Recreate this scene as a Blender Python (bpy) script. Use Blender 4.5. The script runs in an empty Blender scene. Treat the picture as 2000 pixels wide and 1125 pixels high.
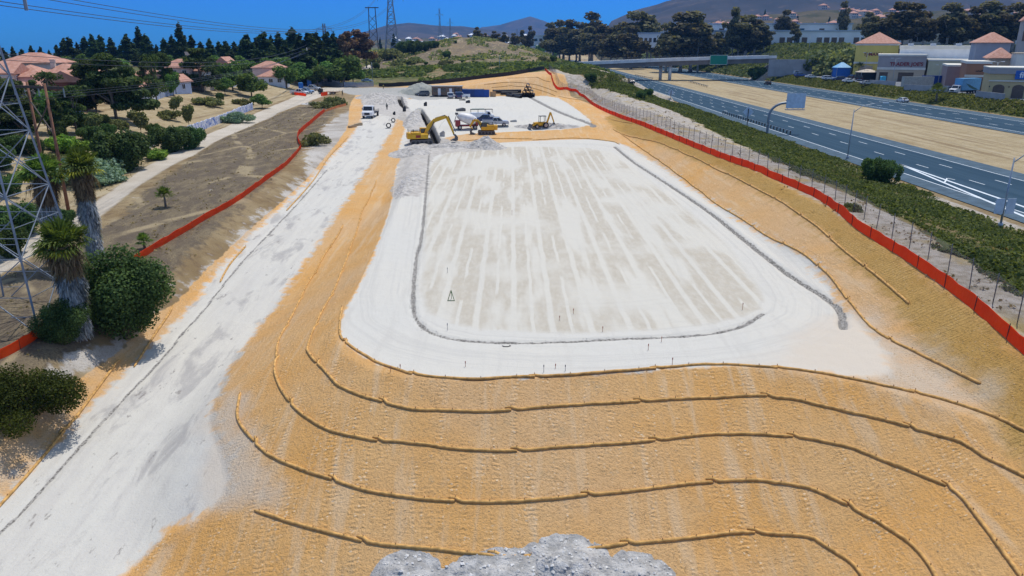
import bpy, math, random
import numpy as np
from mathutils import Vector, Matrix
PI = math.pi
rad = math.radians
sc = bpy.context.scene
C = sc.collection
# ------------------------------------------------------------------ camera
FPX = 1450.0; PITCH = rad(18.2); CAMZ = 18.5          # focal length in photo pixels, tilt, height over the pad
cam = bpy.data.cameras.new('camera'); co = bpy.data.objects.new('camera', cam); C.objects.link(co)
co.location = (0, 0, CAMZ); co.rotation_euler = (rad(90) - PITCH, 0, 0)
cam.sensor_width = 36; cam.lens = FPX / 2000 * 36; cam.clip_start = .5; cam.clip_end = 40000
sc.camera = co
# ------------------------------------------------------------------ world, sun, exposure
SUN_EL, SUN_AZ = rad(70), rad(32)                      # azimuth measured from +Y towards +X
w = bpy.data.worlds.new('World'); sc.world = w; w.use_nodes = True
wn = w.node_tree; wn.nodes.clear()
def wnode(t, **k):
    n = wn.nodes.new(t)
    for a, b in k.items(): setattr(n, a, b)
    return n
sky = wnode('ShaderNodeTexSky', sky_type='NISHITA', sun_disc=False, sun_elevation=SUN_EL, sun_rotation=SUN_AZ)
sky.altitude = 100; sky.air_density = 1.0; sky.dust_density = 0.3; sky.ozone_density = 3.0
tc = wnode('ShaderNodeTexCoord'); sx = wnode('ShaderNodeSeparateXYZ')
wn.links.new(tc.outputs['Generated'], sx.inputs[0])
rp = wnode('ShaderNodeValToRGB'); wn.links.new(sx.outputs[2], rp.inputs[0])
e = rp.color_ramp.elements                            # the clear deep blue of the low sky that day
e[0].position = 0.0; e[0].color = (0.03, 0.30, 0.93, 1)
e[1].position = 0.6; e[1].color = (1.25, 1.05, 0.85, 1)
k = e.new(0.09); k.color = (0.010, 0.25, 0.97, 1)
k = e.new(0.24); k.color = (0.75, 0.85, 0.95, 1)
mx = wnode('ShaderNodeMix', data_type='RGBA', blend_type='MULTIPLY'); mx.inputs[0].default_value = 1
wn.links.new(sky.outputs[0], mx.inputs[6]); wn.links.new(rp.outputs[0], mx.inputs[7])
bg = wnode('ShaderNodeBackground'); bg.inputs[1].default_value = 0.15
wn.links.new(mx.outputs[2], bg.inputs[0])
wo = wnode('ShaderNodeOutputWorld'); wn.links.new(bg.outputs[0], wo.inputs[0])
sl = bpy.data.lights.new('sun', 'SUN'); sl.energy = 3.2; sl.angle = rad(.5); sl.color = (1, .95, .88)
so = bpy.data.objects.new('sun', sl); C.objects.link(so)
sd_ = Vector((math.cos(SUN_EL) * math.sin(SUN_AZ), math.cos(SUN_EL) * math.cos(SUN_AZ), math.sin(SUN_EL)))
so.rotation_euler = sd_.to_track_quat('Z', 'Y').to_euler(); so.location = (0, 0, 60)
sc.view_settings.view_transform = 'Standard'; sc.view_settings.look = 'None'
sc.view_settings.exposure = 0.2; sc.view_settings.gamma = 1
# ------------------------------------------------------------------ value noise
_R = np.random.RandomState(7)
_T = _R.rand(256, 256)
def vn(x, y):
    xi = np.floor(x).astype(int); yi = np.floor(y).astype(int)
    fx = x - xi; fy = y - yi; fx = fx*fx*(3-2*fx); fy = fy*fy*(3-2*fy)
    a = _T[xi & 255, yi & 255]; b = _T[(xi+1) & 255, yi & 255]
    c = _T[xi & 255, (yi+1) & 255]; d = _T[(xi+1) & 255, (yi+1) & 255]
    return (a*(1-fx)+b*fx)*(1-fy) + (c*(1-fx)+d*fx)*fy
def fbm(x, y, o=4):
    s = 0; a = .5; t = 0
    for i in range(o):
        s = s + a*(vn(x*2**i+i*17.3, y*2**i+i*9.1)-.5); t += a; a *= .5
    return s/t*2
def sstep(t): t = np.clip(t, 0, 1); return t*t*(3-2*t)
def smax(a, b, k=.4):
    h = np.clip(.5+.5*(a-b)/k, 0, 1); return b*(1-h)+a*h + k*h*(1-h)
# ------------------------------------------------------------------ the lie of the land
def seg_sd(X, Y, poly, closed=True):
    """distance to a polygon, negative inside"""
    P = np.array(poly, float); n = len(P)
    d = np.full(X.shape, 1e18); s = np.ones(X.shape)
    rng = range(n) if closed else range(n-1)
    for i in rng:
        a = P[i]; b = P[(i+1) % n]; ex, ey = b-a
        wx = X-a[0]; wy = Y-a[1]
        t = np.clip((wx*ex+wy*ey)/(ex*ex+ey*ey+1e-12), 0, 1)
        d = np.minimum(d, (wx-ex*t)**2+(wy-ey*t)**2)
        if closed:
            c1 = Y >= a[1]; c2 = Y < b[1]; c3 = ex*wy > ey*wx
            s = np.where((c1 & c2 & c3) | (~c1 & ~c2 & ~c3), -s, s)
    return np.sqrt(d)*(s if closed else 1)
PAD = [(-8.8, 40.9), (-10.6, 43), (-11.8, 46), (-12.3, 50), (-12.4, 58), (-13.2, 75), (-14.5, 100), (-17, 130), (-20, 150), (-24, 175), (-26, 210), (-60, 240),
       (-60, 260), (17, 260), (60, 260), (60, 20), (24.4, 34), (22.7, 36.3), (20, 38.6), (16, 40.6), (12, 41.2), (5, 40.2), (0, 39.4), (-4, 39.2), (-7, 39.9)]
I = np.interp
def zroad(Y): return I(Y, [20, 34, 52, 72, 87, 115, 140, 170, 200, 260], [-7.6, -6.5, -4.6, -2.9, -1.7, -.6, .2, .9, 1.5, 1.5])
def znat(Y): return I(Y, [20, 49, 80, 110, 150, 200, 250, 340, 420], [-3.3, -1.8, -.2, .7, 1.3, 1.7, 2.2, 3, 4.5])
def xpath(Y): return I(Y, [20, 65, 93, 138, 217, 300, 400], [-42, -45, -49, -57, -66, -72, -80])
def xtoe(Y): return I(Y, [15, 40, 90, 150, 186, 283], [25.3, 25.1, 24.9, 22.5, 21, 19])
def crest(Y): return I(Y, [20, 38, 48, 70, 130, 180, 230, 270, 300, 340, 500], [1.6, 2.1, 2.5, 3.1, 3.0, 3.4, 5.0, 7.0, 8, 7, 5])
def HT(X, Y):
    X = np.asarray(X, float); Y = np.asarray(Y, float)
    d = seg_sd(X, Y, PAD)
    pad = np.where(Y < 150, 0, 0) + 1.5*sstep((Y-(160+.0*X))/7)*sstep((X+24)/8)
    pad = np.where(X < -16, np.minimum(pad+9, I(Y, [100, 150, 190, 210], [0, .3, 1.3, 1.5])), pad)
    z = pad - np.clip(d, 0, 60)*.5
    zr = zroad(Y) + .10*np.clip(-20-X, 0, 20)*0
    z = smax(z, np.where(X < 6, zr, np.maximum(-11, zr)), .6)
    # left bank up to the natural ground
    nat = znat(Y) + .35*fbm(X/14, Y/14) + np.clip(-36-X, 0, 30)*.012*np.clip((90-Y)/60, 0, 1)
    t = np.clip((-28.6-X)/5.5, 0, 1); zl = zroad(Y)*(1-sstep(t)) + nat*sstep(t)
    hill = np.clip((xpath(Y)-7-X)*.24, 0, None); hill = 7.0*(1-np.exp(-hill/5.5))*sstep((Y-55)/50)
    zl = zl + hill
    z = np.where(X < -28.6, zl, z)
    # right cut slope up to the fence, then gently down to the freeway
    rs = (X-xtoe(Y))*.5; cr = crest(Y)
    top = cr + .25*fbm(X/6, Y/6)
    xc = xtoe(Y)+2*cr
    down = top*(1-sstep((X-xc-3)/np.maximum(54-xc-3, 4)))
    right = np.where(X < xc, np.minimum(rs, top), down)
    right = np.where(X > 54, -.06, right)
    z = np.where((X > xtoe(Y)-3) | ((X > 0) & (Y < 45)), smax(z, right, .35), z)
    z = np.where(X > 27, right, z)
    # cut slope at the far end
    hc = I(X, [-70, -50, -20, 15, 24], [0, .3, 2.6, 6.6, 6.6])
    bk = 1.5 + np.minimum(np.clip((Y-258)*.5, 0, 40), hc)
    far = 1.5*np.clip(1-(Y-300)/60, 0, 1)*0+1.5
    far = bk + np.clip((Y-330)/60, 0, 1)*(4-hc*.6)
    m = (Y > 256) & (X > -62) & (X < 54)
    fz = np.where(X > xtoe(Y)+2*cr, np.minimum(far, down+1.5), np.where(X > xtoe(Y), np.maximum(bk, right), far))
    fz = np.minimum(fz, np.where(X > 20, 1.5+(54-X)*.4, 99))
    b = sstep((Y-256)/3)
    z = np.where(m, z*(1-b)+fz*b, z)
    bl = sstep((-X-50)/20)*(Y > 250)*(X > -72)
    z = np.where(bl > 0, np.where(X < -62, z, z*(1-bl)+(znat(Y))*bl), z)
    # dry hill beyond the street
    z = z + 13.6*np.exp(-((X+48)/58)**2-((Y-600)/110)**2)*(X < 50)*sstep((54-X)/40)
    z = z + 6*np.exp(-((X+20)/40)**2-((Y-700)/200)**2)*sstep((50-X)/40)
    # bridge approach bank on the left
    z = np.maximum(z, np.where((X < 54) & (X > -30) & (np.abs(Y-415) < 24), (8.3-np.clip(np.abs(Y-415)-8, 0, 30)*.5)*sstep((49-X)/11)*sstep((X+30)/40), -99))
    # freeway trough and the right side
    z = np.where((X > 54) & (X <= 133), -.06, z)
    A = np.clip((X-133.5)/3.0, 0, 18.2)
    cap = 3+np.clip((Y-(402+(X-150)*.1))/3, 0, 15.2)
    R = np.where(Y < 396, np.minimum(A, 3), np.minimum(A, cap))
    R = R + sstep((X-190)/60)*sstep((Y-420)/60)*1.2*fbm(X/40, Y/40)
    R = R + .5*fbm(X/6, Y/6)*np.clip(A/6, 0, 1)*(Y > 400)
    z = np.where(X > 133, np.maximum(R, -.06), z)
    # distance
    rr = np.clip((Y-900)/2500, 0, 1)
    z = z*(1-rr) + rr*(8+22*fbm(X/700, Y/700)*np.clip((Y-900)/3000, 0, 1)+14*rr*(X > -900))
    z = z - 90*sstep((Y-430)/500)*sstep((-X/np.maximum(Y, 1)-.24)/.06)
    return z
# trenches dug into the site (pixel traces of the photograph, set on the ground below)
CF, SF = math.cos(PITCH), math.sin(PITCH)
def ray(px, py):
    u = (px-1000)/FPX; v = (562.5-py)/FPX
    return np.array([u, CF+v*SF, -SF+v*CF])
_TS = np.concatenate([np.arange(20, 300, .5), np.geomspace(300, 9000, 900)])
def at(px, py, zoff=None):
    """the point of the ground seen at a pixel of the photograph"""
    d = ray(px, py)
    if zoff is not None:
        t = (zoff-CAMZ)/d[2]; return (d[0]*t, d[1]*t, zoff)
    P = _TS[:, None]*d; zz = CAMZ+P[:, 2]; h = HT(P[:, 0], P[:, 1])
    b = np.nonzero(zz < h)[0]
    if len(b) == 0: i = len(_TS)-1; return (P[i, 0], P[i, 1], float(h[i]))
    i = max(b[0], 1); a = (zz[i-1]-h[i-1]); c = (h[i]-zz[i]); t = _TS[i-1]+(_TS[i]-_TS[i-1])*a/(a+c+1e-9)
    x, y = d[0]*t, d[1]*t
    return (x, y, float(HT(x, y)))
def atY(px, py, Y):
    d = ray(px, py); t = Y/d[1]; return (d[0]*t, Y, CAMZ+d[2]*t)
def W(pts, it=1):
    P = [np.array(at(*p)[:2]) for p in pts]
    for _ in range(it): P = [q for i in range(len(P)) for q in (P[i]*.8+P[(i+1) % len(P)]*.2, P[i]*.2+P[(i+1) % len(P)]*.8)]
    return [tuple(q) for q in P]
def smooth_line(p, step=.5):
    """Catmull-Rom through plan points, resampled"""
    P = [np.array(q, float) for q in p]; P = [2*P[0]-P[1]]+P+[2*P[-1]-P[-2]]; out = []
    for i in range(1, len(P)-2):
        a, b, c, d = P[i-1:i+3]; L = max(np.linalg.norm(c-b), 1e-6); n = max(2, int(L/step))
        for k in range(n):
            t = k/n; out.append(.5*((2*b)+(c-a)*t+(2*a-5*b+4*c-d)*t*t+(3*b-a-3*c+d)*t**3))
    out.append(P[-2]); return np.array(out)
# ------------------------------------------------------------------ materials
class NT:
    def __init__(s, m):
        s.t = m.node_tree; s.L = s.t.links
    def n(s, ty, **k):
        q = s.t.nodes.new(ty)
        for a, b in k.items(): setattr(q, a, b)
        return q
    def put(s, sock, v):
        if isinstance(v, bpy.types.NodeSocket): s.L.new(v, sock)
        else: sock.default_value = v
    def math(s, op, a, b=0.0, c=None, clamp=False):
        q = s.n('ShaderNodeMath', operation=op, use_clamp=clamp); s.put(q.inputs[0], a); s.put(q.inputs[1], b)
        if c is not None: s.put(q.inputs[2], c)
        return q.outputs[0]
    def noise(s, scale, detail=3, vec=None, rough=.55, dist=0):
        q = s.n('ShaderNodeTexNoise'); q.inputs['Scale'].default_value = scale; q.inputs['Detail'].default_value = detail
        q.inputs['Roughness'].default_value = rough; q.inputs['Distortion'].default_value = dist
        if vec is not None: s.L.new(vec, q.inputs['Vector'])
        return q.outputs[0]
    def voro(s, scale, vec=None, feat='F1', out=0):
        q = s.n('ShaderNodeTexVoronoi', feature=feat); q.inputs['Scale'].default_value = scale
        if vec is not None: s.L.new(vec, q.inputs['Vector'])
        return q.outputs[out]
    def mix(s, f, a, b, bt='MIX'):
        q = s.n('ShaderNodeMix', data_type='RGBA', blend_type=bt); s.put(q.inputs[0], f)
        for i, v in ((6, a), (7, b)):
            if isinstance(v, tuple) and len(v) == 3: v = v+(1,)
            s.put(q.inputs[i], v)
        return q.outputs[2]
    def step(s, v, lo, hi):
        q = s.n('ShaderNodeMapRange', interpolation_type='SMOOTHSTEP'); s.put(q.inputs[0], v)
        q.inputs[1].default_value = lo; q.inputs[2].default_value = hi; return q.outputs[0]
    def scalev(s, vec, v):
        q = s.n('ShaderNodeVectorMath', operation='MULTIPLY'); s.L.new(vec, q.inputs[0]); q.inputs[1].default_value = v; return q.outputs[0]
    def bump(s, h, dist, strength=1.0):
        q = s.n('ShaderNodeBump'); s.L.new(h, q.inputs['Height']); q.inputs['Distance'].default_value = dist; q.inputs['Strength'].default_value = strength
        return q.outputs[0]
def newmat(name):
    m = bpy.data.materials.new(name); m.use_nodes = True; nt = NT(m); nt.p = m.node_tree.nodes['Principled BSDF']; return m, nt
MATS = {}
def mat(name, col, rough=.6, metal=0, var=.12, vs=1.5, bump=0, bs=20, spec=.5, alpha=None):
    """plain paint, metal, stucco...: base colour with a little uneven wear"""
    if name in MATS: return MATS[name]
    m, t = newmat(name); p = t.p
    g = t.n('ShaderNodeTexCoord').outputs['Object']
    a = tuple(c*(1-var) for c in col); b = tuple(min(1, c*(1+var)) for c in col)
    c = t.mix(t.step(t.noise(vs, 4, g), .3, .7), a, b)
    t.L.new(c, p.inputs['Base Color']); p.inputs['Roughness'].default_value = rough; p.inputs['Metallic'].default_value = metal
    p.inputs['Specular IOR Level'].default_value = spec
    if bump: t.L.new(t.bump(t.noise(bs, 3, g), bump), p.inputs['Normal'])
    if alpha is not None: p.inputs['Alpha'].default_value = alpha
    MATS[name] = m; return m
def leafmat(name, dark, light, scale=1.2, trans=.25):
    if name in MATS: return MATS[name]
    m, t = newmat(name); p = t.p
    g = t.n('ShaderNodeTexCoord').outputs['Object']; oi = t.n('ShaderNodeObjectInfo').outputs['Random']
    geo = t.n('ShaderNodeNewGeometry')
    f = t.math('ADD', t.math('MULTIPLY', t.noise(scale, 3, g), .6), t.math('MULTIPLY', geo.outputs['Random Per Island'], .45))
    c = t.mix(t.step(f, .3, .8), dark, light)
    h = t.n('ShaderNodeHueSaturation'); t.L.new(c, h.inputs['Color']); t.L.new(t.math('MULTIPLY_ADD', oi, .5, .78), h.inputs['Value'])
    t.L.new(t.math('MULTIPLY_ADD', oi, .04, .48), h.inputs['Hue'])
    t.L.new(h.outputs[0], p.inputs['Base Color']); p.inputs['Roughness'].default_value = .75; p.inputs['Specular IOR Level'].default_value = .15
    tl = t.n('ShaderNodeBsdfTranslucent'); t.L.new(t.mix(1.0, h.outputs[0], (1.25, 1.2, .6), 'MULTIPLY'), tl.inputs[0]); ms = t.n('ShaderNodeMixShader'); ms.inputs[0].default_value = .38
    t.L.new(p.outputs[0], ms.inputs[1]); t.L.new(tl.outputs[0], ms.inputs[2]); t.L.new(ms.outputs[0], [q for q in t.t.nodes if q.type == 'OUTPUT_MATERIAL'][0].inputs[0])
    MATS[name] = m; return m
# the ground: one material, its regions carried by masks that are ragged by noise
gm, t = newmat('earth'); p = t.p
pos = t.n('ShaderNodeNewGeometry').outputs['Position']
def attr(nm):
    a = t.n('ShaderNodeAttribute', attribute_name=nm); s = t.n('ShaderNodeSeparateColor'); t.L.new(a.outputs['Color'], s.inputs[0])
    return [s.outputs[0], s.outputs[1], s.outputs[2], a.outputs['Alpha']]
A1, A2, A3 = attr('mA'), attr('mB'), attr('mC')
nS = t.noise(1.1, 5, pos); nM = t.noise(.22, 5, pos); nL = t.noise(.045, 4, pos); nF = t.noise(7, 4, pos, .65); nG = t.noise(24, 2, pos)
edge = t.math('MULTIPLY', t.math('SUBTRACT', nS, .5), .9)
edge2 = t.math('MULTIPLY', t.math('SUBTRACT', nM, .5), 1.8)
def lay(base, mask, col, amp=1.0, amp2=0.0, soft=.08):
    v = t.math('MULTIPLY_ADD', edge, amp, mask)
    if amp2: v = t.math('MULTIPLY_ADD', edge2, amp2, v)
    return t.mix(t.step(v, .5-soft, .5+soft), base, col)
# dry native ground
dry = t.mix(t.step(nM, .35, .65), (.25, .18, .095), (.36, .28, .16)); dry = t.mix(t.step(nS, .45, .75), dry, (.19, .13, .075))
far_dry = dry
greens = t.mix(t.step(t.noise(.5, 5, pos), .35, .7), (.06, .085, .025), (.13, .14, .05)); greens = t.mix(t.step(nL, .5, .68), greens, (.19, .155, .07))
grass = t.mix(t.step(nM, .35, .7), (.44, .355, .215), (.36, .28, .16)); grass = t.mix(t.step(nS, .5, .8), grass, (.22, .16, .08)); grass = t.mix(t.math('MULTIPLY', t.step(t.noise(1.0, 6, t.scalev(pos, (.42, .012, 1)), .75), .5, .62), .7), grass, (.22, .155, .085)); grass = t.mix(t.math('MULTIPLY', t.step(t.noise(1.0, 5, t.scalev(pos, (.5, .02, 1)), .7), .52, .3), .6), grass, (.52, .44, .30))
track = t.noise(.5, 6, t.scalev(pos, (1.3, .5, 1)), .72, .5)
mow = t.mix(t.step(track, .42, .62), (.15, .12, .088), (.25, .20, .125)); mow = t.mix(t.step(nF, .40, .75), mow, (.115, .092, .065)); mwv = t.n('ShaderNodeTexVoronoi', feature='DISTANCE_TO_EDGE'); t.L.new(t.scalev(pos, (1, .35, 1)), mwv.inputs['Vector']); mwv.inputs['Scale'].default_value = .09; mow = t.mix(t.math('MULTIPLY', t.step(mwv.outputs[0], .035, .01), t.step(nM, .4, .6)), mow, (.36, .29, .18)); mow = t.mix(t.math('MULTIPLY', t.step(t.noise(3.0, 5, t.scalev(pos, (.5, 1.5, 1)), .75), .55, .7), .6), mow, (.34, .28, .17))
gray = t.mix(t.step(nM, .35, .65), (.40, .36, .31), (.58, .55, .50)); gray = t.mix(t.step(nF, .45, .75), gray, (.30, .26, .21))
sand = t.mix(t.step(nS, .35, .7), (.50, .455, .40), (.31, .27, .21)); sand = t.mix(t.step(nM, .5, .7), sand, (.42, .32, .14))
sand = t.mix(t.step(t.noise(3.2, 5, pos, .7), .6, .75), sand, (.16, .12, .07))
path = t.mix(t.step(nM, .3, .7), (.50, .44, .355), (.60, .54, .45))
# hydroseeded erosion slopes: straw-orange with pale clods and downhill roller marks
org = t.mix(t.step(nM, .32, .68), (.69, .375, .12), (.70, .43, .185)); org = t.mix(t.step(nL, .42, .66), org, (.65, .43, .23))
org = t.mix(t.step(nF, .46, .74), org, (.52, .31, .135))
org = t.mix(t.math('MULTIPLY', t.step(t.noise(1.0, 4, t.scalev(pos, (1.1, .10, .2)), .6, .3), .5, .68), .6), org, (.68, .50, .31)); org = t.mix(t.math('MULTIPLY', t.step(t.noise(.5, 5, pos, .7), .58, .7), .5), org, (.50, .36, .20)); cl = t.voro(3.6, t.scalev(pos, (1, 1.5, 1))); ladder = t.step(t.noise(1.0, 4, t.scalev(pos, (1.6, .2, .3)), .7, .6), .47, .66); org = t.mix(t.math('MULTIPLY', t.math('MULTIPLY', t.step(cl, .34, .18), .85), ladder), org, (.78, .62, .42)); org = t.mix(t.math('MULTIPLY', t.step(t.noise(2.6, 5, pos, .75), .56, .68), .55), org, (.40, .255, .12))
och = t.mix(t.step(nM, .32, .68), (.45, .265, .075), (.53, .335, .115)); och = t.mix(t.step(nF, .48, .72), och, (.27, .17, .05))
wv = t.n('ShaderNodeTexWave'); t.L.new(pos, wv.inputs['Vector']); wv.inputs['Scale'].default_value = .9; wv.inputs['Distortion'].default_value = 5
wv.bands_direction = 'Y'
och = t.mix(t.math('MULTIPLY', t.step(wv.outputs[1], .7, .95), t.math('MULTIPLY', t.step(nM, .45, .6), .5)), och, (.25, .155, .045)); och = t.mix(t.math('MULTIPLY', t.step(t.noise(1.0, 5, t.scalev(pos, (1.6, .8, 1)), .75), .55, .68), .6), och, (.27, .17, .055))
och = t.mix(t.math('MULTIPLY', t.step(cl, .2, .08), t.step(nM, .5, .62)), och, (.66, .50, .30))
# white graded fill
stv = t.noise(.8, 4, t.scalev(pos, (1.3, .12, 1)), .6, .6)
wht = t.mix(t.step(nL, .35, .65), (.575, .56, .51), (.60, .575, .51)); wht = t.mix(t.math('MULTIPLY', t.step(stv, .5, .72), .45), wht, (.50, .48, .435))
wht = t.mix(t.math('MULTIPLY', t.step(nF, .5, .75), .35), wht, (.47, .44, .39))
dA = t.n('ShaderNodeAttribute', attribute_name='mE'); dS = t.n('ShaderNodeSeparateColor'); t.L.new(dA.outputs['Color'], dS.inputs[0]); dC = t.n('ShaderNodeCombineXYZ'); t.L.new(t.math('MULTIPLY', dS.outputs[0], 2.2), dC.inputs[0]); t.L.new(t.math('MULTIPLY', nL, 3.0), dC.inputs[1])
ruts = t.noise(1.0, 4, dC.outputs[0], .7); wht = t.mix(t.math('MULTIPLY', t.step(ruts, .48, .66), t.math('MULTIPLY', t.step(dS.outputs[0], 9, 5), .6)), wht, (.50, .485, .445))
wht = t.mix(t.math('MULTIPLY', t.step(t.noise(2.4, 6, pos, .75), .54, .7), .4), wht, (.47, .45, .40))
# damp rolled panels between the grader's lanes
px_ = t.n('ShaderNodeSeparateXYZ'); t.L.new(pos, px_.inputs[0])
xx = t.math('ADD', px_.outputs[0], t.math('MULTIPLY', t.math('SUBTRACT', t.noise(.25, 2, t.scalev(pos, (.2, 1, 1))), .5), .35))
fr = t.math('FRACT', t.math('DIVIDE', xx, 2.65))
lane = t.math('MULTIPLY', t.step(fr, .10, .17), t.step(fr, 1.0, .93))
lane2 = t.step(t.math('ABSOLUTE', t.math('SUBTRACT', fr, .55)), .035, .06)
lane2 = t.math('MAXIMUM', lane2, t.step(t.noise(.35, 2, t.scalev(pos, (.6, .2, 1))), .5, .56))
pan = t.math('MULTIPLY', t.step(t.noise(1.0, 3, t.scalev(pos, (.38, .045, 1)), .55, .1), .38, .52), t.step(t.noise(1.0, 3, t.scalev(pos, (.09, .07, 1)), .5), .33, .5))
pan = t.math('MULTIPLY', t.math('MULTIPLY', t.math('MULTIPLY', lane, lane2), pan), t.step(t.math('MULTIPLY_ADD', edge, .5, A3[0]), .3, .7))
pan = t.math('MULTIPLY', pan, t.math('MULTIPLY_ADD', t.step(t.noise(2.2, 4, t.scalev(pos, (1, .3, 1)), .7), .35, .6), .45, .55))
wht = t.mix(t.math('MULTIPLY', t.step(A3[0], .3, .7), .5), wht, (.58, .55, .47))
wht = t.mix(t.math('MULTIPLY', pan, .85), wht, (.455, .41, .33))
# blue-grey worked patches of the haul road
rp1 = t.noise(.55, 5, t.scalev(pos, (1, .3, 1)), .65, .4)
rd = t.mix(t.math('MULTIPLY', t.step(t.noise(1.0, 5, t.scalev(pos, (1.3, .07, 1)), .6, .2), .38, .72), .5), wht, (.49, .47, .44)); rd = t.mix(t.math('MULTIPLY', t.step(rp1, .52, .66), .75), rd, (.36, .345, .33))
rd = t.mix(t.math('MULTIPLY', t.step(t.noise(1.3, 5, t.scalev(pos, (1, .4, 1)), .7), .62, .68), .8), rd, (.26, .24, .22))
spoil = t.mix(t.step(nS, .35, .65), (.50, .475, .435), (.40, .37, .33)); spoil = t.mix(t.step(nF, .45, .7), spoil, (.52, .49, .45))
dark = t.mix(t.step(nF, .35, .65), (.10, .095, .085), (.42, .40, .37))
col = lay(dry, A3[3], grass, 1, .4)
col = lay(col, A2[1], greens, 1, .6)
col = lay(col, A2[2], mow, 1, .5, .2)
col = lay(col, A2[3], sand, 1, .5, .1)
col = lay(col, A2[0], path, .35, 0, .2)
col = lay(col, A1[3], gray, 1.2, .9, .12)
col = lay(col, A1[1], org, .6, .15, .05)
col = lay(col, A1[2], och, 1, .5, .25)
col = lay(col, A1[0], t.mix(t.step(A3[2], .4, .6), wht, rd), .9, .3, .12)
col = lay(col, A2[0], col, 0, 0, .2)
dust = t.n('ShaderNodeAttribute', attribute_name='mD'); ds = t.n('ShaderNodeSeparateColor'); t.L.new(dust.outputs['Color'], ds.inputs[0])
col = t.mix(t.math('MULTIPLY', t.step(t.math('MULTIPLY_ADD', edge2, .8, ds.outputs[0]), .2, .8), .75), col, (.58, .505, .41))
col = lay(col, ds.outputs[1], spoil, 1.3, .3, .1)
gravel = t.mix(t.step(nF, .4, .6), (.34, .335, .31), (.45, .44, .41))
col = lay(col, ds.outputs[2], gravel, .8, 0, .1)
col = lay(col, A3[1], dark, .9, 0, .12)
col = t.mix(t.step(dust.outputs['Alpha'], .4, .6), col, (.035, .033, .03))  # moist trench soil, coloured near-black to carry the slot's shade as well
t.L.new(col, p.inputs['Base Color']); p.inputs['Roughness'].default_value = .95; p.inputs['Specular IOR Level'].default_value = .1
rough_amt = t.math('SUBTRACT', 1.0, t.math('MULTIPLY', t.step(A1[0], .4, .6), .72))
ldr = t.n('ShaderNodeTexWave'); t.L.new(pos, ldr.inputs['Vector']); ldr.bands_direction = 'Y'; ldr.inputs['Scale'].default_value = 1.25; ldr.inputs['Distortion'].default_value = 6.0; ldr.inputs['Detail'].default_value = 3; ldr.inputs['Detail Scale'].default_value = 1.6
hgt0 = t.math('MULTIPLY', t.math('MULTIPLY', t.math('MULTIPLY', ldr.outputs[1], ladder), .20), t.math('MULTIPLY', t.step(A1[1], .4, .6), t.step(A1[0], .55, .35)))
hgt = t.math('ADD', t.math('MULTIPLY', nS, .35), t.math('ADD', t.math('MULTIPLY', nF, .5), t.math('MULTIPLY', nG, .25)))
t.L.new(t.bump(t.math('MULTIPLY', t.math('ADD', hgt, hgt0), rough_amt), .3, .85), p.inputs['Normal'])
# ------------------------------------------------------------------ regions, traced on the photograph and laid on the ground
ORG = W([(-90, 960), (90, 775), (235, 690), (262, 650), (305, 612), (345, 590), (385, 545), (430, 500), (520, 420), (600, 350), (655, 285), (680, 250), (682, 205), (700, 180), (745, 172), (860, 163), (1065, 137),
         (1110, 172), (1160, 205), (1250, 243), (1300, 264), (1400, 305), (1500, 345), (1640, 420), (1750, 495), (1850, 565), (2000, 690), (2200, 860), (2300, 1500), (-200, 1500)])
WHT = W([(668, 620), (664, 648), (672, 668), (702, 694), (742, 714), (820, 735), (912, 745), (1010, 740), (1200, 728), (1385, 716), (1500, 716), (1590, 727), (1660, 736), (1715, 737), (1745, 722), (1735, 690), (1695, 648), (1640, 590), (1590, 514), (1500, 462), (1390, 395), (1300, 328),
         (1215, 278), (1140, 271), (1000, 277), (900, 285), (830, 285), (775, 312), (765, 400), (737, 480), (700, 560)])
WHT2 = W([(783, 205), (800, 192), (860, 189), (1000, 188), (1085, 187), (1115, 205), (1165, 243), (1125, 251), (1010, 257), (890, 262), (830, 285), (776, 300), (790, 255), (798, 235)])
WRD = W([(-90, 1070), (0, 985), (60, 915), (140, 835), (330, 645), (430, 520), (560, 393), (640, 315), (690, 262), (705, 240), (712, 195), (720, 180), (790, 178), (800, 195), (782, 225), (760, 262), (738, 300), (690, 370), (640, 450), (572, 550), (520, 625), (455, 710), (420, 790), (415, 830),
         (440, 895), (452, 950), (400, 1010), (320, 1045), (255, 1115), (200, 1200), (-200, 1500)])
OCH = W([(1175, 228), (1200, 252), (1290, 281), (1390, 326), (1500, 382), (1590, 442), (1650, 496), (1720, 560), (1760, 620), (1800, 690), (1880, 760), (1960, 850), (2060, 980), (2200, 1100), (2400, 900), (2020, 700), (1850, 562), (1640, 417), (1500, 342), (1300, 262), (1200, 222)])
MOW = W([(120, 480), (215, 440), (280, 380), (420, 275), (560, 215), (640, 195), (660, 215), (600, 280), (560, 330), (430, 440), (330, 540), (290, 600), (230, 640), (140, 700), (-60, 800), (-100, 600)])
GRY = W([(280, 640), (350, 560), (470, 460), (560, 375), (610, 320), (600, 290), (640, 240), (720, 190), (720, 260), (660, 300), (560, 400), (430, 520), (340, 600), (310, 615)])
GRY2 = W([(70, 745), (150, 690), (235, 655), (250, 660), (235, 700), (160, 720), (110, 750)])
PTH = W([(-60, 570), (0, 535), (150, 458), (215, 408), (290, 350), (400, 290), (480, 250), (560, 214), (620, 192), (650, 180), (700, 172), (640, 170), (595, 180), (550, 200), (470, 235), (385, 270), (290, 322), (215, 375), (140, 425), (-60, 510)])
PAN = W([(842, 300), (1000, 285), (1185, 290), (1240, 330), (1330, 400), (1430, 490), (1490, 575), (1480, 610), (1350, 640), (1100, 652), (900, 640), (822, 600), (830, 480)])
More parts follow.
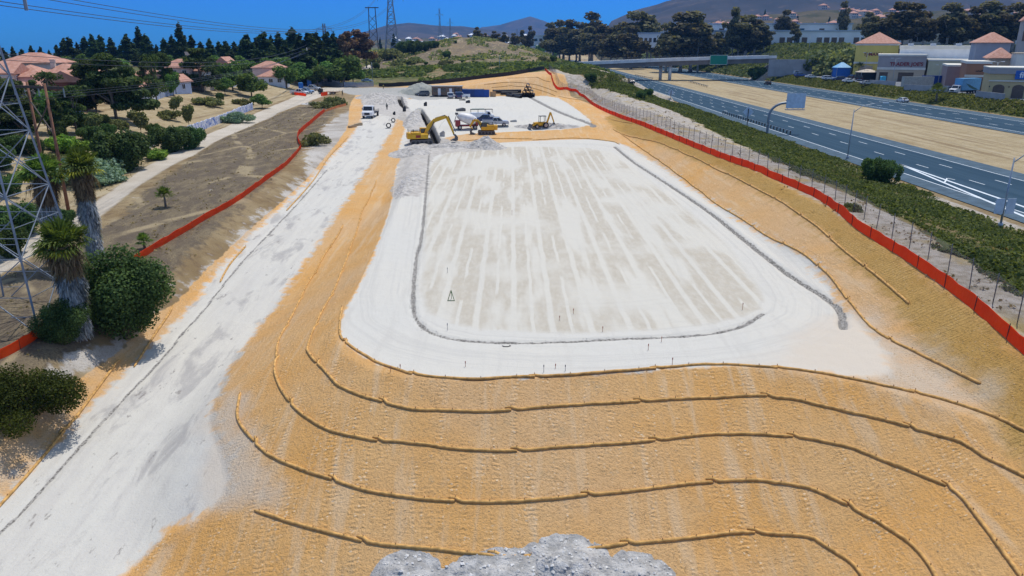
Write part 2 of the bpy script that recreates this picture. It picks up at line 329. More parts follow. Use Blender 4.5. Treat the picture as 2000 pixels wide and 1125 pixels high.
SND = W([(1069, 140), (1083, 155), (1114, 174), (1139, 186), (1164, 204), (1209, 225), (1254, 241), (1304, 262), (1404, 303), (1504, 342), (1580, 345), (1490, 300), (1400, 262), (1330, 222), (1230, 192), (1160, 168), (1110, 145), (1075, 130)])
BRS = W([(1075, 128), (1110, 145), (1160, 168), (1230, 192), (1330, 222), (1400, 262), (1490, 300), (1580, 350), (1680, 390), (1780, 440), (1850, 490), (1930, 530), (2100, 620), (2200, 520), (1900, 415), (1700, 333), (1500, 258), (1350, 203), (1200, 158), (1120, 126)])
SPL = W([(700, 185), (790, 182), (800, 220), (850, 240), (860, 275), (960, 280), (950, 296), (860, 300), (840, 315), (835, 385), (760, 395), (778, 320), (790, 290), (800, 262), (785, 235), (740, 222), (715, 225)])
GRV = W([(672, 172), (745, 170), (880, 170), (890, 190), (840, 196), (740, 186), (668, 182)])
TR1 = [at(*q)[:2] for q in [(838, 300), (826, 440), (814, 500), (808, 560), (809, 610), (822, 635), (850, 652), (900, 664), (1000, 669), (1100, 667), (1200, 662), (1350, 655), (1440, 640), (1490, 612)]]
TR2 = [at(*q)[:2] for q in [(1200, 286), (1240, 318), (1290, 350), (1380, 410), (1450, 465), (1540, 535), (1600, 573), (1640, 605), (1647, 640)]]
TR3 = [at(*q)[:2] for q in [(-30, 1068), (60, 980), (160, 868), (240, 780), (317, 700), (365, 640), (390, 615), (470, 515), (560, 420), (640, 330)]]
TR4 = [at(*q)[:2] for q in [(1036, 190), (1085, 215), (1150, 240), (1158, 246)]]
TRL = [smooth_line(q, .6) for q in (TR1, TR2, TR3, TR4)]
DITCH = [([at(*q)[:2] for q in [(779, 190), (783, 202), (792, 212)]], .9), ([at(*q)[:2] for q in [(818, 212), (828, 228), (840, 248), (852, 275), (849, 281)]], .85)]
def mask(X, Y, poly, w):
    return np.clip(.5-seg_sd(X, Y, poly)/(2*w), 0, 1)
def HG(X, Y):
    """land with trenches and rough ground"""
    z = HT(X, Y)
    near = (Y < 320) & (np.abs(X) < 80)
    if near.any():
        x, y = X[near], Y[near]; dz = np.zeros(x.shape)
        for L, (wd, dp) in zip(TRL, ((.2, .12), (.3, .26), (.22, .07), (.8, .3))):
            d = seg_sd(x, y, L, False); dz -= dp*np.exp(-(d/wd)**2)*(.75+.5*vn(x*3, y*3)); dz += dp*.35*np.exp(-((d-wd*2)/wd)**2)*(vn(x*2.2, y*2.2))
        for q, wd in DITCH:
            d = seg_sd(x, y, q, False); dz -= 2.3*np.clip((wd-d)/.2, 0, 1)*(d < wd)
        dz += .035*fbm(x*1.3, y*1.3)*(x > -50)
        sl = mask(x, y, SPL, 1.5); dz += sl*(.35*np.abs(fbm(x/1.3, y/1.6, 4))+.25*vn(x/3, y/3))
        # benches left by the rollers on the fill slope
        z = z.copy(); z[near] += dz
    return z
def lines():
    xs = list(np.arange(-31, 33, .2)); s = .22
    while xs[-1] < 5100: xs.append(xs[-1]+s); s = min(s*1.05 if xs[-1] < 70 else s*1.045, 700); s = min(s, 1.2) if xs[-1] < 150 else s
    l = [-31.0]; s = .22
    while l[-1] > -5100: l.append(l[-1]-s); s = min(s*1.05, 1.0) if l[-1] > -110 else s*1.05
    X = np.array(l[::-1][:-1]+xs)
    ys = [12.0]
    while ys[-1] < 9300: ys.append(ys[-1]+max(.2, (ys[-1]/60)**1.35*.22) if ys[-1] < 700 else ys[-1]*1.012)
    return X, np.array(ys)
gx, gy = lines()
GX, GY = np.meshgrid(gx, gy); X = GX.ravel(); Y = GY.ravel()
Z = HG(X, Y)
nx, ny = len(gx), len(gy)
near = (Y < 420) & (X > -130) & (X < 80)
def m_(poly, w):
    o = np.zeros(len(X)); o[near] = mask(X[near], Y[near], poly, w); return o
MA = np.zeros((len(X), 4), 'f'); MB_ = MA.copy(); MC = MA.copy(); MD = MA.copy()
mw = m_(WHT, .6); MA[:, 0] = np.maximum.reduce([np.where(X > 17, m_(WHT, 2.2), mw), m_(WHT2, 1.0), m_(WRD, 1.7)]); MA[:, 1] = m_(ORG, .7); MA[:, 2] = m_(OCH, 1.5); MA[:, 3] = np.maximum(m_(GRY, 2.0), m_(GRY2, 1.0))
MB_[:, 0] = m_(PTH, .6); MB_[:, 2] = m_(MOW, 1.5)
right = (X > xtoe(Y)+2*crest(Y)-1) & (X < 54.3) & (Y < 330)
MB_[:, 3] = np.maximum(np.where(right, .85, 0), m_(SND, 1.2))
g = m_(BRS, 1.6); g = g*np.where(vn(X/3.5, Y/7) > .60, .55, 1); g = np.where((X > 20) & (Y > 335) & (X < 54), .8, g)
g = np.where((X > 134.2) & (X < 144) & (Y < 396), .78, g); g = np.where((X > 134.5) & (Y >= 396), .75, g)
g = np.where((Y > 318) & (X < 54) & (X > -75) & (Y < 400), .60+.3*(vn(X/9, Y/14)-.5), g)
g = np.where((Y >= 400) & (X < 54) & (X > -105) & (Y < 760), .36+.55*(vn(X/16, Y/30)-.35), g)
MB_[:, 2] = np.maximum(MB_[:, 2], np.where((Y > 390) & (X < 52) & (X > -110) & (Y < 760), .62+.5*(vn(X/7, Y/12)-.5), 0)); g = np.where((X < -100) & (Y > 150), .8, g); g = np.where((Y > 760) & (X < 54), .7, g)
MB_[:, 1] = g; MB_[:, 3] = np.where(g > .5, MB_[:, 3]*0, MB_[:, 3])
MB_[:, 3] = np.where((X > 76.5) & (X < 109.5), .0, MB_[:, 3])
MC[:, 3] = np.where((X < xpath(Y)-3) & (Y < 420) | (X > 76) & (X < 110), .8, .3)
MC[:, 3] = np.where((Y > 400) & (X < 50), .16+.5*(vn(X/20, Y/20)-.5), MC[:, 3])
HR = W([(742, 92), (755, 94), (735, 118), (722, 140), (700, 150), (690, 148), (712, 132), (722, 112)]); hr = np.zeros(len(X)); hk = (Y > 340) & (Y < 640) & (X < -20) & (X > -140); hr[hk] = mask(X[hk], Y[hk], HR, 2.0); MB_[:, 0] = np.maximum(MB_[:, 0], hr)
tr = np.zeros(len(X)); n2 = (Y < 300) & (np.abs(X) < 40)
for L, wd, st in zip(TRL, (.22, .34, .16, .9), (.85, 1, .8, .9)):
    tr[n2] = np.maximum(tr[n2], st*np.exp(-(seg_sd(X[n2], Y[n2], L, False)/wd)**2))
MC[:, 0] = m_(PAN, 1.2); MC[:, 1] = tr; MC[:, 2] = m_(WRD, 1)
DU = W([(425, 800), (440, 770), (475, 790), (480, 900), (560, 980), (440, 1000), (330, 1080), (240, 1200), (180, 1200), (420, 940), (400, 800)])
DU3 = W([(-60, 1020), (90, 850), (230, 670), (330, 590), (430, 500), (560, 400), (640, 300), (600, 350), (520, 420), (385, 545), (305, 612), (235, 690), (90, 775), (-90, 960)])
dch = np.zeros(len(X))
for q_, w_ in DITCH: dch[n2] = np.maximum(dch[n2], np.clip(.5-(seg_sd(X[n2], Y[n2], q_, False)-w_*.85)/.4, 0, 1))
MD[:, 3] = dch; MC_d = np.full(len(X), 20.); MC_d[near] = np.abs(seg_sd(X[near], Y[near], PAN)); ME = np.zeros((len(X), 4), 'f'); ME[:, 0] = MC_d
DU2 = W([(1650, 600), (1750, 660), (1960, 780), (1900, 800), (1700, 750), (1560, 722), (1480, 712)])
MD[:, 0] = np.maximum.reduce([m_(DU, 2.2), m_(DU2, 3.2), m_(DU3, 2.0)*.62]); MD[:, 1] = m_(SPL, 1.0); MD[:, 2] = m_(GRV, 2.0)
# split the one sheet into named pieces by what lies there, sharing normals so no seam shows
idx = np.arange(nx*ny).reshape(ny, nx)
F = np.stack([idx[:-1, :-1], idx[:-1, 1:], idx[1:, 1:], idx[1:, :-1]], -1).reshape(-1, 4)
dzdx = np.gradient(Z.reshape(ny, nx), gx, axis=1).ravel(); dzdy = np.gradient(Z.reshape(ny, nx), gy, axis=0).ravel()
NR = np.stack([-dzdx, -dzdy, np.ones(len(X))], 1); NR /= np.linalg.norm(NR, axis=1)[:, None]
fx = X[F].mean(1); fy = Y[F].mean(1)
fm = lambda a: a[F].mean(1) > .5
reg = np.zeros(len(F), int)
reg[fm(MA[:, 1])] = 1; reg[fm(MB_[:, 0])] = 5
reg[fm(m_(WRD, .8))] = 3; reg[fm(mw) | fm(m_(WHT2, 1.0))] = 2
reg[(reg == 1) & (fm(MA[:, 2]) | (fx > xtoe(fy)+1))] = 4
def mesh_np(name, V, Fc, m, parent=None, smooth=False):
    me = bpy.data.meshes.new(name); V = np.asarray(V, 'f'); Fc = np.asarray(Fc, 'i'); k = Fc.shape[1]
    me.vertices.add(len(V)); me.vertices.foreach_set('co', V.ravel())
    me.loops.add(Fc.size); me.loops.foreach_set('vertex_index', Fc.ravel())
    me.polygons.add(len(Fc)); me.polygons.foreach_set('loop_start', np.arange(0, Fc.size, k, dtype='i'))
    me.polygons.foreach_set('use_smooth', np.full(len(Fc), smooth))
    me.update(calc_edges=True)
    if m: me.materials.append(m)
    o = bpy.data.objects.new(name, me); C.objects.link(o)
    if parent: o.parent = parent
    return o
for r, nm in enumerate(['ground', 'erosion_slope', 'building_pad', 'haul_road', 'cut_slope', 'dirt_path']):
    f = F[reg == r]
    if not len(f): continue
    u, inv = np.unique(f, return_inverse=True); f2 = inv.reshape(-1, 4)
    o = mesh_np(nm, np.stack([X[u], Y[u], Z[u]], 1), f2, gm, smooth=True)
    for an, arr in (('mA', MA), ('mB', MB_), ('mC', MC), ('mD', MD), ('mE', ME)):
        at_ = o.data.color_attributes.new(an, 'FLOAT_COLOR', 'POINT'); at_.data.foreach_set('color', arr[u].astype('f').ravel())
    o.data.normals_split_custom_set_from_vertices([tuple(q) for q in NR[u]])
    o['kind'] = 'structure'
def hg(x, y): return float(HG(np.array([float(x)]), np.array([float(y)]))[0])
def hgs(P):
    P = np.asarray(P, float); return HG(P[:, 0], P[:, 1])
# ------------------------------------------------------------------ mesh helpers
class MB:
    def __init__(s): s.v = []; s.f = []; s.mi = []; s.ms = []
    def add(s, V, Fs, m=None):
        o = len(s.v); s.v += [tuple(v) for v in V]; s.f += [tuple(o+i for i in f) for f in Fs]
        if m is not None and m not in s.ms: s.ms.append(m)
        s.mi += [s.ms.index(m) if m is not None else 0]*len(Fs); return s
    def box(s, x0, x1, y0, y1, z0, z1, m=None, M=None):
        V = [(x, y, z) for z in (z0, z1) for x, y in ((x0, y0), (x1, y0), (x1, y1), (x0, y1))]
        if M is not None: V = [M @ Vector(v) for v in V]
        return s.add(V, [(3, 2, 1, 0), (4, 5, 6, 7), (0, 1, 5, 4), (1, 2, 6, 5), (2, 3, 7, 6), (3, 0, 4, 7)], m)
    def cbox(s, c, d, m=None, M=None): return s.box(c[0]-d[0]/2, c[0]+d[0]/2, c[1]-d[1]/2, c[1]+d[1]/2, c[2]-d[2]/2, c[2]+d[2]/2, m, M)
    def ring(s, c, ax, r, n, up=None):
        ax = Vector(ax).normalized(); a = ax.orthogonal().normalized(); b = ax.cross(a)
        return [Vector(c)+r*(math.cos(2*PI*i/n)*a+math.sin(2*PI*i/n)*b) for i in range(n)]
    def cyl(s, p0, p1, r0, r1=None, n=8, m=None, caps=True):
        r1 = r0 if r1 is None else r1; ax = Vector(p1)-Vector(p0)
        V = s.ring(p0, ax, r0, n)+s.ring(p1, ax, r1, n)
        Fs = [(i, (i+1) % n, n+(i+1) % n, n+i) for i in range(n)]
        if caps: Fs += [tuple(range(n))[::-1], tuple(range(n, 2*n))]
        return s.add(V, Fs, m)
    def bar(s, p0, p1, w, h=None, m=None):
        """square bar from point to point"""
        h = h or w; p0, p1 = Vector(p0), Vector(p1); d = p1-p0; L = d.length
        if L < 1e-6: return s
        q = d.to_track_quat('X', 'Z').to_matrix().to_4x4(); q.translation = p0
        return s.box(0, L, -w/2, w/2, -h/2, h/2, m, q)
    def tube(s, pts, r, n=6, m=None):
        pts = [Vector(p) for p in pts]; V = []; k = len(pts)
        rr = r if hasattr(r, '__len__') else [r]*k
        up = Vector((0, 0, 1))
        for i, p in enumerate(pts):
            d = (pts[min(i+1, k-1)]-pts[max(i-1, 0)]).normalized(); a = d.cross(up)
            a = a.normalized() if a.length > 1e-4 else Vector((1, 0, 0)); b = a.cross(d)
            V += [p+rr[i]*(math.cos(2*PI*j/n)*a+math.sin(2*PI*j/n)*b) for j in range(n)]
        Fs = [(i*n+j, i*n+(j+1) % n, (i+1)*n+(j+1) % n, (i+1)*n+j) for i in range(k-1) for j in range(n)]
        Fs += [tuple(range(n))[::-1], tuple(range((k-1)*n, k*n))]
        return s.add(V, Fs, m)
    def prism(s, poly, a, b, axis='y', m=None, M=None):
        """outline in the two other axes, extruded along axis from a to b"""
        f = {'y': lambda u, v, w: (u, w, v), 'x': lambda u, v, w: (w, u, v), 'z': lambda u, v, w: (u, v, w)}[axis]
        V = [f(u, v, a) for u, v in poly]+[f(u, v, b) for u, v in poly]; n = len(poly)
        if M is not None: V = [M @ Vector(v) for v in V]
        return s.add(V, [(i, (i+1) % n, n+(i+1) % n, n+i) for i in range(n)]+[tuple(range(n))[::-1], tuple(range(n, 2*n))], m)
    def lathe(s, prof, n=12, c=(0, 0, 0), m=None, M=None):
        V = [(c[0]+r*math.cos(2*PI*j/n), c[1]+r*math.sin(2*PI*j/n), c[2]+z) for r, z in prof for j in range(n)]
        if M is not None: V = [M @ Vector(v) for v in V]
        return s.add(V, [(i*n+j, i*n+(j+1) % n, (i+1)*n+(j+1) % n, (i+1)*n+j) for i in range(len(prof)-1) for j in range(n)]+[tuple(range(n))[::-1], tuple(range((len(prof)-1)*n, len(prof)*n))], m)
    def build(s, name, m=None, parent=None, smooth=False, bevel=0):
        me = bpy.data.meshes.new(name); me.from_pydata(s.v, [], s.f)
        for q in (s.ms or [m]): me.materials.append(q)
        if s.ms: me.polygons.foreach_set('material_index', s.mi)
        if smooth: me.polygons.foreach_set('use_smooth', [True]*len(s.f))
        me.update()
        o = bpy.data.objects.new(name, me); C.objects.link(o)
        if parent: o.parent = parent
        if bevel:
            b = o.modifiers.new('b', 'BEVEL'); b.width = bevel; b.segments = 2; b.limit_method = 'ANGLE'
        return o
def tag(o, label, cat, group=None, kind=None):
    if label: o['label'] = label
    if cat: o['category'] = cat
    if group: o['group'] = group
    if kind: o['kind'] = kind
    return o
def thing(name, label, cat, loc=(0, 0, 0), rz=0, group=None):
    o = bpy.data.objects.new(name, None); C.objects.link(o); o.location = loc; o.rotation_euler = (0, 0, rz); o.empty_display_size = .3
    return tag(o, label, cat, group)
KIDS = {}
def dup(root, loc, rz=0, label=None, scale=None, group=None):
    def cp(o, par):
        c = o.copy(); C.objects.link(c); c.parent = par
        for ch in o.children: cp(ch, c)
        return c
    r = cp(root, None); r.location = loc; r.rotation_euler = (0, 0, rz)
    if scale is not None: r.scale = scale if hasattr(scale, '__len__') else (scale,)*3
    if label: r['label'] = label
    if group: r['group'] = group
    return r
ORD = ['first', 'second', 'third', 'fourth', 'fifth', 'sixth', 'seventh', 'eighth', 'ninth', 'tenth', 'eleventh', 'twelfth', 'thirteenth', 'fourteenth', 'fifteenth', 'sixteenth', 'seventeenth', 'eighteenth', 'nineteenth',
       'twentieth']+['twenty-'+q for q in ('first', 'second', 'third', 'fourth', 'fifth', 'sixth', 'seventh', 'eighth', 'ninth')]+['thirtieth']+['thirty-'+q for q in ('first', 'second', 'third', 'fourth', 'fifth', 'sixth', 'seventh', 'eighth', 'ninth')]+['fortieth']+['forty-'+q for q in ('first', 'second', 'third', 'fourth', 'fifth', 'sixth', 'seventh', 'eighth', 'ninth')]
def struct(o): o['kind'] = 'structure'; return o
# ------------------------------------------------------------------ fibre rolls staked along the slopes
straw = mat('straw_netting', (.56, .32, .10), .9, var=.3, vs=3, bump=.03, bs=14)
wood = mat('stake_wood', (.42, .22, .09), .8)
def rolls(px, what, seglen=7.2, r=.088, cat='fiber roll', group='fibre rolls staked along the slopes', stakes=True):
    L = smooth_line([at(*q)[:2] for q in px], .35); cum = np.concatenate([[0], np.cumsum(np.linalg.norm(np.diff(L, axis=0), axis=1))])
    n = max(1, round(cum[-1]/seglen)); sg = cum[-1]/n; rnd = random.Random(len(px)*31+int(px[0][0]))
    for k in range(n):
        a, b = k*sg-(.35 if k else 0), (k+1)*sg
        s = np.arange(a, b, .35); s = np.append(s, b)
        x = I(s, cum, L[:, 0]); y = I(s, cum, L[:, 1])
        off = .16*np.sin((s-a)/sg*PI)*rnd.uniform(-1, 1)+(np.where(s-a < .5, .16, 0) if k else 0)
        dx = np.gradient(x); dy = np.gradient(y); q = np.hypot(dx, dy); x = x-dy/q*off; y = y+dx/q*off
        z = hgs(np.stack([x, y], 1))+r*.62
        rr = [r*(.55 if i in (0, len(s)-1) else 1)*rnd.uniform(.93, 1.08) for i in range(len(s))]
        m = MB(); m.tube(list(zip(x, y, z)), rr, 8)
        cx, cy, cz = x[0], y[0], z[0]-r
        m.v = [(p[0]-cx, p[1]-cy, p[2]-cz) for p in m.v]
        o = m.build('fiber_roll', straw, smooth=True); o.location = (cx, cy, cz)
        wd = ORD[k] if n > 1 else 'only'
        tag(o, f'{wd} roll of {what}' if n > 1 else f'straw roll, {what}', cat, group)
        if stakes:
            for j in range(1, len(s), max(3, len(s)//4)):
                st = MB(); st.box(-.018, .018, -.018, .018, -.2, .17); q = st.build('wooden_stake', wood, o); q.location = (x[j]-cx, y[j]-cy, z[j]-cz)
rolls([(668, 600), (663, 645), (672, 667), (702, 692), (742, 713), (820, 734), (912, 744), (1010, 739), (1100, 735), (1200, 727), (1295, 720), (1385, 715), (1500, 718), (1590, 727), (1700, 748), (1800, 771), (1900, 801), (1960, 825), (2060, 870)],
      'the top line edging the pad, counted from its left end', 7.2)
rolls([(735, 352), (706, 420), (690, 470), (655, 560), (622, 625), (603, 672), (605, 692), (640, 735), (680, 765), (790, 797), (900, 803), (985, 803), (1085, 797), (1190, 790), (1385, 775), (1520, 776), (1600, 788), (1700, 812), (1830, 850), (1900, 877), (2060, 960)],
      'the second line below the pad, counted from far left', 7.6)
rolls([(670, 440), (640, 490), (600, 560), (558, 640), (538, 705), (540, 740), (565, 785), (620, 830), (700, 855), (790, 868), (880, 881), (1000, 882), (1100, 875), (1210, 868), (1320, 856), (1410, 848), (1520, 852), (1640, 870), (1700, 890), (1790, 925), (1860, 957), (1910, 1010), (1990, 1120), (2030, 1180)],
      'the third line below the pad, counted from far left', 7.6)
rolls([(469, 767), (466, 815), (490, 855), (530, 890), (580, 912), (650, 938), (745, 962), (850, 977), (960, 979), (1060, 974), (1180, 965), (1380, 943), (1480, 944), (1560, 954), (1620, 972), (1700, 1010), (1760, 1045), (1808, 1090), (1845, 1160)],
      'the fourth line below the pad, counted from upper left', 7.0)
rolls([(497, 998), (590, 1032), (690, 1055), (780, 1072), (900, 1082), (1010, 1087), (1100, 1078), (1200, 1066), (1370, 1045), (1470, 1042), (1570, 1050), (1600, 1062), (1660, 1100), (1700, 1150)],
      'the lowest line on the near slope, counted from left', 6.6)
rolls([(1205, 256), (1250, 288), (1300, 322), (1390, 392), (1500, 460), (1590, 514), (1650, 580), (1700, 640), (1800, 695), (1915, 750)], 'the line at the right slope foot, counted from far', 8)
rolls([(1198, 252), (1290, 280), (1390, 325), (1500, 380), (1590, 440), (1650, 492), (1700, 530), (1775, 594)], 'the line halfway up the right slope, counted from far', 8)
rolls([(430, 552), (450, 520), (480, 482)], 'on the left bank, farthest before the long pale stretch', 99)
rolls([(262, 718), (300, 660), (330, 615), (338, 598)], 'on the left bank below the big dark bush', 99)
rolls([(-40, 1030), (0, 985), (70, 905), (130, 838), (170, 790), (232, 704)], 'the left bank line in the near corner, counted nearest first', 8)
rolls([(560, 412), (610, 355), (640, 310), (680, 268)], 'on the orange bank left of the road, upper end', 99)
rolls([(1040, 274), (1120, 270), (1190, 276), (1210, 282)], 'the line on the far pad edge, counted from left', 9, stakes=False)
rolls([(905, 276), (960, 271), (1040, 272)], 'the far left corner of the pad by the grey heap', 99, stakes=False)
rolls([(990, 153), (1030, 152), (1060, 156), (1075, 160)], 'highest on the far orange bank', 99, stakes=False)
rolls([(945, 165), (1000, 161), (1040, 165), (1060, 170), (1088, 180)], 'second from the top on the far orange bank', 99, stakes=False)
rolls([(1000, 168), (1040, 172), (1090, 189), (1110, 192), (1165, 194)], 'third down on the far orange bank, reaching the fence', 99, stakes=False)
rolls([(960, 163+8), (1000, 167)], 'short length low on the far orange bank', 99, stakes=False)
rolls([(1190, 232), (1235, 241)], 'short length high on the cut slope below the fence bend', 99, stakes=False)
# crumbly soil thrown up beside the drain trenches
def clods(L, wd, n, size, seed):
    R = np.random.RandomState(seed); k = R.randint(0, len(L)-1, n); t_ = R.rand(n)
    P = L[k]*(1-t_[:, None])+L[k+1]*t_[:, None]+R.normal(0, wd, (n, 2)); return P, R.rand(n)**2*size+size*.25
def scatter(name, P, S, m, flat=.6, seed=1, sink=.2, base=None):
    """many small angular lumps as one mesh"""
    R = np.random.RandomState(seed); n = len(P)
    U = np.array([(1, 0, 0), (-1, 0, 0), (0, 1, 0), (0, -1, 0), (0, 0, 1), (0, 0, -1)], float)
    Fo = np.array([(0, 2, 4), (2, 1, 4), (1, 3, 4), (3, 0, 4), (2, 0, 5), (1, 2, 5), (3, 1, 5), (0, 3, 5)])
    V = U[None]*(R.uniform(.6, 1.3, (n, 6, 1))); V[:, :, 2] *= flat
    a = R.rand(n)*2*PI; c, s = np.cos(a), np.sin(a)
    Vx = V[:, :, 0]*c[:, None]-V[:, :, 1]*s[:, None]; Vy = V[:, :, 0]*s[:, None]+V[:, :, 1]*c[:, None]
    z = hgs(P) if base is None else base
    V = np.stack([Vx*S[:, None]+P[:, 0, None], Vy*S[:, None]+P[:, 1, None], V[:, :, 2]*S[:, None]+(z+S*flat*(1-sink)*.5)[:, None]], -1)
    Fs = (Fo[None]+np.arange(n)[:, None, None]*6).reshape(-1, 3)
    return mesh_np(name, V.reshape(-1, 3), Fs, m)
crumb = mat('crumbled_soil', (.40, .385, .36), .95, var=.35, vs=6); palec = mat('pale_clods', (.60, .575, .53), .95, var=.2, vs=6)
for L, wd, n, sz, m, sd in ((TRL[0][len(TRL[0])*4//9:], .16, 1500, .04, crumb, 1), (TRL[1], .13, 1800, .05, crumb, 2)):
    P, S = clods(L, wd, n, sz, sd); o = scatter('soil_clods', P, S, m); tag(o, None, None, None, 'stuff')
# loose stones and clods all over the slopes
R = np.random.RandomState(5)
P = np.stack([R.uniform(-22, 30, 26000), 20+24*R.rand(26000)**.9], 1)
k = (mask(P[:, 0], P[:, 1], ORG, .3) > .5) & (mask(P[:, 0], P[:, 1], WRD, .3) < .5) & (mask(P[:, 0], P[:, 1], WHT, .3) < .5)
P = P[k]; clus = vn(P[:, 0]*.9, P[:, 1]*.5); P = P[clus > .42]
o = scatter('slope_clods', P, .012+.038*R.rand(len(P))**3, mat('ochre_clods', (.58, .40, .21), .95, var=.3, vs=9)); tag(o, None, None, None, 'stuff')
P = np.stack([R.uniform(18, 30, 5000), R.uniform(30, 120, 5000)], 1); k = mask(P[:, 0], P[:, 1], OCH, .3) > .5; P = P[k]
o = scatter('cut_slope_clods', P, .015+.04*R.rand(len(P))**3, mat('ochre_clods', (.58, .40, .21))); tag(o, None, None, None, 'stuff')
# ------------------------------------------------------------------ the freeway
am, t = newmat('asphalt'); g = t.n('ShaderNodeNewGeometry').outputs['Position']
c = t.mix(t.step(t.noise(.12, 4, t.scalev(g, (6, .12, 1))), .35, .7), (.022, .054, .086), (.036, .074, .112)); c = t.mix(t.math('MULTIPLY', t.step(t.noise(9, 2, g), .5, .8), .4), c, (.045, .07, .095))
t.L.new(c, t.p.inputs['Base Color']); t.p.inputs['Roughness'].default_value = .95; t.p.inputs['Specular IOR Level'].default_value = .15; MATS['asphalt'] = am
shm = mat('worn_shoulder_asphalt', (.075, .115, .15), .95, var=.2, vs=.6, spec=.15)
lm = mat('road_paint', (.62, .68, .72), .7, var=.1)
def strip(m, x0, x1, y0, y1, z, mt=None):
    ys = [y0]
    while ys[-1] < y1: ys.append(min(y1, ys[-1]+max(20, ys[-1]*.2)))
    for a, b in zip(ys, ys[1:]):
        m.add([(x0, a, z), (x1, a, z), (x1, b, z), (x0, b, z)], [(0, 1, 2, 3)], mt)
for nm, a, b, c_, d_ in (('near_freeway', 55.6, 58.7, 72.9, 76.6), ('far_freeway', 109.3, 112.0, 127.8, 133.2)):
    m = MB(); strip(m, b, c_, 20, 2600, .03, am); strip(m, a, b, 20, 2600, .03, shm); strip(m, c_, d_, 20, 2600, .03, shm); struct(m.build(nm+'way' if 0 else nm.replace('freeway', 'carriageway')))
m = MB()
for x, wd in ((58.9, .22), (72.6, .2), (112.2, .2), (127.6, .22)): strip(m, x-wd/2, x+wd/2, 20, 2300, .038)
for x in (65.3, 69.0): 
    for i in range(2, 40): strip(m, x-.09, x+.09, 29+i*14.63-.3, 29+i*14.63+3.4, .038)
for i in range(12, 60): strip(m, 62.1-.09, 62.1+.09, 29+i*14.63, 29+i*14.63+3.4, .038)
for x in (116.2, 120.0, 123.8):
    for i in range(5, 60): strip(m, x-.1, x+.1, 20+i*14.63, 20+i*14.63+3.4, .038)
g0, g1, g2 = at(1756, 320, .03), at(2020, 411, .03), at(2020, 431, .03)
for q in (g1, g2): 
    d = (Vector(q)-Vector(g0)).normalized(); n_ = Vector((-d.y, d.x, 0))*.22; a = Vector(g0); b = Vector(q)+d*30
    m.add([a-n_, b-n_, b+n_, a+n_], [(0, 1, 2, 3)])
    for v in range(4): x, y, z_ = m.v[-4+v]; m.v[-4+v] = (x, y, .040)
for pa, pb, pc in (((1845, 356), (1850, 348), (1865, 351)), ((1945, 398), (1955, 390), (1985, 397))):
    for u, v in ((pa, pb), (pb, pc)):
        u = Vector(at(*u, .04)); v = Vector(at(*v, .04)); d = (v-u).normalized(); n_ = Vector((-d.y, d.x, 0))*.11; m.add([u-n_, v-n_, v+n_, u+n_], [(0, 1, 2, 3)])
        for q in range(4): x, y, z_ = m.v[-4+q]; m.v[-4+q] = (x, y, .044)
struct(m.build('lane_markings', lm))
# ------------------------------------------------------------------ vegetation
L_con = leafmat('conifer_needles', (0.025, 0.048, 0.020), (0.077, 0.122, 0.044), .25)
L_pin = leafmat('pine_needles', (0.032, 0.057, 0.020), (0.122, 0.164, 0.053), .5)
L_brd = leafmat('broad_leaves', (0.054, 0.115, 0.032), (0.191, 0.312, 0.081), .5)
L_euc = leafmat('eucalyptus_leaves', (0.061, 0.061, 0.034), (0.201, 0.177, 0.095), .3)
L_red = leafmat('reddish_eucalyptus_leaves', (0.107, 0.061, 0.043), (0.284, 0.177, 0.107), .3)
L_bsh = leafmat('bush_leaves', (0.039, 0.081, 0.028), (0.137, 0.217, 0.066), 1.0)
L_brt = leafmat('bright_leaves', (0.088, 0.175, 0.026), (0.298, 0.420, 0.070), 1.0)
L_blu = leafmat('blue_grey_leaves', (0.088, 0.158, 0.105), (0.350, 0.473, 0.333), 1.0)
L_yel = leafmat('yellow_flowering_leaves', (0.105, 0.105, 0.018), (0.630, 0.438, 0.035), .6)
L_olv = leafmat('olive_leaves', (0.094, 0.123, 0.049), (0.300, 0.312, 0.123), .8)
L_cov = leafmat('ground_cover_leaves', (0.051, 0.085, 0.024), (0.201, 0.248, 0.076), .12)
bark = mat('grey_bark', (.20, .16, .12), .9, var=.3, vs=4, bump=.05); barkp = mat('pale_bark', (.42, .38, .33), .9, var=.3, vs=2)
def cloud(blobs, n, size, seed, shell=.55, asp=1.0):
    R = np.random.RandomState(seed); B = np.array(blobs, float)
    wt = (B[:, 3]*B[:, 4]*B[:, 5])**(.75); k = R.choice(len(B), n, p=wt/wt.sum())
    d = R.normal(size=(n, 3)); d /= np.linalg.norm(d, axis=1)[:, None]
    r = shell+(1.04-shell)*R.rand(n)**.6; b = B[k]; P = b[:, :3]+d*r[:, None]*b[:, 3:6]
    nr = d*.7+R.normal(size=(n, 3))*.55; nr[:, 2] += .25; nr /= np.linalg.norm(nr, axis=1)[:, None]
    u = np.cross(nr, R.normal(size=(n, 3))); u /= np.linalg.norm(u, axis=1)[:, None]; v = np.cross(nr, u)
    s = size*(.5+R.rand(n))[:, None]; u = u*s*asp; v = v*s
    V = np.stack([P-u*.5-v*.35, P+u*.35-v*.5, P+u*.5+v*.4, P-u*.3+v*.5], 1)
    return V.reshape(-1, 3), np.arange(n*4).reshape(n, 4)
def tree(name, label, cat, blobs, n, size, lm_, trunk, tm, seed, group=None, shell=.55):
    root = thing(name, label, cat, group=group)
    V, Fc = cloud(blobs, n, size, seed, shell); mesh_np('crown', V, Fc, lm_, root)
    m = MB()
    for pts, r in trunk: m.tube(pts, r, 7)
    m.build('trunk', tm, root, True)
    return root
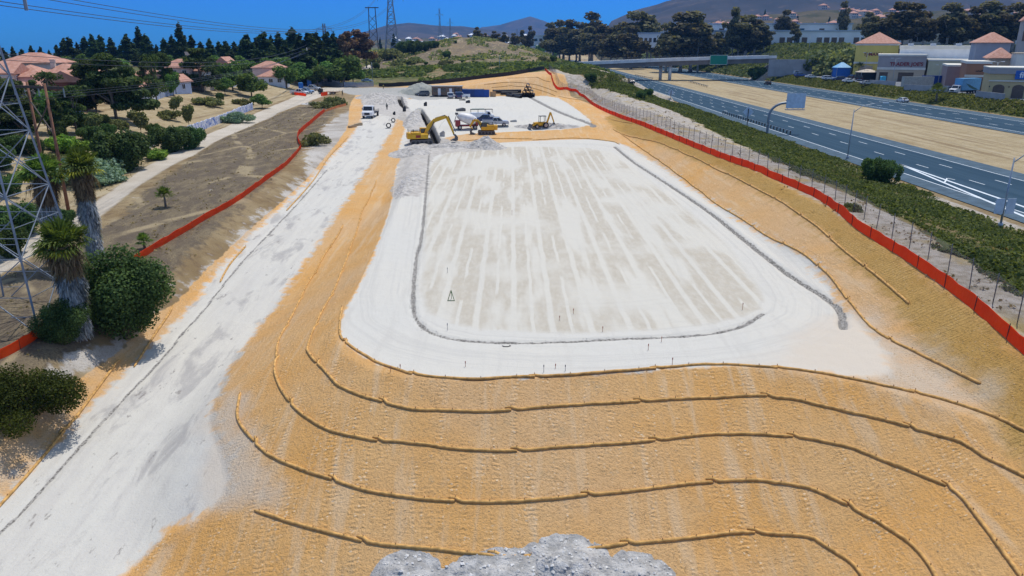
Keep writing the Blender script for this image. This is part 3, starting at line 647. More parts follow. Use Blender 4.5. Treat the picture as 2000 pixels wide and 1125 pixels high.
def limbs(blobs, h0, r, rnd, base=(0, 0)):
    out = []; top = max(b[2] for b in blobs)
    out.append(([(base[0], base[1], -.5), (rnd.uniform(-.1, .1), rnd.uniform(-.1, .1), h0), (rnd.uniform(-.3, .3), rnd.uniform(-.3, .3), h0+(top-h0)*.5), (0, 0, top)], [r*1.25, r*.85, r*.55, r*.12]))
    for b in blobs[:9]:
        z = h0*.9+max(0, (b[2]-h0))*.35
        out.append(([(0, 0, z), ((b[0])*.5, b[1]*.5, (z+b[2])/2+.2), (b[0], b[1], b[2])], [r*.5, r*.3, r*.1]))
    return out
PRO = {}
def conifer(i):
    rnd = random.Random(100+i); H = 16; bl = []; wd = rnd.uniform(1.7, 2.3)
    for k in range(16):
        f = k/15; z = 2.2+f*(H-2.8); r = wd*(1-f**1.7)*(.8+.4*rnd.random())+.35
        a = rnd.random()*6.28; bl.append((math.cos(a)*r*.35, math.sin(a)*r*.35, z, r, r, 1.1))
    return tree('conifer', 'x', 'tree', bl, 2600, .62, L_con, [([(0, 0, -.6), (0, 0, H*.5), (0, 0, H-1)], [.3, .2, .05])], bark, i, shell=.4)
def euca(i, lm_=None):
    rnd = random.Random(200+i); bl = []
    for k in range(11):
        a = rnd.random()*6.28; rr = rnd.uniform(.5, 4.2); z = rnd.uniform(5, 14.3)*(1-rr*.03)
        s = rnd.uniform(1.0, 2.3); bl.append((math.cos(a)*rr, math.sin(a)*rr, z, s*1.1, s*1.1, s*.85))
    bl.append((0, 0, 14.5, 1.8, 1.8, 1.4)); bl.append((0, 0, 10, 2.5, 2.5, 2.5))
    return tree('eucalyptus', 'x', 'tree', bl, 3200, .6, lm_ or L_euc, limbs(bl, 4, .34, rnd), barkp, i, shell=.3)
def broad(i, lm_=None, H=8, n=3200, size=.42, nm='broadleaf_tree'):
    rnd = random.Random(300+i); bl = []
    for k in range(10):
        a = rnd.random()*6.28; rr = rnd.uniform(.3, 2.6)*H/8; z = rnd.uniform(.33, .86)*H
        s = rnd.uniform(1.1, 1.9)*H/8; bl.append((math.cos(a)*rr, math.sin(a)*rr, z, s*1.15, s*1.15, s*.9))
    bl.append((0, 0, H*.62, 2.2*H/8, 2.2*H/8, 2.3*H/8))
    return tree(nm, 'x', 'tree', bl, n, size, lm_ or L_brd, limbs(bl, H*.25, .22*H/8, rnd), bark, i, shell=.35)
def bush(i, lm_=None, n=1500, size=.2, W_=1.5, H=1.8, nm='bush'):
    """a shrub of unit-ish size W_ half width, H height"""
    rnd = random.Random(400+i); bl = []
    for k in range(15):
        a = rnd.random()*6.28; rr = rnd.uniform(.15, .95)*W_; s = rnd.uniform(.16, .46)*W_
        bl.append((math.cos(a)*rr, math.sin(a)*rr, rnd.uniform(.2, .92)*H*(1-rr/W_*.35), s, s, s*.8*H/W_/1.1))
    bl.append((0, 0, H*.4, W_*.55, W_*.55, H*.42))
    root = thing(nm, 'x', 'bush'); V, Fc = cloud(bl, n, size, i, .35); V[:, 2] = np.maximum(V[:, 2], -.1); mesh_np('foliage', V, Fc, lm_ or L_bsh, root)
    m = MB()
    for b in bl[:6]: m.tube([(0, 0, -.3), (b[0]*.4, b[1]*.4, b[2]*.5), (b[0], b[1], b[2])], [.07*W_/1.5, .05*W_/1.5, .02], 5)
    m.build('stems', bark, root, True); return root
USED = set()
def put(kind, maker, h0, px, py, top, label, group=None, Y=None, sx=1.0, rz=None, cat=None):
    """stand a copy of a plant prototype with its foot at a pixel and its tip at image height top"""
    if Y is None: x, y, z = at(px, py)
    else:
        u = (px-1000)/FPX; x = u*Y; y = Y
        for _ in range(3): z = float(HT(x, y)); x = u*(y*CF+(CAMZ-z)*SF)
        py = prj(x, y, z)[1]
    hgt = None; lo, hi = .1, 60
    for _ in range(30):
        md = (lo+hi)/2
        if prj(x, y, z+md)[1] > top: lo = md
        else: hi = md
    s = lo/h0
    if kind not in PRO: PRO[kind] = maker(); root = PRO[kind]; root.location = (x, y, z-.05); first = True
    else: root = PRO[kind].copy(); first = False
    if not first:
        C.objects.link(root); root.location = (x, y, z-.05)
        for ch in PRO[kind].children: c_ = ch.copy(); C.objects.link(c_); c_.parent = root
    root.scale = (s*sx, s*sx, s); root.rotation_euler = (0, 0, (px*1.7 % 6.28) if rz is None else rz)
    root['label'] = label
    if group: root['group'] = group
    elif 'group' in root.keys(): del root['group']
    if cat: root['category'] = cat
    return root
def prj(x, y, z):
    z = z-CAMZ; d = y*CF-z*SF; v = (y*SF+z*CF)/d; return 1000+FPX*x/d, 562.5-FPX*v
# long row of conifers behind the houses, left to right
CON = [(-6, 97), (10, 92), (28, 90), (48, 95), (66, 88), (82, 90), (98, 97), (115, 86), (130, 74), (141, 71), (155, 82), (171, 71), (187, 66), (201, 67), (222, 73), (238, 87), (252, 66), (263, 80), (276, 52), (291, 66), (308, 86), (325, 73), (341, 68),
       (358, 43), (378, 68), (395, 80), (412, 75), (430, 80), (445, 79), (460, 80), (475, 78), (488, 65), (504, 72), (520, 60), (533, 68), (548, 63), (561, 77), (576, 52), (592, 66), (608, 61), (622, 62), (642, 60), (655, 62)]
rnd = random.Random(3)
for i, (x, tp) in enumerate(CON):
    k = i % 4; put(f'con{k}', lambda k=k: conifer(k), 16, x, 0, tp, f'{ORD[i]} dark conifer from the left in the tall row behind the houses', 'dark conifers in the long row behind the houses', Y=rnd.uniform(330, 420), sx=rnd.uniform(1.5, 2.0) if i != 23 else 1.1, cat='conifer')
# a lower, nearer belt of conifers and broad trees
BLT = [(5, 128), (38, 118), (70, 112), (98, 118), (128, 108), (160, 104), (190, 112), (240, 112), (262, 118), (300, 110), (330, 105), (352, 112), (430, 108), (470, 105), (492, 118), (520, 112), (545, 108), (572, 118), (598, 112), (622, 122), (645, 118), (672, 108), (690, 125)]
for i, (x, tp) in enumerate(BLT):
    k = i % 3; put(f'brd{k}', lambda k=k: broad(k), 8, x, 0, tp, f'{ORD[i]} rounded green tree from the left in the lower belt under the conifers', 'rounded green trees below the conifer row', Y=rnd.uniform(285, 330), sx=1.25)
for i, (x, tp) in enumerate([(18, 108), (60, 104), (110, 103), (215, 98), (268, 102), (320, 96), (372, 98), (408, 96), (455, 95), (507, 95), (555, 94), (600, 96), (635, 95), (662, 92)]):
    k = i % 4; put(f'con{k}', None, 16, x, 0, tp, f'{ORD[i]} from the left of the shorter conifers standing before the tall row', 'shorter conifers in front of the tall row', Y=rnd.uniform(300, 335), sx=2.1)
# single trees on the left hillside
def pine(i, H=12, n=13000, size=.32, lean=0):
    rnd = random.Random(500+i); bl = []
    for k in range(30):
        a = rnd.random()*6.28; f = rnd.uniform(.2, .97); rr = rnd.uniform(.8, 4.4)*(1.15-f)*1.25
        s = rnd.uniform(.9, 1.7)*(1.25-.6*f); bl.append((math.cos(a)*rr+lean*f, math.sin(a)*rr, f*H, s*1.2, s*1.2, s*.6))
    return tree('pine_tree', 'x', 'tree', bl, n, size, L_pin, limbs(bl, 2, .3, rnd), bark, i, shell=.25)
put('pine0', lambda: pine(0), 12, 228, 238, 100, 'huge spreading dark pine standing left of the terracotta roofed houses', sx=1.15)
put('pine1', lambda: pine(1), 12, 190, 228, 118, 'dark pine filling the gap between the pink houses and the hugest pine', sx=.95)
put('pine1', None, 12, 262, 232, 130, 'dark pine joined to the right flank of the hugest pine', sx=.7)
put('pine2', lambda: pine(2), 12, 20, 275, 150, 'dark pine at the left picture edge behind the lattice tower', sx=1.0)
put('pine0', None, 12, 48, 285, 150, 'spreading dark pine just left of the wooden pole frame', sx=1.2)
put('pine3', lambda: pine(3, 12, 9000), 12, 150, 262, 160, 'dark pine between the wooden pole frame and the leaning olive tree', sx=1.0)
put('pine3', None, 12, 112, 240, 172, 'dark low pine hiding the front of the brown gabled house', sx=1.0)
put('pine3', None, 12, 170, 215, 120, 'dark pine rising right of the brown gabled house', sx=.9)
put('pine2', None, 12, 395, 180, 92, 'broad dark pine on the crest right of the terracotta roofed house', sx=1.25)
put('slim', lambda: pine(5, 12, 2600, .34), 12, 307, 207, 92, 'tall thin pine with a bare trunk by the white fence', sx=.7)
put('brd1', None, 8, 95, 262, 168, 'bushy green tree between the two wooden poles', sx=.6)
put('pine1', None, 12, 115, 285, 190, 'low dark pine right behind the wooden pole frame', sx=.7)
put('pine2', None, 12, 0, 290, 175, 'dark pine cut by the left picture edge', sx=1)
put('brd0', None, 8, 455, 178, 118, 'bright green leafy tree on the crest by the white gable', sx=1.0)
put('brd2', None, 8, 440, 185, 150, 'wide dark green tree beside the bright green crest tree', sx=1.2)
put('brd1', None, 8, 492, 190, 138, 'green tree at the right end of the hillside crest', sx=1.2)
put('brd0', None, 8, 340, 190, 140, 'dark rounded tree under the power lines beside the white fence', sx=.6)
put('olive', lambda: broad(7, L_olv, 4, 2600, .26, 'olive_tree'), 4, 276, 261, 215, 'olive green umbrella shaped tree with round shadow on dry slope', sx=1.0)
put('olive', None, 4, 186, 268, 222, 'leaning olive tree on the dry slope left of the umbrella shaped one', sx=.8)
put('olive', None, 4, 370, 250, 203, 'leafy tree leaning over the left end of the painted wall', sx=.7)
put('olive', None, 4, 345, 222, 187, 'rounded shrub like tree on the slope below the white fence', sx=.9)
put('brd2', None, 8, 512, 212, 182, 'dark rounded tree at the foot of the slope beside the path end', sx=1.5)
put('brd0', None, 8, 560, 172, 128, 'green tree behind the blue toilets at the site entrance', sx=1.2)
put('brd2', None, 8, 585, 168, 120, 'dark green tree left of the white tank truck', sx=1.2)
put('brd1', None, 8, 640, 158, 104, 'tall leafy tree behind the white tank truck', sx=1.1)
put('brd2', None, 8, 668, 160, 112, 'dark leafy tree at the foot of the dry hill', sx=1.1)
put('brd0', None, 8, 620, 170, 128, 'low leafy tree left of the street lamp by the tank truck', sx=1.3)
# bushes on the left side
put('bshA', lambda: bush(0, None, 12000, .13, 1.7, 2.9, 'shrub'), 2.9, 243, 332, 252, 'large round dark green shrub beside the dirt path bend', sx=1.0)
put('bshB', lambda: bush(1, L_bsh, 42000, .05, 1.6, 2.6, 'shrub'), 2.6, 242, 655, 494, 'big dark feathery shrub touching the nearest shaggy palm', sx=1.05)
put('bshB', None, 2.6, 128, 668, 590, 'small dark shrub left of the nearest shaggy palm foot', sx=1.1)
put('bshC', lambda: bush(2, leafmat('yellow_green_leaves', (.022, .045, .008), (.10, .13, .022), 1), 34000, .045, 1.9, 2.3, 'shrub'), 2.3, 28, 830, 712, 'low bright tipped green shrub in the near left corner', sx=1.05)  # leaf colour is a plain yellow-green, mottled at random
put('bshA', None, 2.9, 335, 296, 245, 'dense dark shrub cluster left of the painted wall', sx=1.1)
put('bshA', None, 2.9, 372, 290, 245, 'dark shrub under the painted wall beside the path', sx=1.0)
put('bshD', lambda: bush(3, L_brt, 3500, .16, 1.7, 1.6, 'shrub'), 1.6, 150, 300, 270, 'flat topped yellow green shrub casting a dark shadow', sx=1.0)
put('bshD', None, 1.6, 122, 298, 262, 'smaller yellow green shrub left of the flat topped one', sx=.8)
put('bshE', lambda: bush(4, L_blu, 7000, .14, 2.6, 1.3, 'shrub'), 1.3, 168, 352, 310, 'wide grey green ground shrub behind the two farther palms', sx=1.15)
put('bshE', None, 1.3, 205, 358, 328, 'grey green shrub trailing right of the wide one', sx=1.0)
put('bshE', None, 1.3, 459, 240, 219, 'silvery blue rounded shrub in front of the painted wall', sx=.75)
put('bshA', None, 2.9, 128, 436, 407, 'small green shrub between the two farther palm trunks', sx=1.0)
put('bshD', None, 1.6, 303, 311, 290, 'low green shrub right of the round dark shrub', sx=1.2)
put('bshA', None, 2.9, 178, 275, 245, 'dark shrub under the leaning olive tree', sx=1.1)
put('bshA', None, 2.9, 213, 268, 240, 'small shrub on the slope left of the umbrella shaped olive tree', sx=.8)
put('bshA', None, 2.9, 40, 460, 395, 'dim shrub behind the lattice tower near the path', sx=1.1)
put('bshA', None, 2.9, 18, 500, 440, 'dim shrub at the left edge behind the lattice tower', sx=1.0)
put('bshG', lambda: bush(5, L_olv, 2600, .16, 1.8, 1.5, 'shrub'), 1.5, 609, 283, 256, 'spiky olive shrub right of the red fence corner', sx=1.0)
put('bshG', None, 1.5, 656, 206, 185, 'olive shrub on the small dirt island by the entrance', sx=.8)
put('bshG', None, 1.5, 637, 210, 196, 'brownish low shrub on the dirt island by the entrance', sx=1.6)
for i, (x, y, tp, k, sx) in enumerate([(30, 300, 262, 'bshA', 1.2), (70, 305, 268, 'bshA', 1), (5, 330, 285, 'bshA', 1.1), (95, 322, 296, 'bshG', 1.1), (160, 250, 225, 'bshA', 1), (200, 244, 222, 'bshA', 1), (238, 250, 230, 'bshG', 1), (300, 262, 240, 'bshA', .9), (55, 345, 318, 'bshG', 1.2), (20, 380, 340, 'bshA', 1), (405, 205, 186, 'bshG', 1.2), (430, 196, 180, 'bshA', .9), (475, 205, 190, 'bshG', 1), (325, 232, 212, 'bshG', 1)]):
    put(k, None, 2.9 if k == 'bshA' else 1.5, x, y, tp, f'{ORD[i]} of the scattered hillside shrubs between the path and the houses', 'scattered hillside shrubs', sx=sx)
for i, (x, y, tp, k, sx) in enumerate([(8, 240, 140, 'pine3', .9), (75, 232, 150, 'pine3', .8), (105, 228, 128, 'slim', 1.1), (160, 200, 116, 'pine3', .8), (290, 190, 112, 'pine3', .8), (325, 186, 104, 'pine1', .8), (250, 205, 118, 'pine3', .9), (480, 176, 120, 'pine3', .9), (420, 176, 112, 'pine1', .8)]):
    put(k, None, 12, x, y, tp, f'{ORD[i]} of the extra dark pines crowding round the hillside houses', 'dark pines round the hillside houses', sx=sx)
# middle hill
for i, (x, Y, tp, k, lb) in enumerate([(790, 520, 80, 'A', 'dark'), (812, 515, 78, 'A', 'dark'), (832, 520, 80, 'A', 'dark'), (848, 530, 79, 'A', 'dark'), (873, 470, 99, 'A', 'round dark'), (832, 430, 120, 'A', 'dark'), (783, 440, 112, 'G', 'olive'), (808, 450, 108, 'G', 'olive'), (905, 430, 117, 'A', 'dark'), (925, 430, 118, 'A', 'dark'), (735, 420, 122, 'A', 'dark'), (760, 500, 92, 'G', 'olive'), (890, 545, 79, 'A', 'dark'), (910, 560, 79, 'A', 'dark'), (720, 470, 110, 'G', 'olive'), (868, 420, 116, 'G', 'olive'), (740, 380, 138, 'A', 'dark'), (710, 370, 140, 'A', 'dark')]):
    put('bsh'+k, None, 2.9 if k == 'A' else 1.5, x, 0, tp, f'{ORD[i]} of the {lb} shrubs dotted over the dry hill', 'shrubs dotted over the dry hill', Y=Y, sx=1.15)
for i, (x, Y, tp) in enumerate([(797, 385, 134), (833, 380, 137), (862, 385, 132), (894, 390, 127), (931, 395, 127), (787, 380, 142)]):
    put('bshY', lambda: bush(6, L_yel, 1500, .24, 2.2, 2.2, 'shrub'), 2.2, x, 0, tp, f'{ORD[i]} yellow flowering bush counted along the green verge of the hill', 'yellow flowering bushes', Y=Y, sx=.9)
# far trees in the middle and the eucalyptus rows on the right bank
for i, (x, Y, tp, sx) in enumerate([(683, 430, 60, 1.2), (700, 440, 56, 1.3), (716, 440, 62, 1.2), (672, 420, 66, 1.0)]):
    put('red', lambda: euca(9, L_red), 16, x, 0, tp, f'{ORD[i]} reddish brown eucalyptus from the left at the end of the conifer row' if i < 3 else 'reddish eucalyptus nearest the conifers', 'reddish brown eucalyptus', Y=Y, sx=sx)
put('con1', None, 16, 770, 0, 64, 'single small conifer between the legs of the far lattice tower', Y=640)
EU = [(915, 700, 68, 1), (932, 690, 52, 1), (948, 700, 64, 1), (965, 700, 60, 1.3), (985, 690, 62, 1.2), (1003, 720, 64, 1.1), (1020, 760, 58, .8), (1035, 760, 50, .6), (1075, 900, 42, 1.1), (1093, 880, 38, 1.1), (1112, 860, 37, 1.2), (1132, 850, 42, 1.2), (1155, 800, 22, 1.2),
      (1150, 760, 50, 1.3), (1175, 760, 46, 1.2), (1192, 720, 52, 1.2), (1218, 650, 42, 1.3), (1240, 640, 20, 1.4), (1262, 640, 28, 1.1), (1232, 600, 48, 1.2), (1300, 620, 42, .8), (1328, 640, 22, 1.1), (1348, 640, 20, 1.1), (1330, 600, 52, .8), (1362, 600, 66, .7), (1398, 600, 62, .8),
      (1428, 620, 12, .5), (1455, 600, 28, 1.2), (1472, 590, 36, 1.1), (1490, 600, 50, .9), (1440, 590, 52, .8), (1553, 540, 48, .8), (1640, 640, 0, .5), (1700, 560, 30, .9), (1722, 540, 34, .9), (1748, 520, 2, 1.2), (1775, 520, 4, 1.2), (1800, 520, 22, .9), (1846, 520, 4, 1.1), (1862, 520, 20, 1)]
EU2 = [(1895, 500, 12, 1.1), (1920, 500, 0, 1.2), (1950, 500, 10, 1.2), (1975, 510, 4, 1.2), (1998, 500, 14, 1.2), (1866, 560, 30, 1), (1760, 560, 20, 1), (1690, 600, 22, .9), (1530, 640, 18, .8), (1270, 700, 50, 1), (1205, 700, 48, 1.1), (1100, 800, 52, 1.3), (1125, 790, 56, 1.3), (1080, 820, 55, 1.3)]
EU = [(a, 535 if 1290 < a < 1560 else (445 if a > 1690 else b), c, d*(1.5 if a > 1290 else 1.25)) for a, b, c, d in EU]; EU2 = [(a, 450 if a > 1740 else b, c, d*1.4) for a, b, c, d in EU2]
for j, E_ in enumerate((EU, EU2)):
    for i, (x, Y, tp, sx) in enumerate(E_):
        k = (i+j) % 4
        put(f'eu{k}', lambda k=k: euca(k), 16, x, 0, tp, f'{ORD[i]} eucalyptus in the row on the far bank, counted from left' if j == 0 else f'{ORD[i]} of the eucalyptus filling gaps behind the far bank row', 'eucalyptus on the far bank' if j == 0 else 'eucalyptus behind the far bank row', Y=Y, sx=sx)
# shrubs along the right verge
for i, (x, y, tp, k, sx, lb) in enumerate([(1153, 157, 142, 'A', 1.2, 'dark shrub on the verge where the bridge begins'), (1250, 193, 176, 'A', 1, 'left one of two dark shrubs above the freeway edge'), (1266, 188, 172, 'A', 1, 'right one of two dark shrubs above the freeway edge'),
      (1702, 352, 306, 'A', .9, 'leafy shrub on the freeway edge, left half of a pair'), (1730, 356, 312, 'A', .9, 'leafy shrub on the freeway edge, right half of a pair'), (1671, 412, 394, 'G', .8, 'small yucca like tuft beside the chain link posts'),
      (1080, 120, 108, 'A', 1.1, 'green shrub beside the distant carriageway end'), (1065, 121, 108, 'G', 1, 'olive shrub left of the distant carriageway end')]):
    put('bsh'+k, None, 2.9 if k == 'A' else 1.5, x, y, tp, lb, None, sx=sx)
for i, (x, Y, tp, k) in enumerate([(1985, 330, 130, 'A'), (1610, 400, 100, 'G'), (1635, 405, 98, 'G'), (1660, 402, 88, 'G'), (1495, 420, 135, 'A'), (1478, 412, 130, 'A')]):
    put('bsh'+k, None, 2.9 if k == 'A' else 1.5, x, 0, tp, f'{ORD[i]} of the shrubs around the parking lot retaining wall', 'shrubs around the parking lot wall', Y=Y)
# ground cover too dense to count
def cover(name, P, h, n_per, q, m, seed):
    R = np.random.RandomState(seed); n = len(P); z = hgs(P)
    P3 = np.repeat(np.stack([P[:, 0], P[:, 1], z], 1), n_per, 0); hh = np.repeat(h, n_per); N = len(P3)
    P3[:, :2] += R.normal(0, 1, (N, 2))*hh[:, None]*.55; P3[:, 2] += hh*R.rand(N)*.75
    nr = R.normal(size=(N, 3)); nr[:, 2] = np.abs(nr[:, 2])+.3; nr /= np.linalg.norm(nr, axis=1)[:, None]
    u = np.cross(nr, R.normal(size=(N, 3))); u /= np.linalg.norm(u, axis=1)[:, None]; v = np.cross(nr, u); s = (hh*q*(.6+.8*R.rand(N)))[:, None]
    V = np.stack([P3-u*s-v*s*.6, P3+u*s*.6-v*s, P3+u*s+v*s*.7, P3-u*s*.7+v*s], 1)
    o = mesh_np(name, V.reshape(-1, 3), np.arange(N*4).reshape(N, 4), m); o['kind'] = 'stuff'; return o
R = np.random.RandomState(11)
P = np.stack([R.uniform(20, 55.4, 120000), 40+300*R.rand(120000)**1.6], 1); mk = mask(P[:, 0], P[:, 1], BRS, 2.5)+.3*fbm(P[:, 0]/1.5, P[:, 1]/2.5)+.25*fbm(P[:, 0]/4, P[:, 1]/8)
P = P[(mk > .56) & ((vn(P[:, 0]/3.5, P[:, 1]/7) < .60) | (R.rand(len(P)) < .4))]; h = .10+.30*vn(P[:, 0]/3, P[:, 1]/4)**1.5*R.rand(len(P))**.5+.0011*P[:, 1]
cover('verge_ground_cover', P, h, 4, .38, L_cov, 1)
P = np.stack([R.uniform(134, 145, 9000), 120+280*R.rand(9000)], 1); P = P[(P[:, 0]-134)/11 > .05*R.rand(len(P))]
cover('embankment_ground_cover', P, .3+.3*R.rand(len(P)), 3, .5, leafmat('verge_leaves', (.07, .10, .02), (.20, .22, .06), .2), 2)
yy = 400+500*R.rand(14000)**1.2; P = np.stack([134+R.rand(14000)*62, yy], 1)
cover('bank_ground_cover', P, .4+.7*R.rand(len(P)), 3, .7, leafmat('bank_leaves', (.06, .085, .03), (.17, .185, .075), .07), 3)
P = np.stack([R.uniform(-90, 50, 9000), 318+90*R.rand(9000)**.8], 1); P = P[(P[:, 1] > 332+(P[:, 0] < -40)*25) & (vn(P[:, 0]/9, P[:, 1]/14) > .33)]
cover('hill_foot_ground_cover', P, .6+.8*R.rand(len(P)), 3, .6, L_cov, 4)
P = np.stack([R.uniform(-105, 50, 6000), R.uniform(400, 640, 6000)], 1); P = P[vn(P[:, 0]/9, P[:, 1]/20) > .56]
cover('hill_scrub', P, .6+.8*R.rand(len(P)), 3, .6, L_olv, 5)
R = np.random.RandomState(23); P = np.stack([R.uniform(30, 50, 2500), 34+200*R.rand(2500)**1.3], 1); P = P[(vn(P[:, 0]/2, P[:, 1]/3) > .6)]
cover('dry_weeds', P, .16+.2*R.rand(len(P)), 3, .3, leafmat('dry_weed_leaves', (.16, .12, .06), (.36, .29, .16), 1), 6)
P = np.stack([R.uniform(-60, -28, 9000), 36+180*R.rand(9000)], 1); k = (mask(P[:, 0], P[:, 1], MOW, 1) > .3) | (P[:, 0] < xpath(P[:, 1])-3); P = P[k & (vn(P[:, 0]*1.1, P[:, 1]*.8) > .52)]
cover('dry_grass_tufts', P, .07+.14*R.rand(len(P))**2, 3, .45, leafmat('dry_weed_leaves', (), ()), 7)
# ------------------------------------------------------------------ fan palms
dead_top = leafmat('dead_frond_brown', (.12, .085, .05), (.34, .26, .16), 2); dead_low = leafmat('dead_frond_grey', (.20, .22, .25), (.62, .65, .70), 2)
frg = leafmat('palm_green', (0.055, 0.100, 0.022), (0.182, 0.255, 0.055), 1.5); fry = leafmat('palm_yellow', (0.255, 0.311, 0.036), (0.693, 0.693, 0.092), 1.5)
def frond(o, d, L, fan, nb, droop, rnd, V, Fs):
    """petiole from o along d, then a pleated fan"""
    o = np.array(o); d = np.array(d)/np.linalg.norm(d); up = np.array([0, 0, 1.]); s = np.cross(d, up); s /= np.linalg.norm(s)+1e-9; u = np.cross(s, d)
    tip = o+d*L; b = len(V); V += [o-s*.02, o+s*.02, tip+s*.02, tip-s*.02]; Fs.append((b, b+1, b+2, b+3))
    for k in range(nb):
        a = (k/(nb-1)-.5)*rad(215); dd = d*math.cos(a)+s*math.sin(a)+u*rnd.uniform(-.05, .12)
        ln = fan*(1-.25*abs(a)/2)*rnd.uniform(.85, 1.1); m_ = tip+dd*ln*.6; e_ = tip+dd*ln-up*droop*rnd.uniform(.6, 1.3)*ln
        w_ = np.cross(dd, u)*(.055*fan); b = len(V); V += [tip, m_-w_, e_, m_+w_+u*.03]; Fs.append((b, b+1, b+2, b+3))
def palm(name, H, Rc, nf, skirt, r, seed, label, nb=13, young=False):
    rnd = random.Random(seed); root = thing(name, label, 'palm tree')
    m = MB(); m.tube([(0, 0, -.4), (0, 0, H*.5), (0, 0, H)], [r*1.15, r*.9, r*.8], 9); m.build('trunk', bark, root, True)
    V, Fs = [], []; Vy, Fy = [], []; Vb, Fb = [], []
    for k in range(nf):
        el = rad(rnd.uniform(-8, 88)); az = rnd.random()*6.28; d = (math.cos(az)*math.cos(el), math.sin(az)*math.cos(el), math.sin(el))
        T_ = (V, Fs) if el > rad(4) or young or rnd.random() < .3 else (Vy, Fy)
        frond((0, 0, H+.1), d, Rc*rnd.uniform(.42, .6), Rc*rnd.uniform(.42, .55), nb, .10 if el > .5 else .32, rnd, *T_)
    mesh_np('green_fronds', V, Fs, frg, root)
    if Vy: mesh_np('yellow_fronds', Vy, Fy, fry, root)
    if skirt:
        for k in range(46):
            el = rad(rnd.uniform(-75, -22)); az = rnd.random()*6.28; d = (math.cos(az)*math.cos(el), math.sin(az)*math.cos(el), math.sin(el))
            frond((0, 0, H), d, Rc*rnd.uniform(.3, .5), Rc*rnd.uniform(.3, .45), 7, .9, rnd, Vb, Fb)
        mesh_np('withered_fronds', Vb, Fb, dead_top, root)
        R = np.random.RandomState(seed); n = 5200; z = R.rand(n)**.9*(H-.3)+.25; f = z/H; rr = skirt*(.80+.10*f)*(1-.25*np.exp(-z*1.2))*(.86+.3*R.rand(n)); a = R.rand(n)*2*PI
        rr = rr*(1+.22*np.sin(a*3+z*1.7)+.12*np.sin(a*7-z*3)); L_ = .35+.6*R.rand(n); w_ = .03+.05*R.rand(n); c, s = np.cos(a), np.sin(a); fl = .10+.16*R.rand(n); tw = R.normal(0, .13, n)
        p0 = np.stack([c*rr*.82, s*rr*.82, z+L_*.5], 1); p1 = np.stack([c*(rr+fl)-s*tw, s*(rr+fl)+c*tw, z-L_*.5], 1); t_ = np.stack([-s, c, 0*c], 1)*w_[:, None]
        VV = np.stack([p0-t_, p0+t_, p1+t_*.5, p1-t_*.5], 1); top = (f > .72)
        for nm, kk, mt in (('grey_skirt', ~top, dead_low), ('brown_skirt', top, dead_top)): v_ = VV[kk].reshape(-1, 3); mesh_np(nm, v_, np.arange(len(v_)).reshape(-1, 4), mt, root)
        m = MB(); m.lathe([(skirt*.35, 0), (skirt*.62, .3), (skirt*.72, H*.5), (skirt*.78, H-.6), (skirt*.2, H-.1)], 12); m.build('skirt_core', dead_low if 0 else mat('skirt_thatch', (.11, .10, .10), .95, var=.4, vs=3), root)
    return root
def hpx(px, py, top, cut=0):
    x, y, z = at(px, py); lo, hi = .1, 40
    for _ in range(30):
        md = (lo+hi)/2; lo, hi = (md, hi) if prj(x, y, z+md)[1] > top else (lo, md)
    return x, y, z, lo
PG = 'shaggy fan palms'
for px, py, top, sk, Rc, sd, lb in ((158, 660, 486, .80, 2.35, 1, 'nearest and thickest shaggy fan palm, rooted beside the dark feathery shrub'), (190, 514, 335, .66, 2.2, 2, 'slimmer shaggy fan palm whose whole grey trunk crosses the path'), (118, 520, 350, .74, 2.35, 3, 'shaggy fan palm half hidden behind the nearest palm crown')):
    x, y, z, h = hpx(px, py, top); o = palm('fan_palm', h, Rc, 85, sk, .3, sd, lb); o.location = (x, y, z); o['group'] = PG
for px, py, top, Rc, sd, lb in ((324, 405, 384, 1.3, 5, 'young fan palm with dark shadow in the mown field'), (283, 487, 474, 1.0, 6, 'smaller young fan palm beside the orange fence'), (1828, 198, 180, 3.2, 7, 'bushy palm on the verge between the freeway and box truck')):
    x, y, z, h = hpx(px, py, top); o = palm('young_palm', h, Rc, 46, 0, .14 if Rc < 2 else .35, sd, lb, 11, True); o.location = (x, y, z)
x, y, z, h = hpx(1675, 152, 132); o = palm('young_palm', h, 3.0, 34, 0, .2, 8, 'palm tree in front of the yellow store corner', 9, True); o.location = (x, y, z)
# ------------------------------------------------------------------ vehicles
tyre = mat('tyre_rubber', (.015, .015, .016), .85); rimm = mat('rim_metal', (.35, .36, .38), .35, .7); glassd = mat('car_glass', (.015, .02, .028), .12, spec=.8)
lampw = mat('headlight_glass', (.7, .7, .68), .2); lampr = mat('taillight_red', (.35, .01, .01), .3); blackp = mat('black_plastic', (.02, .02, .022), .6); chrome = mat('bright_metal', (.6, .6, .62), .3, .8)
PAINT = {'white': (.74, .75, .76), 'black': (.012, .013, .016), 'silver': (.42, .45, .48), 'blue': (.03, .10, .35), 'dark blue': (.02, .04, .12), 'light blue': (.22, .36, .55), 'grey': (.12, .13, .14), 'red': (.35, .03, .02)}
def paint(c): return mat('paint_'+c.replace(' ', '_'), PAINT[c], .3, var=.04, spec=.6)
CARS = {}
def hull(b, t, m):
    """b, t: (x0,x1,halfwidth,z)"""
    V = [(b[0], -b[2], b[3]), (b[1], -b[2], b[3]), (b[1], b[2], b[3]), (b[0], b[2], b[3]), (t[0], -t[2], t[3]), (t[1], -t[2], t[3]), (t[1], t[2], t[3]), (t[0], t[2], t[3])]
    return V, [(3, 2, 1, 0), (4, 5, 6, 7), (0, 1, 5, 4), (1, 2, 6, 5), (2, 3, 7, 6), (3, 0, 4, 7)]
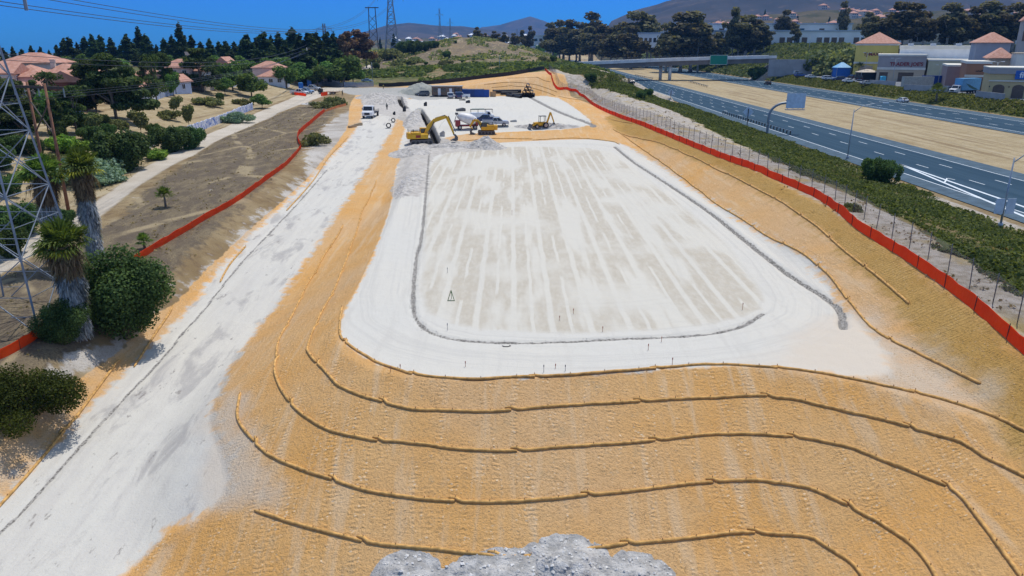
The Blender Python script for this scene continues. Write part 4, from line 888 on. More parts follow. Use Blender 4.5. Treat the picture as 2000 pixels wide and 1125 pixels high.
def wheel(par, x, y, r, w_=.22):
    m = MB(); m.cyl((0, -w_/2, 0), (0, w_/2, 0), r, n=14); o = m.build('wheel', tyre, par); o.location = (x, y, r)
    q = MB(); s = 1 if y > 0 else -1; q.cyl((0, s*(w_/2-.01), 0), (0, s*(w_/2+.012), 0), r*.6, n=10); q.build('rim', rimm, o)
def car(kind, colr, label, loc, rz, cat=None, group=None, s=1.0):
    root = thing({'sedan': 'sedan_car', 'suv': 'sport_utility_car', 'pickup': 'pickup_truck', 'van': 'van'}[kind], label, cat or {'sedan': 'car', 'suv': 'car', 'pickup': 'pickup truck', 'van': 'van'}[kind], loc, rz, group)
    root.scale = (s, s, s); P = paint(colr)
    L, W_ = {'sedan': (4.6, 1.8), 'suv': (4.7, 1.9), 'pickup': (5.7, 1.98), 'van': (5.2, 1.98)}[kind]; h = L/2
    if kind == 'sedan': body = [(-h, .35), (h, .3), (h, .62), (h-.25, .74), (1.05, .93), (-1.35, .98), (-h+.1, .96), (-h, .8)]; cab = ((-1.75, 1.15, .83, .93), (-1.05, .35, .64, 1.42))
    elif kind == 'suv': body = [(-h, .4), (h, .38), (h, .85), (h-.3, 1.0), (1.15, 1.08), (-h, 1.1)]; cab = ((-h+.05, 1.25, .88, 1.08), (-h+.35, .55, .72, 1.68))
    elif kind == 'van': body = [(-h, .38), (h, .36), (h, .9), (h-.2, 1.12), (h-.8, 1.25), (-h, 1.25)]; cab = ((-h+.02, h-.75, .95, 1.24), (-h+.1, h-1.45, .84, 2.0))
    else: body = [(-h, .5), (h, .45), (h, .98), (h-.25, 1.12), (1.45, 1.18), (-.75, 1.18), (-.75, 1.2), (-h, 1.2)]; cab = ((-.7, 1.55, .9, 1.17), (-.45, .75, .74, 1.82))
    m = MB(); m.prism(body, -W_/2, W_/2, 'y')
    if kind == 'pickup': # hollow bed: rails proud of a dark bed floor
        m.box(-h+.08, -.8, -W_/2+.01, -W_/2+.1, 1.19, 1.32); m.box(-h+.08, -.8, W_/2-.1, W_/2-.01, 1.19, 1.32); m.box(-h+.01, -h+.09, -W_/2+.01, W_/2-.01, 1.19, 1.32)
    m.build('body', P, root, bevel=.05)
    if kind == 'pickup': q = MB(); q.box(-h+.12, -.8, -W_/2+.12, W_/2-.12, 1.195, 1.215); q.build('bed', blackp, root)
    g_ = MB(); g_.add(*hull(*cab, None)); g_.build('windows', glassd, root, bevel=.03)
    b, t_ = cab; m = MB(); m.box(t_[0]-.03, t_[1]+.03, -t_[2]-.02, t_[2]+.02, t_[3]-.03, t_[3]+.04)
    for sx, (xb, xt) in enumerate(((b[0], t_[0]), (b[1], t_[1]), ((b[0]+b[1])/2, (t_[0]+t_[1])/2))):
        for sy in (-1, 1): m.bar((xb, sy*(b[2]+.005), b[3]), (xt, sy*(t_[2]+.005), t_[3]), .09 if kind != 'van' or sx != 2 else .5)
    if kind == 'van':
        for sy in (-1, 1): m.add([(b[0], sy*(b[2]+.015), b[3]), (.1, sy*(b[2]+.015), b[3]), (.1, sy*(t_[2]+.015), t_[3]), (t_[0], sy*(t_[2]+.015), t_[3])], [(0, 1, 2, 3)])
    m.build('roof', P, root, bevel=.02)
    for x in (-L*.3, L*.31):
        for y in (-W_/2+.08, W_/2-.08): wheel(root, x, y, .34 if kind == 'sedan' else .39)
    z = body[2][1]-.12
    for sy in (-1, 1):
        q = MB(); q.box(h-.08, h+.02, sy*(W_/2-.45), sy*(W_/2-.08), z-.08, z+.08) if sy > 0 else q.box(h-.08, h+.02, -W_/2+.08, -W_/2+.45, z-.08, z+.08); q.build('headlight', lampw, root)
        q = MB(); y0, y1 = sorted((sy*(W_/2-.35), sy*(W_/2-.05))); q.box(-h-.02, -h+.06, y0, y1, .75, .98); q.build('taillight', lampr, root)
    q = MB(); q.box(h-.06, h+.035, -W_/2+.5, W_/2-.5, z-.2, z+.05); q.build('grille', blackp, root)
    q = MB(); q.box(h-.1, h+.06, -W_/2+.05, W_/2-.05, .36, .52); q.box(-h-.06, -h+.1, -W_/2+.05, W_/2-.05, .4, .56); q.build('bumper', chrome if kind == 'pickup' else blackp, root)
    return root
def carpx(kind, colr, px, py, deg, label, s=1.0, group=None, z=None, cat=None):
    p = at(px, py) if z is None else at(px, py, z); return car(kind, colr, label, p, rad(deg), cat, group, s)
# on the freeway
carpx('sedan', 'white', 1762, 200, 92, 'white sedan driving on the far carriageway below the stores', 1.1)
carpx('suv', 'black', 1499, 166, 92, 'black car on the far carriageway right of the bridge')
carpx('suv', 'black', 1348, 141, 92, 'black car on the far carriageway seen through the bridge')
carpx('suv', 'black', 1233, 163, -88, 'dark car coming out of the bridge shadow on the near carriageway')
carpx('suv', 'silver', 1127, 113, 92, 'silver car on the distant carriageway beyond the bridge', 1.3)
# on the site
carpx('suv', 'grey', 825, 187, 195, 'dark grey car parked beside the pale gravel heap')
carpx('pickup', 'white', 901, 192, 185, 'white pickup parked in front of the blue containers')
carpx('van', 'silver', 880, 192, 95, 'silver car seen from behind on the far pad', .9)
carpx('van', 'dark blue', 896, 192, 95, 'dark blue van seen from behind beside the silver car', 1.0)
carpx('pickup', 'silver', 968, 246, 5, 'silver pickup with open bed right of the small excavator', 1.0)
carpx('pickup', 'dark blue', 950, 240, 172, 'dark blue pickup between the silver pickup and the rack truck')
carpx('pickup', 'white', 585, 185, -15, 'white pickup nearest in the row by the blue toilets', 1.05)
carpx('pickup', 'light blue', 596, 183, -15, 'blue grey pickup in the middle of the row by the toilets', 1.05)
carpx('pickup', 'silver', 609, 177, -12, 'silver pickup at the far end of the row by the toilets', 1.1)
carpx('sedan', 'light blue', 717, 161, 5, 'pale blue car passing on the street behind the gate')
def boxtruck(loc, rz, label, chassis, extra, s=1.0, colr='white', cat='truck', nm='truck', group=None):
    root = thing(nm, label, cat, loc, rz, group); root.scale = (s, s, s); P = paint(colr)
    m = MB(); m.box(-chassis, 1.2, -.45, .45, .6, .85); m.build('chassis', blackp, root)
    m = MB(); m.prism([(1.2, .6), (3.3, .55), (3.35, 1.25), (3.1, 1.45), (2.45, 1.55), (2.05, 2.45), (1.2, 2.5)], -1.08, 1.08, 'y'); m.build('cab', P, root, bevel=.06)
    q = MB(); q.add([(2.475, -.95, 1.62), (2.475, .95, 1.62), (2.12, .85, 2.38), (2.12, -.85, 2.38)], [(0, 1, 2, 3)])
    for sy in (-1, 1): q.add([(1.4, sy*1.09, 1.55), (2.3, sy*1.09, 1.55), (2.0, sy*1.09, 2.3), (1.4, sy*1.09, 2.3)], [(0, 1, 2, 3)])
    q.build('windows', glassd, root)
    q = MB(); q.box(3.3, 3.38, -.55, .55, .75, 1.2); q.build('grille', blackp, root)
    for sy in (-1, 1): q = MB(); q.cbox((3.34, sy*.85, 1.0), (.1, .3, .2)); q.build('headlight', lampw, root); q = MB(); q.cbox((1.9, sy*1.25, 1.9), (.08, .15, .4)); q.build('mirror', blackp, root)
    for x in [2.5]+([-chassis+.7] if chassis < 5 else [-chassis+.7, -chassis+2.0]):
        for y in (-.92, .92): wheel(root, x, y, .48, .3)
    extra(root); return root
def ex_flat(r):
    m = MB(); m.box(-3.6, 1.0, -1.1, 1.1, .9, 1.05); m.build('flatbed', blackp, r)
    m = MB(); m.box(.85, 1.0, -1.1, 1.1, 1.05, 2.3); [m.bar((-3.5+i*.95, s*1.08, 1.05), (-3.5+i*.95, s*1.08, 1.6), .06) for i in range(5) for s in (-1, 1)]; m.build('headboard', blackp, r)
boxtruck(at(724, 229), rad(-92), 'white flatbed truck driving towards the viewer on the haul road', 3.6, ex_flat, 1.15)
def ex_tank(r):
    m = MB(); m.cyl((-5.8, 0, 2.0), (-.2, 0, 2.0), 1.1, n=18); m.build('tank', mat('tank_white', (.78, .77, .74), .4), r, True)
    m = MB(); m.box(-5.9, -5.8, -.5, .5, 1.2, 2.6); m.box(-3.2, -2.6, -.3, .3, 3.05, 3.25); [m.box(-5+i*2, -4.6+i*2, -.9, .9, .85, 1.0) for i in range(2)]; m.build('fittings', blackp, r)
    m = MB(); m.box(-.1, 1.1, -1.05, 1.05, .85, 2.6); m.build('equipment_locker', blackp, r)
boxtruck(at(643, 165), rad(-3), 'white water tank truck waiting on the street at the entrance', 5.8, ex_tank, 1.25, cat='tank truck', nm='tank_truck')
def ex_rack(r):
    m = MB(); m.box(-3.4, 1.0, -1.05, 1.05, .9, 2.0); m.build('utility_body', paint('white'), r)
    m = MB()
    for x in (-3.3, -1.2, .9, 2.9):
        for s in (-1, 1): m.bar((x, s*1.0, 2.0), (x, s*1.0, 2.9), .07)
        m.bar((x, -1, 2.9), (x, 1, 2.9), .07)
    for s in (-1, -.3, .4, 1): m.bar((-3.4, s, 2.95), (3.0, s, 2.95), .07)
    m.build('pipe_rack', mat('dark_steel', (.06, .07, .07), .5, .4), r)
    m = MB(); m.box(-3, .5, -.6, .1, 3.0, 3.15); m.build('ladder', mat('green_ladder', (.05, .16, .12), .5), r)
boxtruck(at(942, 234), rad(8), 'white service truck with pipe rack behind the small excavator', 3.4, ex_rack, .82, cat='service truck', nm='service_truck')
# ------------------------------------------------------------------ excavators
yel = mat('machine_yellow', (.72, .40, .01), .45, var=.1, vs=1); steel = mat('worn_steel', (.13, .125, .12), .55, .5, var=.3, vs=5); redd = mat('maker_panel_red', (.30, .03, .01), .5)
def excavator(name, label, loc, rz, J, s=1.0, col=yel, cabc=None, swing=0.0, box=True):
    root = thing(name, label, 'excavator', loc, rz); root.scale = (s, s, s)
    for sy in (-1, 1):
        m = MB(); n = 10; pr = [(-1.7+.42*math.cos(a), .45+.45*math.sin(a)) for a in np.linspace(PI/2, 3*PI/2, 6)]+[(1.7+.42*math.cos(a), .45+.45*math.sin(a)) for a in np.linspace(-PI/2, PI/2, 6)]
        y0, y1 = sorted((sy*.85, sy*1.45)); m.prism(pr, y0, y1, 'y'); q = m.build('track', steel, root)
        k = MB(); [k.cyl((x, sy*1.46, .42), (x, sy*1.5, .42), .26, n=10) for x in (-1.6, -.8, 0, .8, 1.6)]; [k.box(-1.9+i*.27, -1.78+i*.27, y0-.02, y1+.02, .88, .96) for i in range(15)]; k.build('track_rollers', blackp, q)
    m = MB(); m.box(-1.3, 1.3, -.85, .85, .45, .8); m.cyl((0, 0, .8), (0, 0, 1.08), .75, n=16); m.build('undercarriage', steel, root)
    m = MB(); m.prism([(-2.0, -1.35), (1.25, -1.35), (1.3, 1.35), (-2.0, 1.35)], 1.08, 1.95, 'z'); m.box(-1.9, -.1, -1.3, 1.3, 1.95, 2.3); m.build('house', col, root, bevel=.08)
    m = MB(); m.prism([(-2.0, -1.38), (-2.0, 1.38), (-2.55, 1.1), (-2.75, .5), (-2.75, -.5), (-2.55, -1.1)], 1.05, 2.2, 'z'); m.build('counterweight', col, root, bevel=.1)
    m = MB(); m.box(-1.1, -.2, -1.365, -1.355, 1.3, 1.8); m.box(-2.765, -2.755, -.5, .5, 1.4, 1.9); m.build('maker_panel', redd, root)
    m = MB(); m.cyl((-1.5, -.7, 2.3), (-1.5, -.7, 2.8), .08); m.box(-1.8, -.4, .2, .9, 2.3, 2.42)
    for a, b in (((-2.4, -1.2), (-.3, -1.2)), ((-.3, -1.2), (-.3, -.2)), ((-2.4, -1.2), (-2.4, 1.2))): m.bar((*a, 2.75), (*b, 2.75), .05); m.bar((*a, 2.25), (*a, 2.75), .05); m.bar((*b, 2.25), (*b, 2.75), .05)
    m.build('handrail', blackp, root)
    m = MB(); m.prism([(-.15, 1.1), (1.3, 1.1), (1.45, 1.9), (1.05, 2.95), (-.15, 2.95)], .35, 1.33, 'y'); q = m.build('cab', cabc or col, root, bevel=.05)
    g_ = MB(); g_.add([(1.33, .42, 1.4), (1.33, 1.26, 1.4), (1.5, 1.26, 1.95), (1.5, .42, 1.95)], [(0, 1, 2, 3)]); g_.add([(1.49, .42, 1.98), (1.49, 1.26, 1.98), (1.11, 1.26, 2.88), (1.11, .42, 2.88)], [(0, 1, 2, 3)])
    for y in (.34, 1.34): g_.add([(-.02, y, 1.7), (1.3, y, 1.7), (1.3, y, 2.0), (1.0, y, 2.82), (-.02, y, 2.82)], [(0, 1, 2, 3, 4)])
    g_.build('window', glassd, q)
    y0, y1 = -.22, .22
    def arm(pts, th, nm, mt):
        """a plate box following points in x,z with thickness th per point"""
        m = MB(); k = len(pts); up, dn = [], []
        for i, (x, z) in enumerate(pts):
            a = pts[max(i-1, 0)]; b = pts[min(i+1, k-1)]; dx, dz = b[0]-a[0], b[1]-a[1]; l = math.hypot(dx, dz); nx_, nz_ = -dz/l, dx/l
            up.append((x+nx_*th[i]/2, z+nz_*th[i]/2)); dn.append((x-nx_*th[i]/2, z-nz_*th[i]/2))
        m.prism(up+dn[::-1], y0, y1, 'y'); return m.build(nm, mt, root, bevel=.03)
    B, S_, K = J; arm(B, [.45]+[.7]*(len(B)-2)+[.35], 'boom', col); arm(S_, [.3, .55, .4, .28][:len(S_)], 'stick', col)
    m = MB(); bm = B[len(B)//2]; e1 = B[-1]
    for y in (-.38, .38): m.cyl((B[0][0]+.4, y, B[0][1]-.5), (bm[0]-.1, y, bm[1]-.2), .09, n=8)
    m.cyl((bm[0]+.2, 0, bm[1]+.45), (S_[0][0], 0, S_[0][1]+.1), .1, n=8); m.cyl((S_[1][0]+.25, 0, S_[1][1]+.3), (S_[-1][0]+.35, 0, S_[-1][1]+.45), .09, n=8); m.build('hydraulic_cylinder', steel, root)
    kx, kz = K; m = MB(); pr = [(0, 0), (.35, -.05), (.75, -.55), (.7, -1.15), (.25, -1.3), (-.45, -1.15), (-.2, -.95), (.2, -.85), (.25, -.5), (-.1, -.15)]
    m.prism([(kx+a, kz+b) for a, b in pr], -.55, .55, 'y'); [m.box(kx-.65, kx-.4, -.5+i*.25, -.42+i*.25, kz-1.2, kz-1.1) for i in range(5)]; m.build('bucket', steel, root)
    return root
x, y, z = at(823, 281)
excavator('excavator', 'large yellow excavator reaching its boom right across the open trench', (x, y, z), rad(12), ([(.8, 1.9), (1.5, 3.2), (2.6, 4.3), (3.9, 4.75), (5.0, 4.9)], [(4.7, 5.15), (5.05, 4.8), (5.8, 3.0), (6.25, 1.7)], (6.25, 1.7)), 1.0)
x, y, z = at(950, 262)
excavator('excavator', 'smaller yellow excavator with dark cab folding its arm to the left', (x, y, z), rad(183), ([(.8, 1.7), (1.5, 2.6), (2.3, 3.3), (3.0, 3.35)], [(2.8, 3.6), (3.1, 3.2), (4.0, 1.9), (3.4, 1.3)], (3.3, 1.3)), .85, yel, mat('dark_green_cab', (.03, .05, .03), .5))
def backhoe(loc, rz):
    r = thing('backhoe_loader', 'small yellow backhoe with folded rear arm on the far pad', 'backhoe', loc, rz)
    m = MB(); m.prism([(-1.3, .6), (1.7, .55), (1.7, 1.25), (.4, 1.35), (-1.3, 1.2)], -.5, .5, 'y'); m.build('body', yel, r, bevel=.05)
    for x_, rr in ((-.8, .65), (1.2, .42)):
        for y_ in (-.75, .75): wheel(r, x_, y_, rr, .35)
    m = MB(); [m.bar((a, b, 1.2), (a*.9, b, 2.5), .09) for a in (-.9, .4) for b in (-.5, .5)]; m.box(-1.0, .5, -.6, .6, 2.5, 2.6); m.build('canopy', blackp, r)
    m = MB(); [m.bar((.8, s*.6, 1.2), (2.4, s*.6, .5), .14, .22) for s in (-1, 1)]; m.build('loader_arm', yel, r)
    m = MB(); m.prism([(2.3, .1), (3.0, .05), (2.6, .35), (2.5, .9), (2.3, .9)], -1, 1, 'y'); m.build('loader_bucket', steel, r)
    m = MB(); m.bar((-1.3, 0, 1.0), (-2.1, 0, 3.3), .22, .35); m.build('boom', yel, r); m = MB(); m.bar((-2.1, 0, 3.3), (-2.9, 0, 1.2), .18, .25); m.build('stick', yel, r)
    m = MB(); m.prism([(-2.9, 1.2), (-3.2, .8), (-3.0, .3), (-2.6, .35), (-2.7, .8)], -.3, .3, 'y'); m.build('bucket', steel, r); return r
backhoe(at(1057, 250), rad(197))
# concrete mixer with white drum
x, y, z = at(914, 252); r = thing('concrete_mixer', 'red concrete mixer with tilted white drum left of the small excavator', 'concrete mixer', (x, y, z), rad(10))
m = MB(); m.box(-2.6, 2.2, -.5, .5, .6, .95); m.box(-2.7, -1.7, -.9, .9, .6, 1.9); m.box(1.6, 2.2, -.8, .8, .9, 1.7); m.build('chassis', mat('machine_red', (.28, .03, .03), .5), r, bevel=.04)
m = MB(); pts = [(-2.2, 2.9), (-1.3, 2.6), (.6, 2.0), (1.7, 1.7), (1.9, 1.65)]; m.tube([(a, 0, b) for a, b in pts], [.45, .9, 1.15, .8, .3], 16); m.build('drum', mat('drum_white', (.75, .73, .70), .5), r, True)
m = MB(); m.bar((-2.3, -.3, 3.5), (-3.0, -.3, 1.5), .3, .1); m.box(-2.7, -2.1, -.4, .4, 3.1, 3.5); m.build('chute', steel, r)
for a in (-1.8, 1.5): 
    for b in (-.8, .8): wheel(r, a, b, .45, .25)
# ------------------------------------------------------------------ site furniture
brn = mat('brown_siding', (.20, .13, .09), .8, var=.2); trm = mat('pale_trim', (.6, .58, .52), .7)
x, y, z = at(873, 189); r = thing('site_office_trailer', 'brown flat roofed site office trailer with dark windows and white doors', 'office trailer', (x, y+1.5, z), rad(-2))
m = MB(); m.box(-5.0, 5.0, -1.6, 1.6, .5, 3.3); m.build('wall', brn, r)
m = MB(); m.box(-5.2, 5.2, -1.9, 1.9, 3.3, 3.55); m.build('roof', mat('grey_roof', (.42, .40, .37), .8), r)
for a, b in ((-4.5, -3.1), (-1.9, -.3), (2.6, 4.3)): q = MB(); q.box(a, b, -1.64, -1.58, 1.5, 2.8); q.build('window', glassd, r)
for a in (-2.9, .9): q = MB(); q.box(a, a+.9, -1.65, -1.58, .55, 2.7); q.build('door', mat('door_white', (.72, .74, .78), .5), r); q = MB(); q.box(a+.05, a+.85, -2.5, -1.65, .0, .5); q.build('step', steel, r)
for a in (-4, 0, 4): q = MB(); q.box(a-.3, a+.3, -1.5, 1.5, 0, .5); q.build('support', blackp, r)
bl = mat('container_blue', (.015, .05, .20), .5, var=.15, bump=.02, bs=4)
def container(loc, rz, L, label, open_=False, col=bl, H=2.4, group=None):
    r = thing('dumpster' if open_ else 'shipping_container', label, 'container', loc, rz, group); n = int(L/.3); pr = []
    for i in range(n): a = -L/2+i*L/n; pr += [(a, 0), (a+.1, 0), (a+.15, .06), (a+.25, .06)]
    pr += [(L/2, 0)]
    m = MB(); m.prism([(a, -1.2-b) for a, b in pr]+[(L/2, 1.2), (-L/2, 1.2)], .15, H, 'z'); m.build('wall', col, r)
    m = MB()
    for z_ in (.1, H): m.box(-L/2-.05, L/2+.05, -1.29, -1.16, z_, z_+.14); m.box(-L/2-.05, L/2+.05, 1.16, 1.29, z_, z_+.14); m.box(-L/2-.05, -L/2+.06, -1.29, 1.29, z_, z_+.145); m.box(L/2-.06, L/2+.05, -1.29, 1.29, z_, z_+.145)
    for a in (-1, 1):
        for b in (-1, 1): m.bar((a*L/2, b*1.22, .1), (a*L/2, b*1.22, H+.1), .13)
    m.build('frame', col, r)
    m = MB(); m.box(-L/2+.1, L/2-.1, -1.1, 1.1, H-.05 if not open_ else .6, H+.06 if not open_ else H-.4); m.build('load' if open_ else 'roof', mat('debris', (.3, .27, .2), .9) if open_ else mat('container_roof', (.35, .42, .42), .6), r)
    return r
x, y, z = at(924, 190); container((x, y+1.5, z), rad(-3), 7.0, 'dark blue shipping container right of the white pickup')
x, y, z = at(933, 189); container((x+1.5, y-1.2, z), rad(-3), 4.6, 'bright blue dumpster in front of the shipping container', True, mat('dumpster_blue', (.01, .06, .30), .5), 2.2)
x, y, z = at(898, 190); container((x, y+4.5, z), rad(4), 4.5, 'blue container tucked behind the white pickup by the office', False, mat('dumpster_blue', (0, 0, 0)), 2.3)
x, y, z = at(963, 189); r = thing('plywood_crate', 'square plywood crate standing alone by the black pipes', 'crate', (x, y, z), rad(-4))
m = MB(); m.box(-.9, .9, -.7, .7, .1, 1.6); m.build('panel', mat('plywood', (.50, .30, .14), .8), r); m = MB(); [m.box(a-.05, a+.05, -.74, .74, 0, 1.64) for a in (-.87, .87)]; [m.box(-.95, .95, -.745, .745, a, a+.09) for a in (.0, 1.55)]; m.build('frame', wood, r)
pipeb = mat('black_corrugated_pipe', (.012, .012, .014), .55, bump=.03, bs=3)
def pipe(name, p0, p1, r_, label, group, cat='pipe', m_=pipeb):
    p0, p1 = Vector(p0), Vector(p1); d = p1-p0; L = d.length; ax = d.normalized(); n = 14; a = ax.orthogonal().normalized(); b = ax.cross(a); V = []; ks = int(max(2, L/.35))
    prof = [(r_*(1 if k % 2 else .93), L*k/ks) for k in range(ks+1)]; prof = prof+[(r_*.8, L), (r_*.8, 0)]
    for rr, t_ in prof: V += [ax*t_+rr*(math.cos(2*PI*j/n)*a+math.sin(2*PI*j/n)*b) for j in range(n)]
    k = len(prof); Fs = [(i*n+j, i*n+(j+1) % n, ((i+1) % k)*n+(j+1) % n, ((i+1) % k)*n+j) for i in range(k) for j in range(n)]
    m = MB(); m.add(V, Fs); o = m.build(name, m_, None, True); o.location = p0; tag(o, label, cat, group); return o
GP = 'black drainage pipes piled at the far pad edge'
x0, y0, z0 = at(1030, 190); 
k = 0
for row in range(4):
    for i in range(4-row if row else 4):
        xx_ = x0-1.8+i*1.25+row*.62; zz_ = z0+.55+row*1.05; yy_ = y0+1+.3*(i % 2)
        pipe('drainage_pipe', (xx_, yy_-1.2, zz_), (xx_+.3, yy_+5, zz_), .56, f'{ORD[k]} pipe of the tall black stack, counted from bottom left', GP); k += 1
for i, (a, b, c_, d_) in enumerate([(978, 184, 1012, 184), (990, 188, 1003, 190), (998, 187, 1020, 188), (962, 181, 1018, 180), (1005, 190, 1018, 192)]):
    p0, p1 = at(a, b), at(c_, d_); pipe('drainage_pipe', (p0[0], p0[1], p0[2]+.5), (p1[0], p1[1], p1[2]+.5), .5 if i else .4, f'{ORD[i]} black pipe lying left of the tall pipe stack', GP)
conc = mat('concrete', (.42, .41, .39), .85, var=.15, vs=2, bump=.02)
def ring_(px, py, r_, h, lab, tilt):
    x, y, z = at(px, py); m = MB(); n = 18; prof = [(r_, 0), (r_, h), (r_*.62, h), (r_*.62, 0)]
    V = [(a*math.cos(2*PI*j/n), a*math.sin(2*PI*j/n), b) for a, b in prof for j in range(n)]; m.add(V, [(i*n+j, i*n+(j+1) % n, ((i+1) % 4)*n+(j+1) % n, ((i+1) % 4)*n+j) for i in range(4) for j in range(n)])
    o = m.build('manhole_ring', mat('bitumen_coated_ring', (.03, .03, .03), .7), None, True); o.rotation_euler = (rad(tilt), 0, rad(12)); o.location = (x, y, z+(r_ if tilt > 45 else .0)); tag(o, lab, 'manhole ring', 'manhole rings on the haul road')
    c_ = MB(); c_.cyl((0, 0, .1), (0, 0, h-.1), r_*.79, n=18); 
ring_(768, 239, .5, .8, 'dark manhole ring standing on edge farther up the haul road', 84); ring_(759, 250, .56, .9, 'dark manhole ring standing on edge nearest on the haul road', 84)
def block(px, py, dims, lab, m_, nm='concrete_block', cat='concrete block', rz=0):
    x, y, z = at(px, py); m = MB(); a, b, c_ = dims; m.prism([(-a/2, 0), (a/2, 0), (a/2, c_), (a*.25, c_*1.25), (-a/2, c_*.8)], -b/2, b/2, 'y'); [m.box(-a*.4+i*a*.3, -a*.3+i*a*.3, -b*.52, b*.52, c_*.2, c_*.5) for i in range(3)]; o = m.build(nm, m_, None, bevel=.05); o.location = (x, y, z); o.rotation_euler = (0, 0, rz); return tag(o, lab, cat)
block(900, 217, (2.4, 1.2, .7), 'grey steel trench plate stack on the left of the far pad', steel, 'plate_stack', 'steel plates', .3)
block(831, 207, (.9, .6, 1.0), 'small dark pump beside the bend of the trench', blackp, 'pump', 'pump')
block(790, 219, (.8, .8, 1.3), 'narrow dark box standing beside the orange strip', blackp, 'utility_box', 'utility box')
block(903, 196, (2.0, .7, .3), 'low dark timber lying behind the dark blue van', blackp, 'timber_stack', 'timber', -.2)
block(914, 201, (1.3, .9, .7), 'small dark generator on the far pad', blackp, 'generator', 'generator')
block(1003, 238, (1.5, .9, .4), 'low pale stone slab on the far pad left of the backhoe', conc, 'stone_slab', 'slab')
block(770, 226, (.6, .6, .9), 'small dark post box above the farther concrete ring', blackp, 'utility_box', 'utility box')
block(950, 181, (1.2, .8, .7), 'small dark crate between the dumpster and the plywood crate', blackp, 'tool_crate', 'crate')
block(864, 267, (1.0, .8, 1.0), 'grey concrete block between the trench and excavator bucket', conc)
for i, (px, py, lab) in enumerate([(700, 245, 'pale timber form at the head of the left kerb trench'), (688, 249, 'dark timber form left of the pale one by the kerb trench')]): block(px, py, (1.8, .8, .5), lab, mat('form_wood', (.40, .30, .18), .8), 'timber_form', 'timber form', .8)
# heaps
heapm = mat('heap_soil', (.44, .415, .38), .95, var=.3, vs=1.2, bump=.12, bs=5); heapg = mat('gravel_grey_green', (.33, .34, .30), .95, var=.15, vs=3, bump=.06, bs=12); heapb = mat('spoil_blue_grey', (.40, .395, .385), .95, var=.28, vs=1.6, bump=.14, bs=7)
def heap(name, label, c, rx, ry, h, m_, rock, seed, rz=0, lobes=None, n=64, sc_=1.0, wz=None):
    xs = np.linspace(-1, 1, n); A, B = np.meshgrid(xs, xs); a = A.ravel(); b = B.ravel(); X = c[0]+(a*rx*math.cos(rz)-b*ry*math.sin(rz)); Y = c[1]+(a*rx*math.sin(rz)+b*ry*math.cos(rz))
    if lobes: q = np.max([hh*np.exp(-(((X-lx)/sx)**2+((Y-ly)/sy)**2)**1.15) for lx, ly, sx, sy, hh in lobes], 0)
    else: r_ = np.sqrt(a*a+b*b); q = h*np.clip(1-r_*1.08+.10*fbm(X/1.5+seed, Y/1.5), 0, 1)**1.1
    edge_ = np.clip((1-np.maximum(np.abs(a), np.abs(b)))*6, 0, 1)
    q = q*(1+.25*fbm(X*1.1+seed, Y*1.1))+.16*rock*fbm(X*2.3+seed, Y*2.3)*np.clip(q*3, 0, 1)
    zt = hgs(np.stack([X, Y], 1)); Zt = zt+q*edge_-.08
    f = np.arange(n*n).reshape(n, n); F_ = np.stack([f[:-1, :-1], f[:-1, 1:], f[1:, 1:], f[1:, :-1]], -1).reshape(-1, 4)
    o = mesh_np(name, np.stack([X, Y, Zt], 1), F_, m_, smooth=True); tag(o, label, 'soil heap' if 'gravel' not in name else 'gravel heap')
    R = np.random.RandomState(seed); k = R.choice(len(X), int(1600*sc_)); k = k[(q*edge_)[k] > .1]; P = np.stack([X[k]+R.normal(0, .1, len(k)), Y[k]+R.normal(0, .1, len(k))], 1)
    st = scatter('loose_stones', P, (.025+.12*R.rand(len(k))**5)*rock, mat('pale_loose_stone', (.62, .61, .59), .9, var=.2, vs=3), .6, seed, base=Zt[k], sink=.35); st.parent = o; st['kind'] = 'stuff'; return o
c = at(825, 187); heap('gravel_heap', 'pale grey green gravel heap beside the office trailer', (c[0]-1.5, c[1]+6), 9, 7, 2.9, heapg, .6, 1)
c = at(948, 292); heap('soil_heap', 'grey dirt cone at the far left corner of the graded pad', (c[0], c[1]+2), 4.6, 3.6, 2.2, heapm, 1.0, 2)
c = at(880, 292); heap('soil_heap', 'low spread of grey spoil in front of the excavator bucket', (c[0], c[1]+2), 7, 3, .8, heapm, 1, 3)
c = at(800, 302); heap('soil_heap', 'grey spoil heap right below the large excavator', (c[0], c[1]+1), 4.5, 5.5, 1.3, heapm, 1, 4)
c = at(812, 232); heap('soil_heap', 'long grey windrow of spoil left of the open trench', (c[0]-.2, c[1]), 2.6, 20, 1.9, heapm, 1, 5, rz=rad(2), n=90)
c = at(768, 200); heap('soil_heap', 'rough brown grey dirt heap behind the white truck', (c[0]-2, c[1]), 7, 13, 1.4, heapm, 1.4, 6, n=90)
c = at(735, 190); heap('soil_heap', 'broad flat dirt mound near the site entrance', (c[0], c[1]), 8, 10, 1.3, heapm, 1.2, 7, n=80)
c = at(1105, 247); heap('soil_heap', 'low crumbly ridge at the near edge of the far pad', (c[0]-4, c[1]), 9, 2.2, .9, heapm, 1, 8)
c = at(616, 204); heap('rubble_heap', 'round bed of grey rubble beside the entrance track', (c[0], c[1]), 5.0, 4.0, .8, heapm, 2.6, 9, sc_=.7)
c = at(800, 360); heap('soil_heap', 'rough low patch of spoil at the upper left of the pad', (c[0], c[1]), 2.5, 14, .35, heapm, 1, 10, n=90)
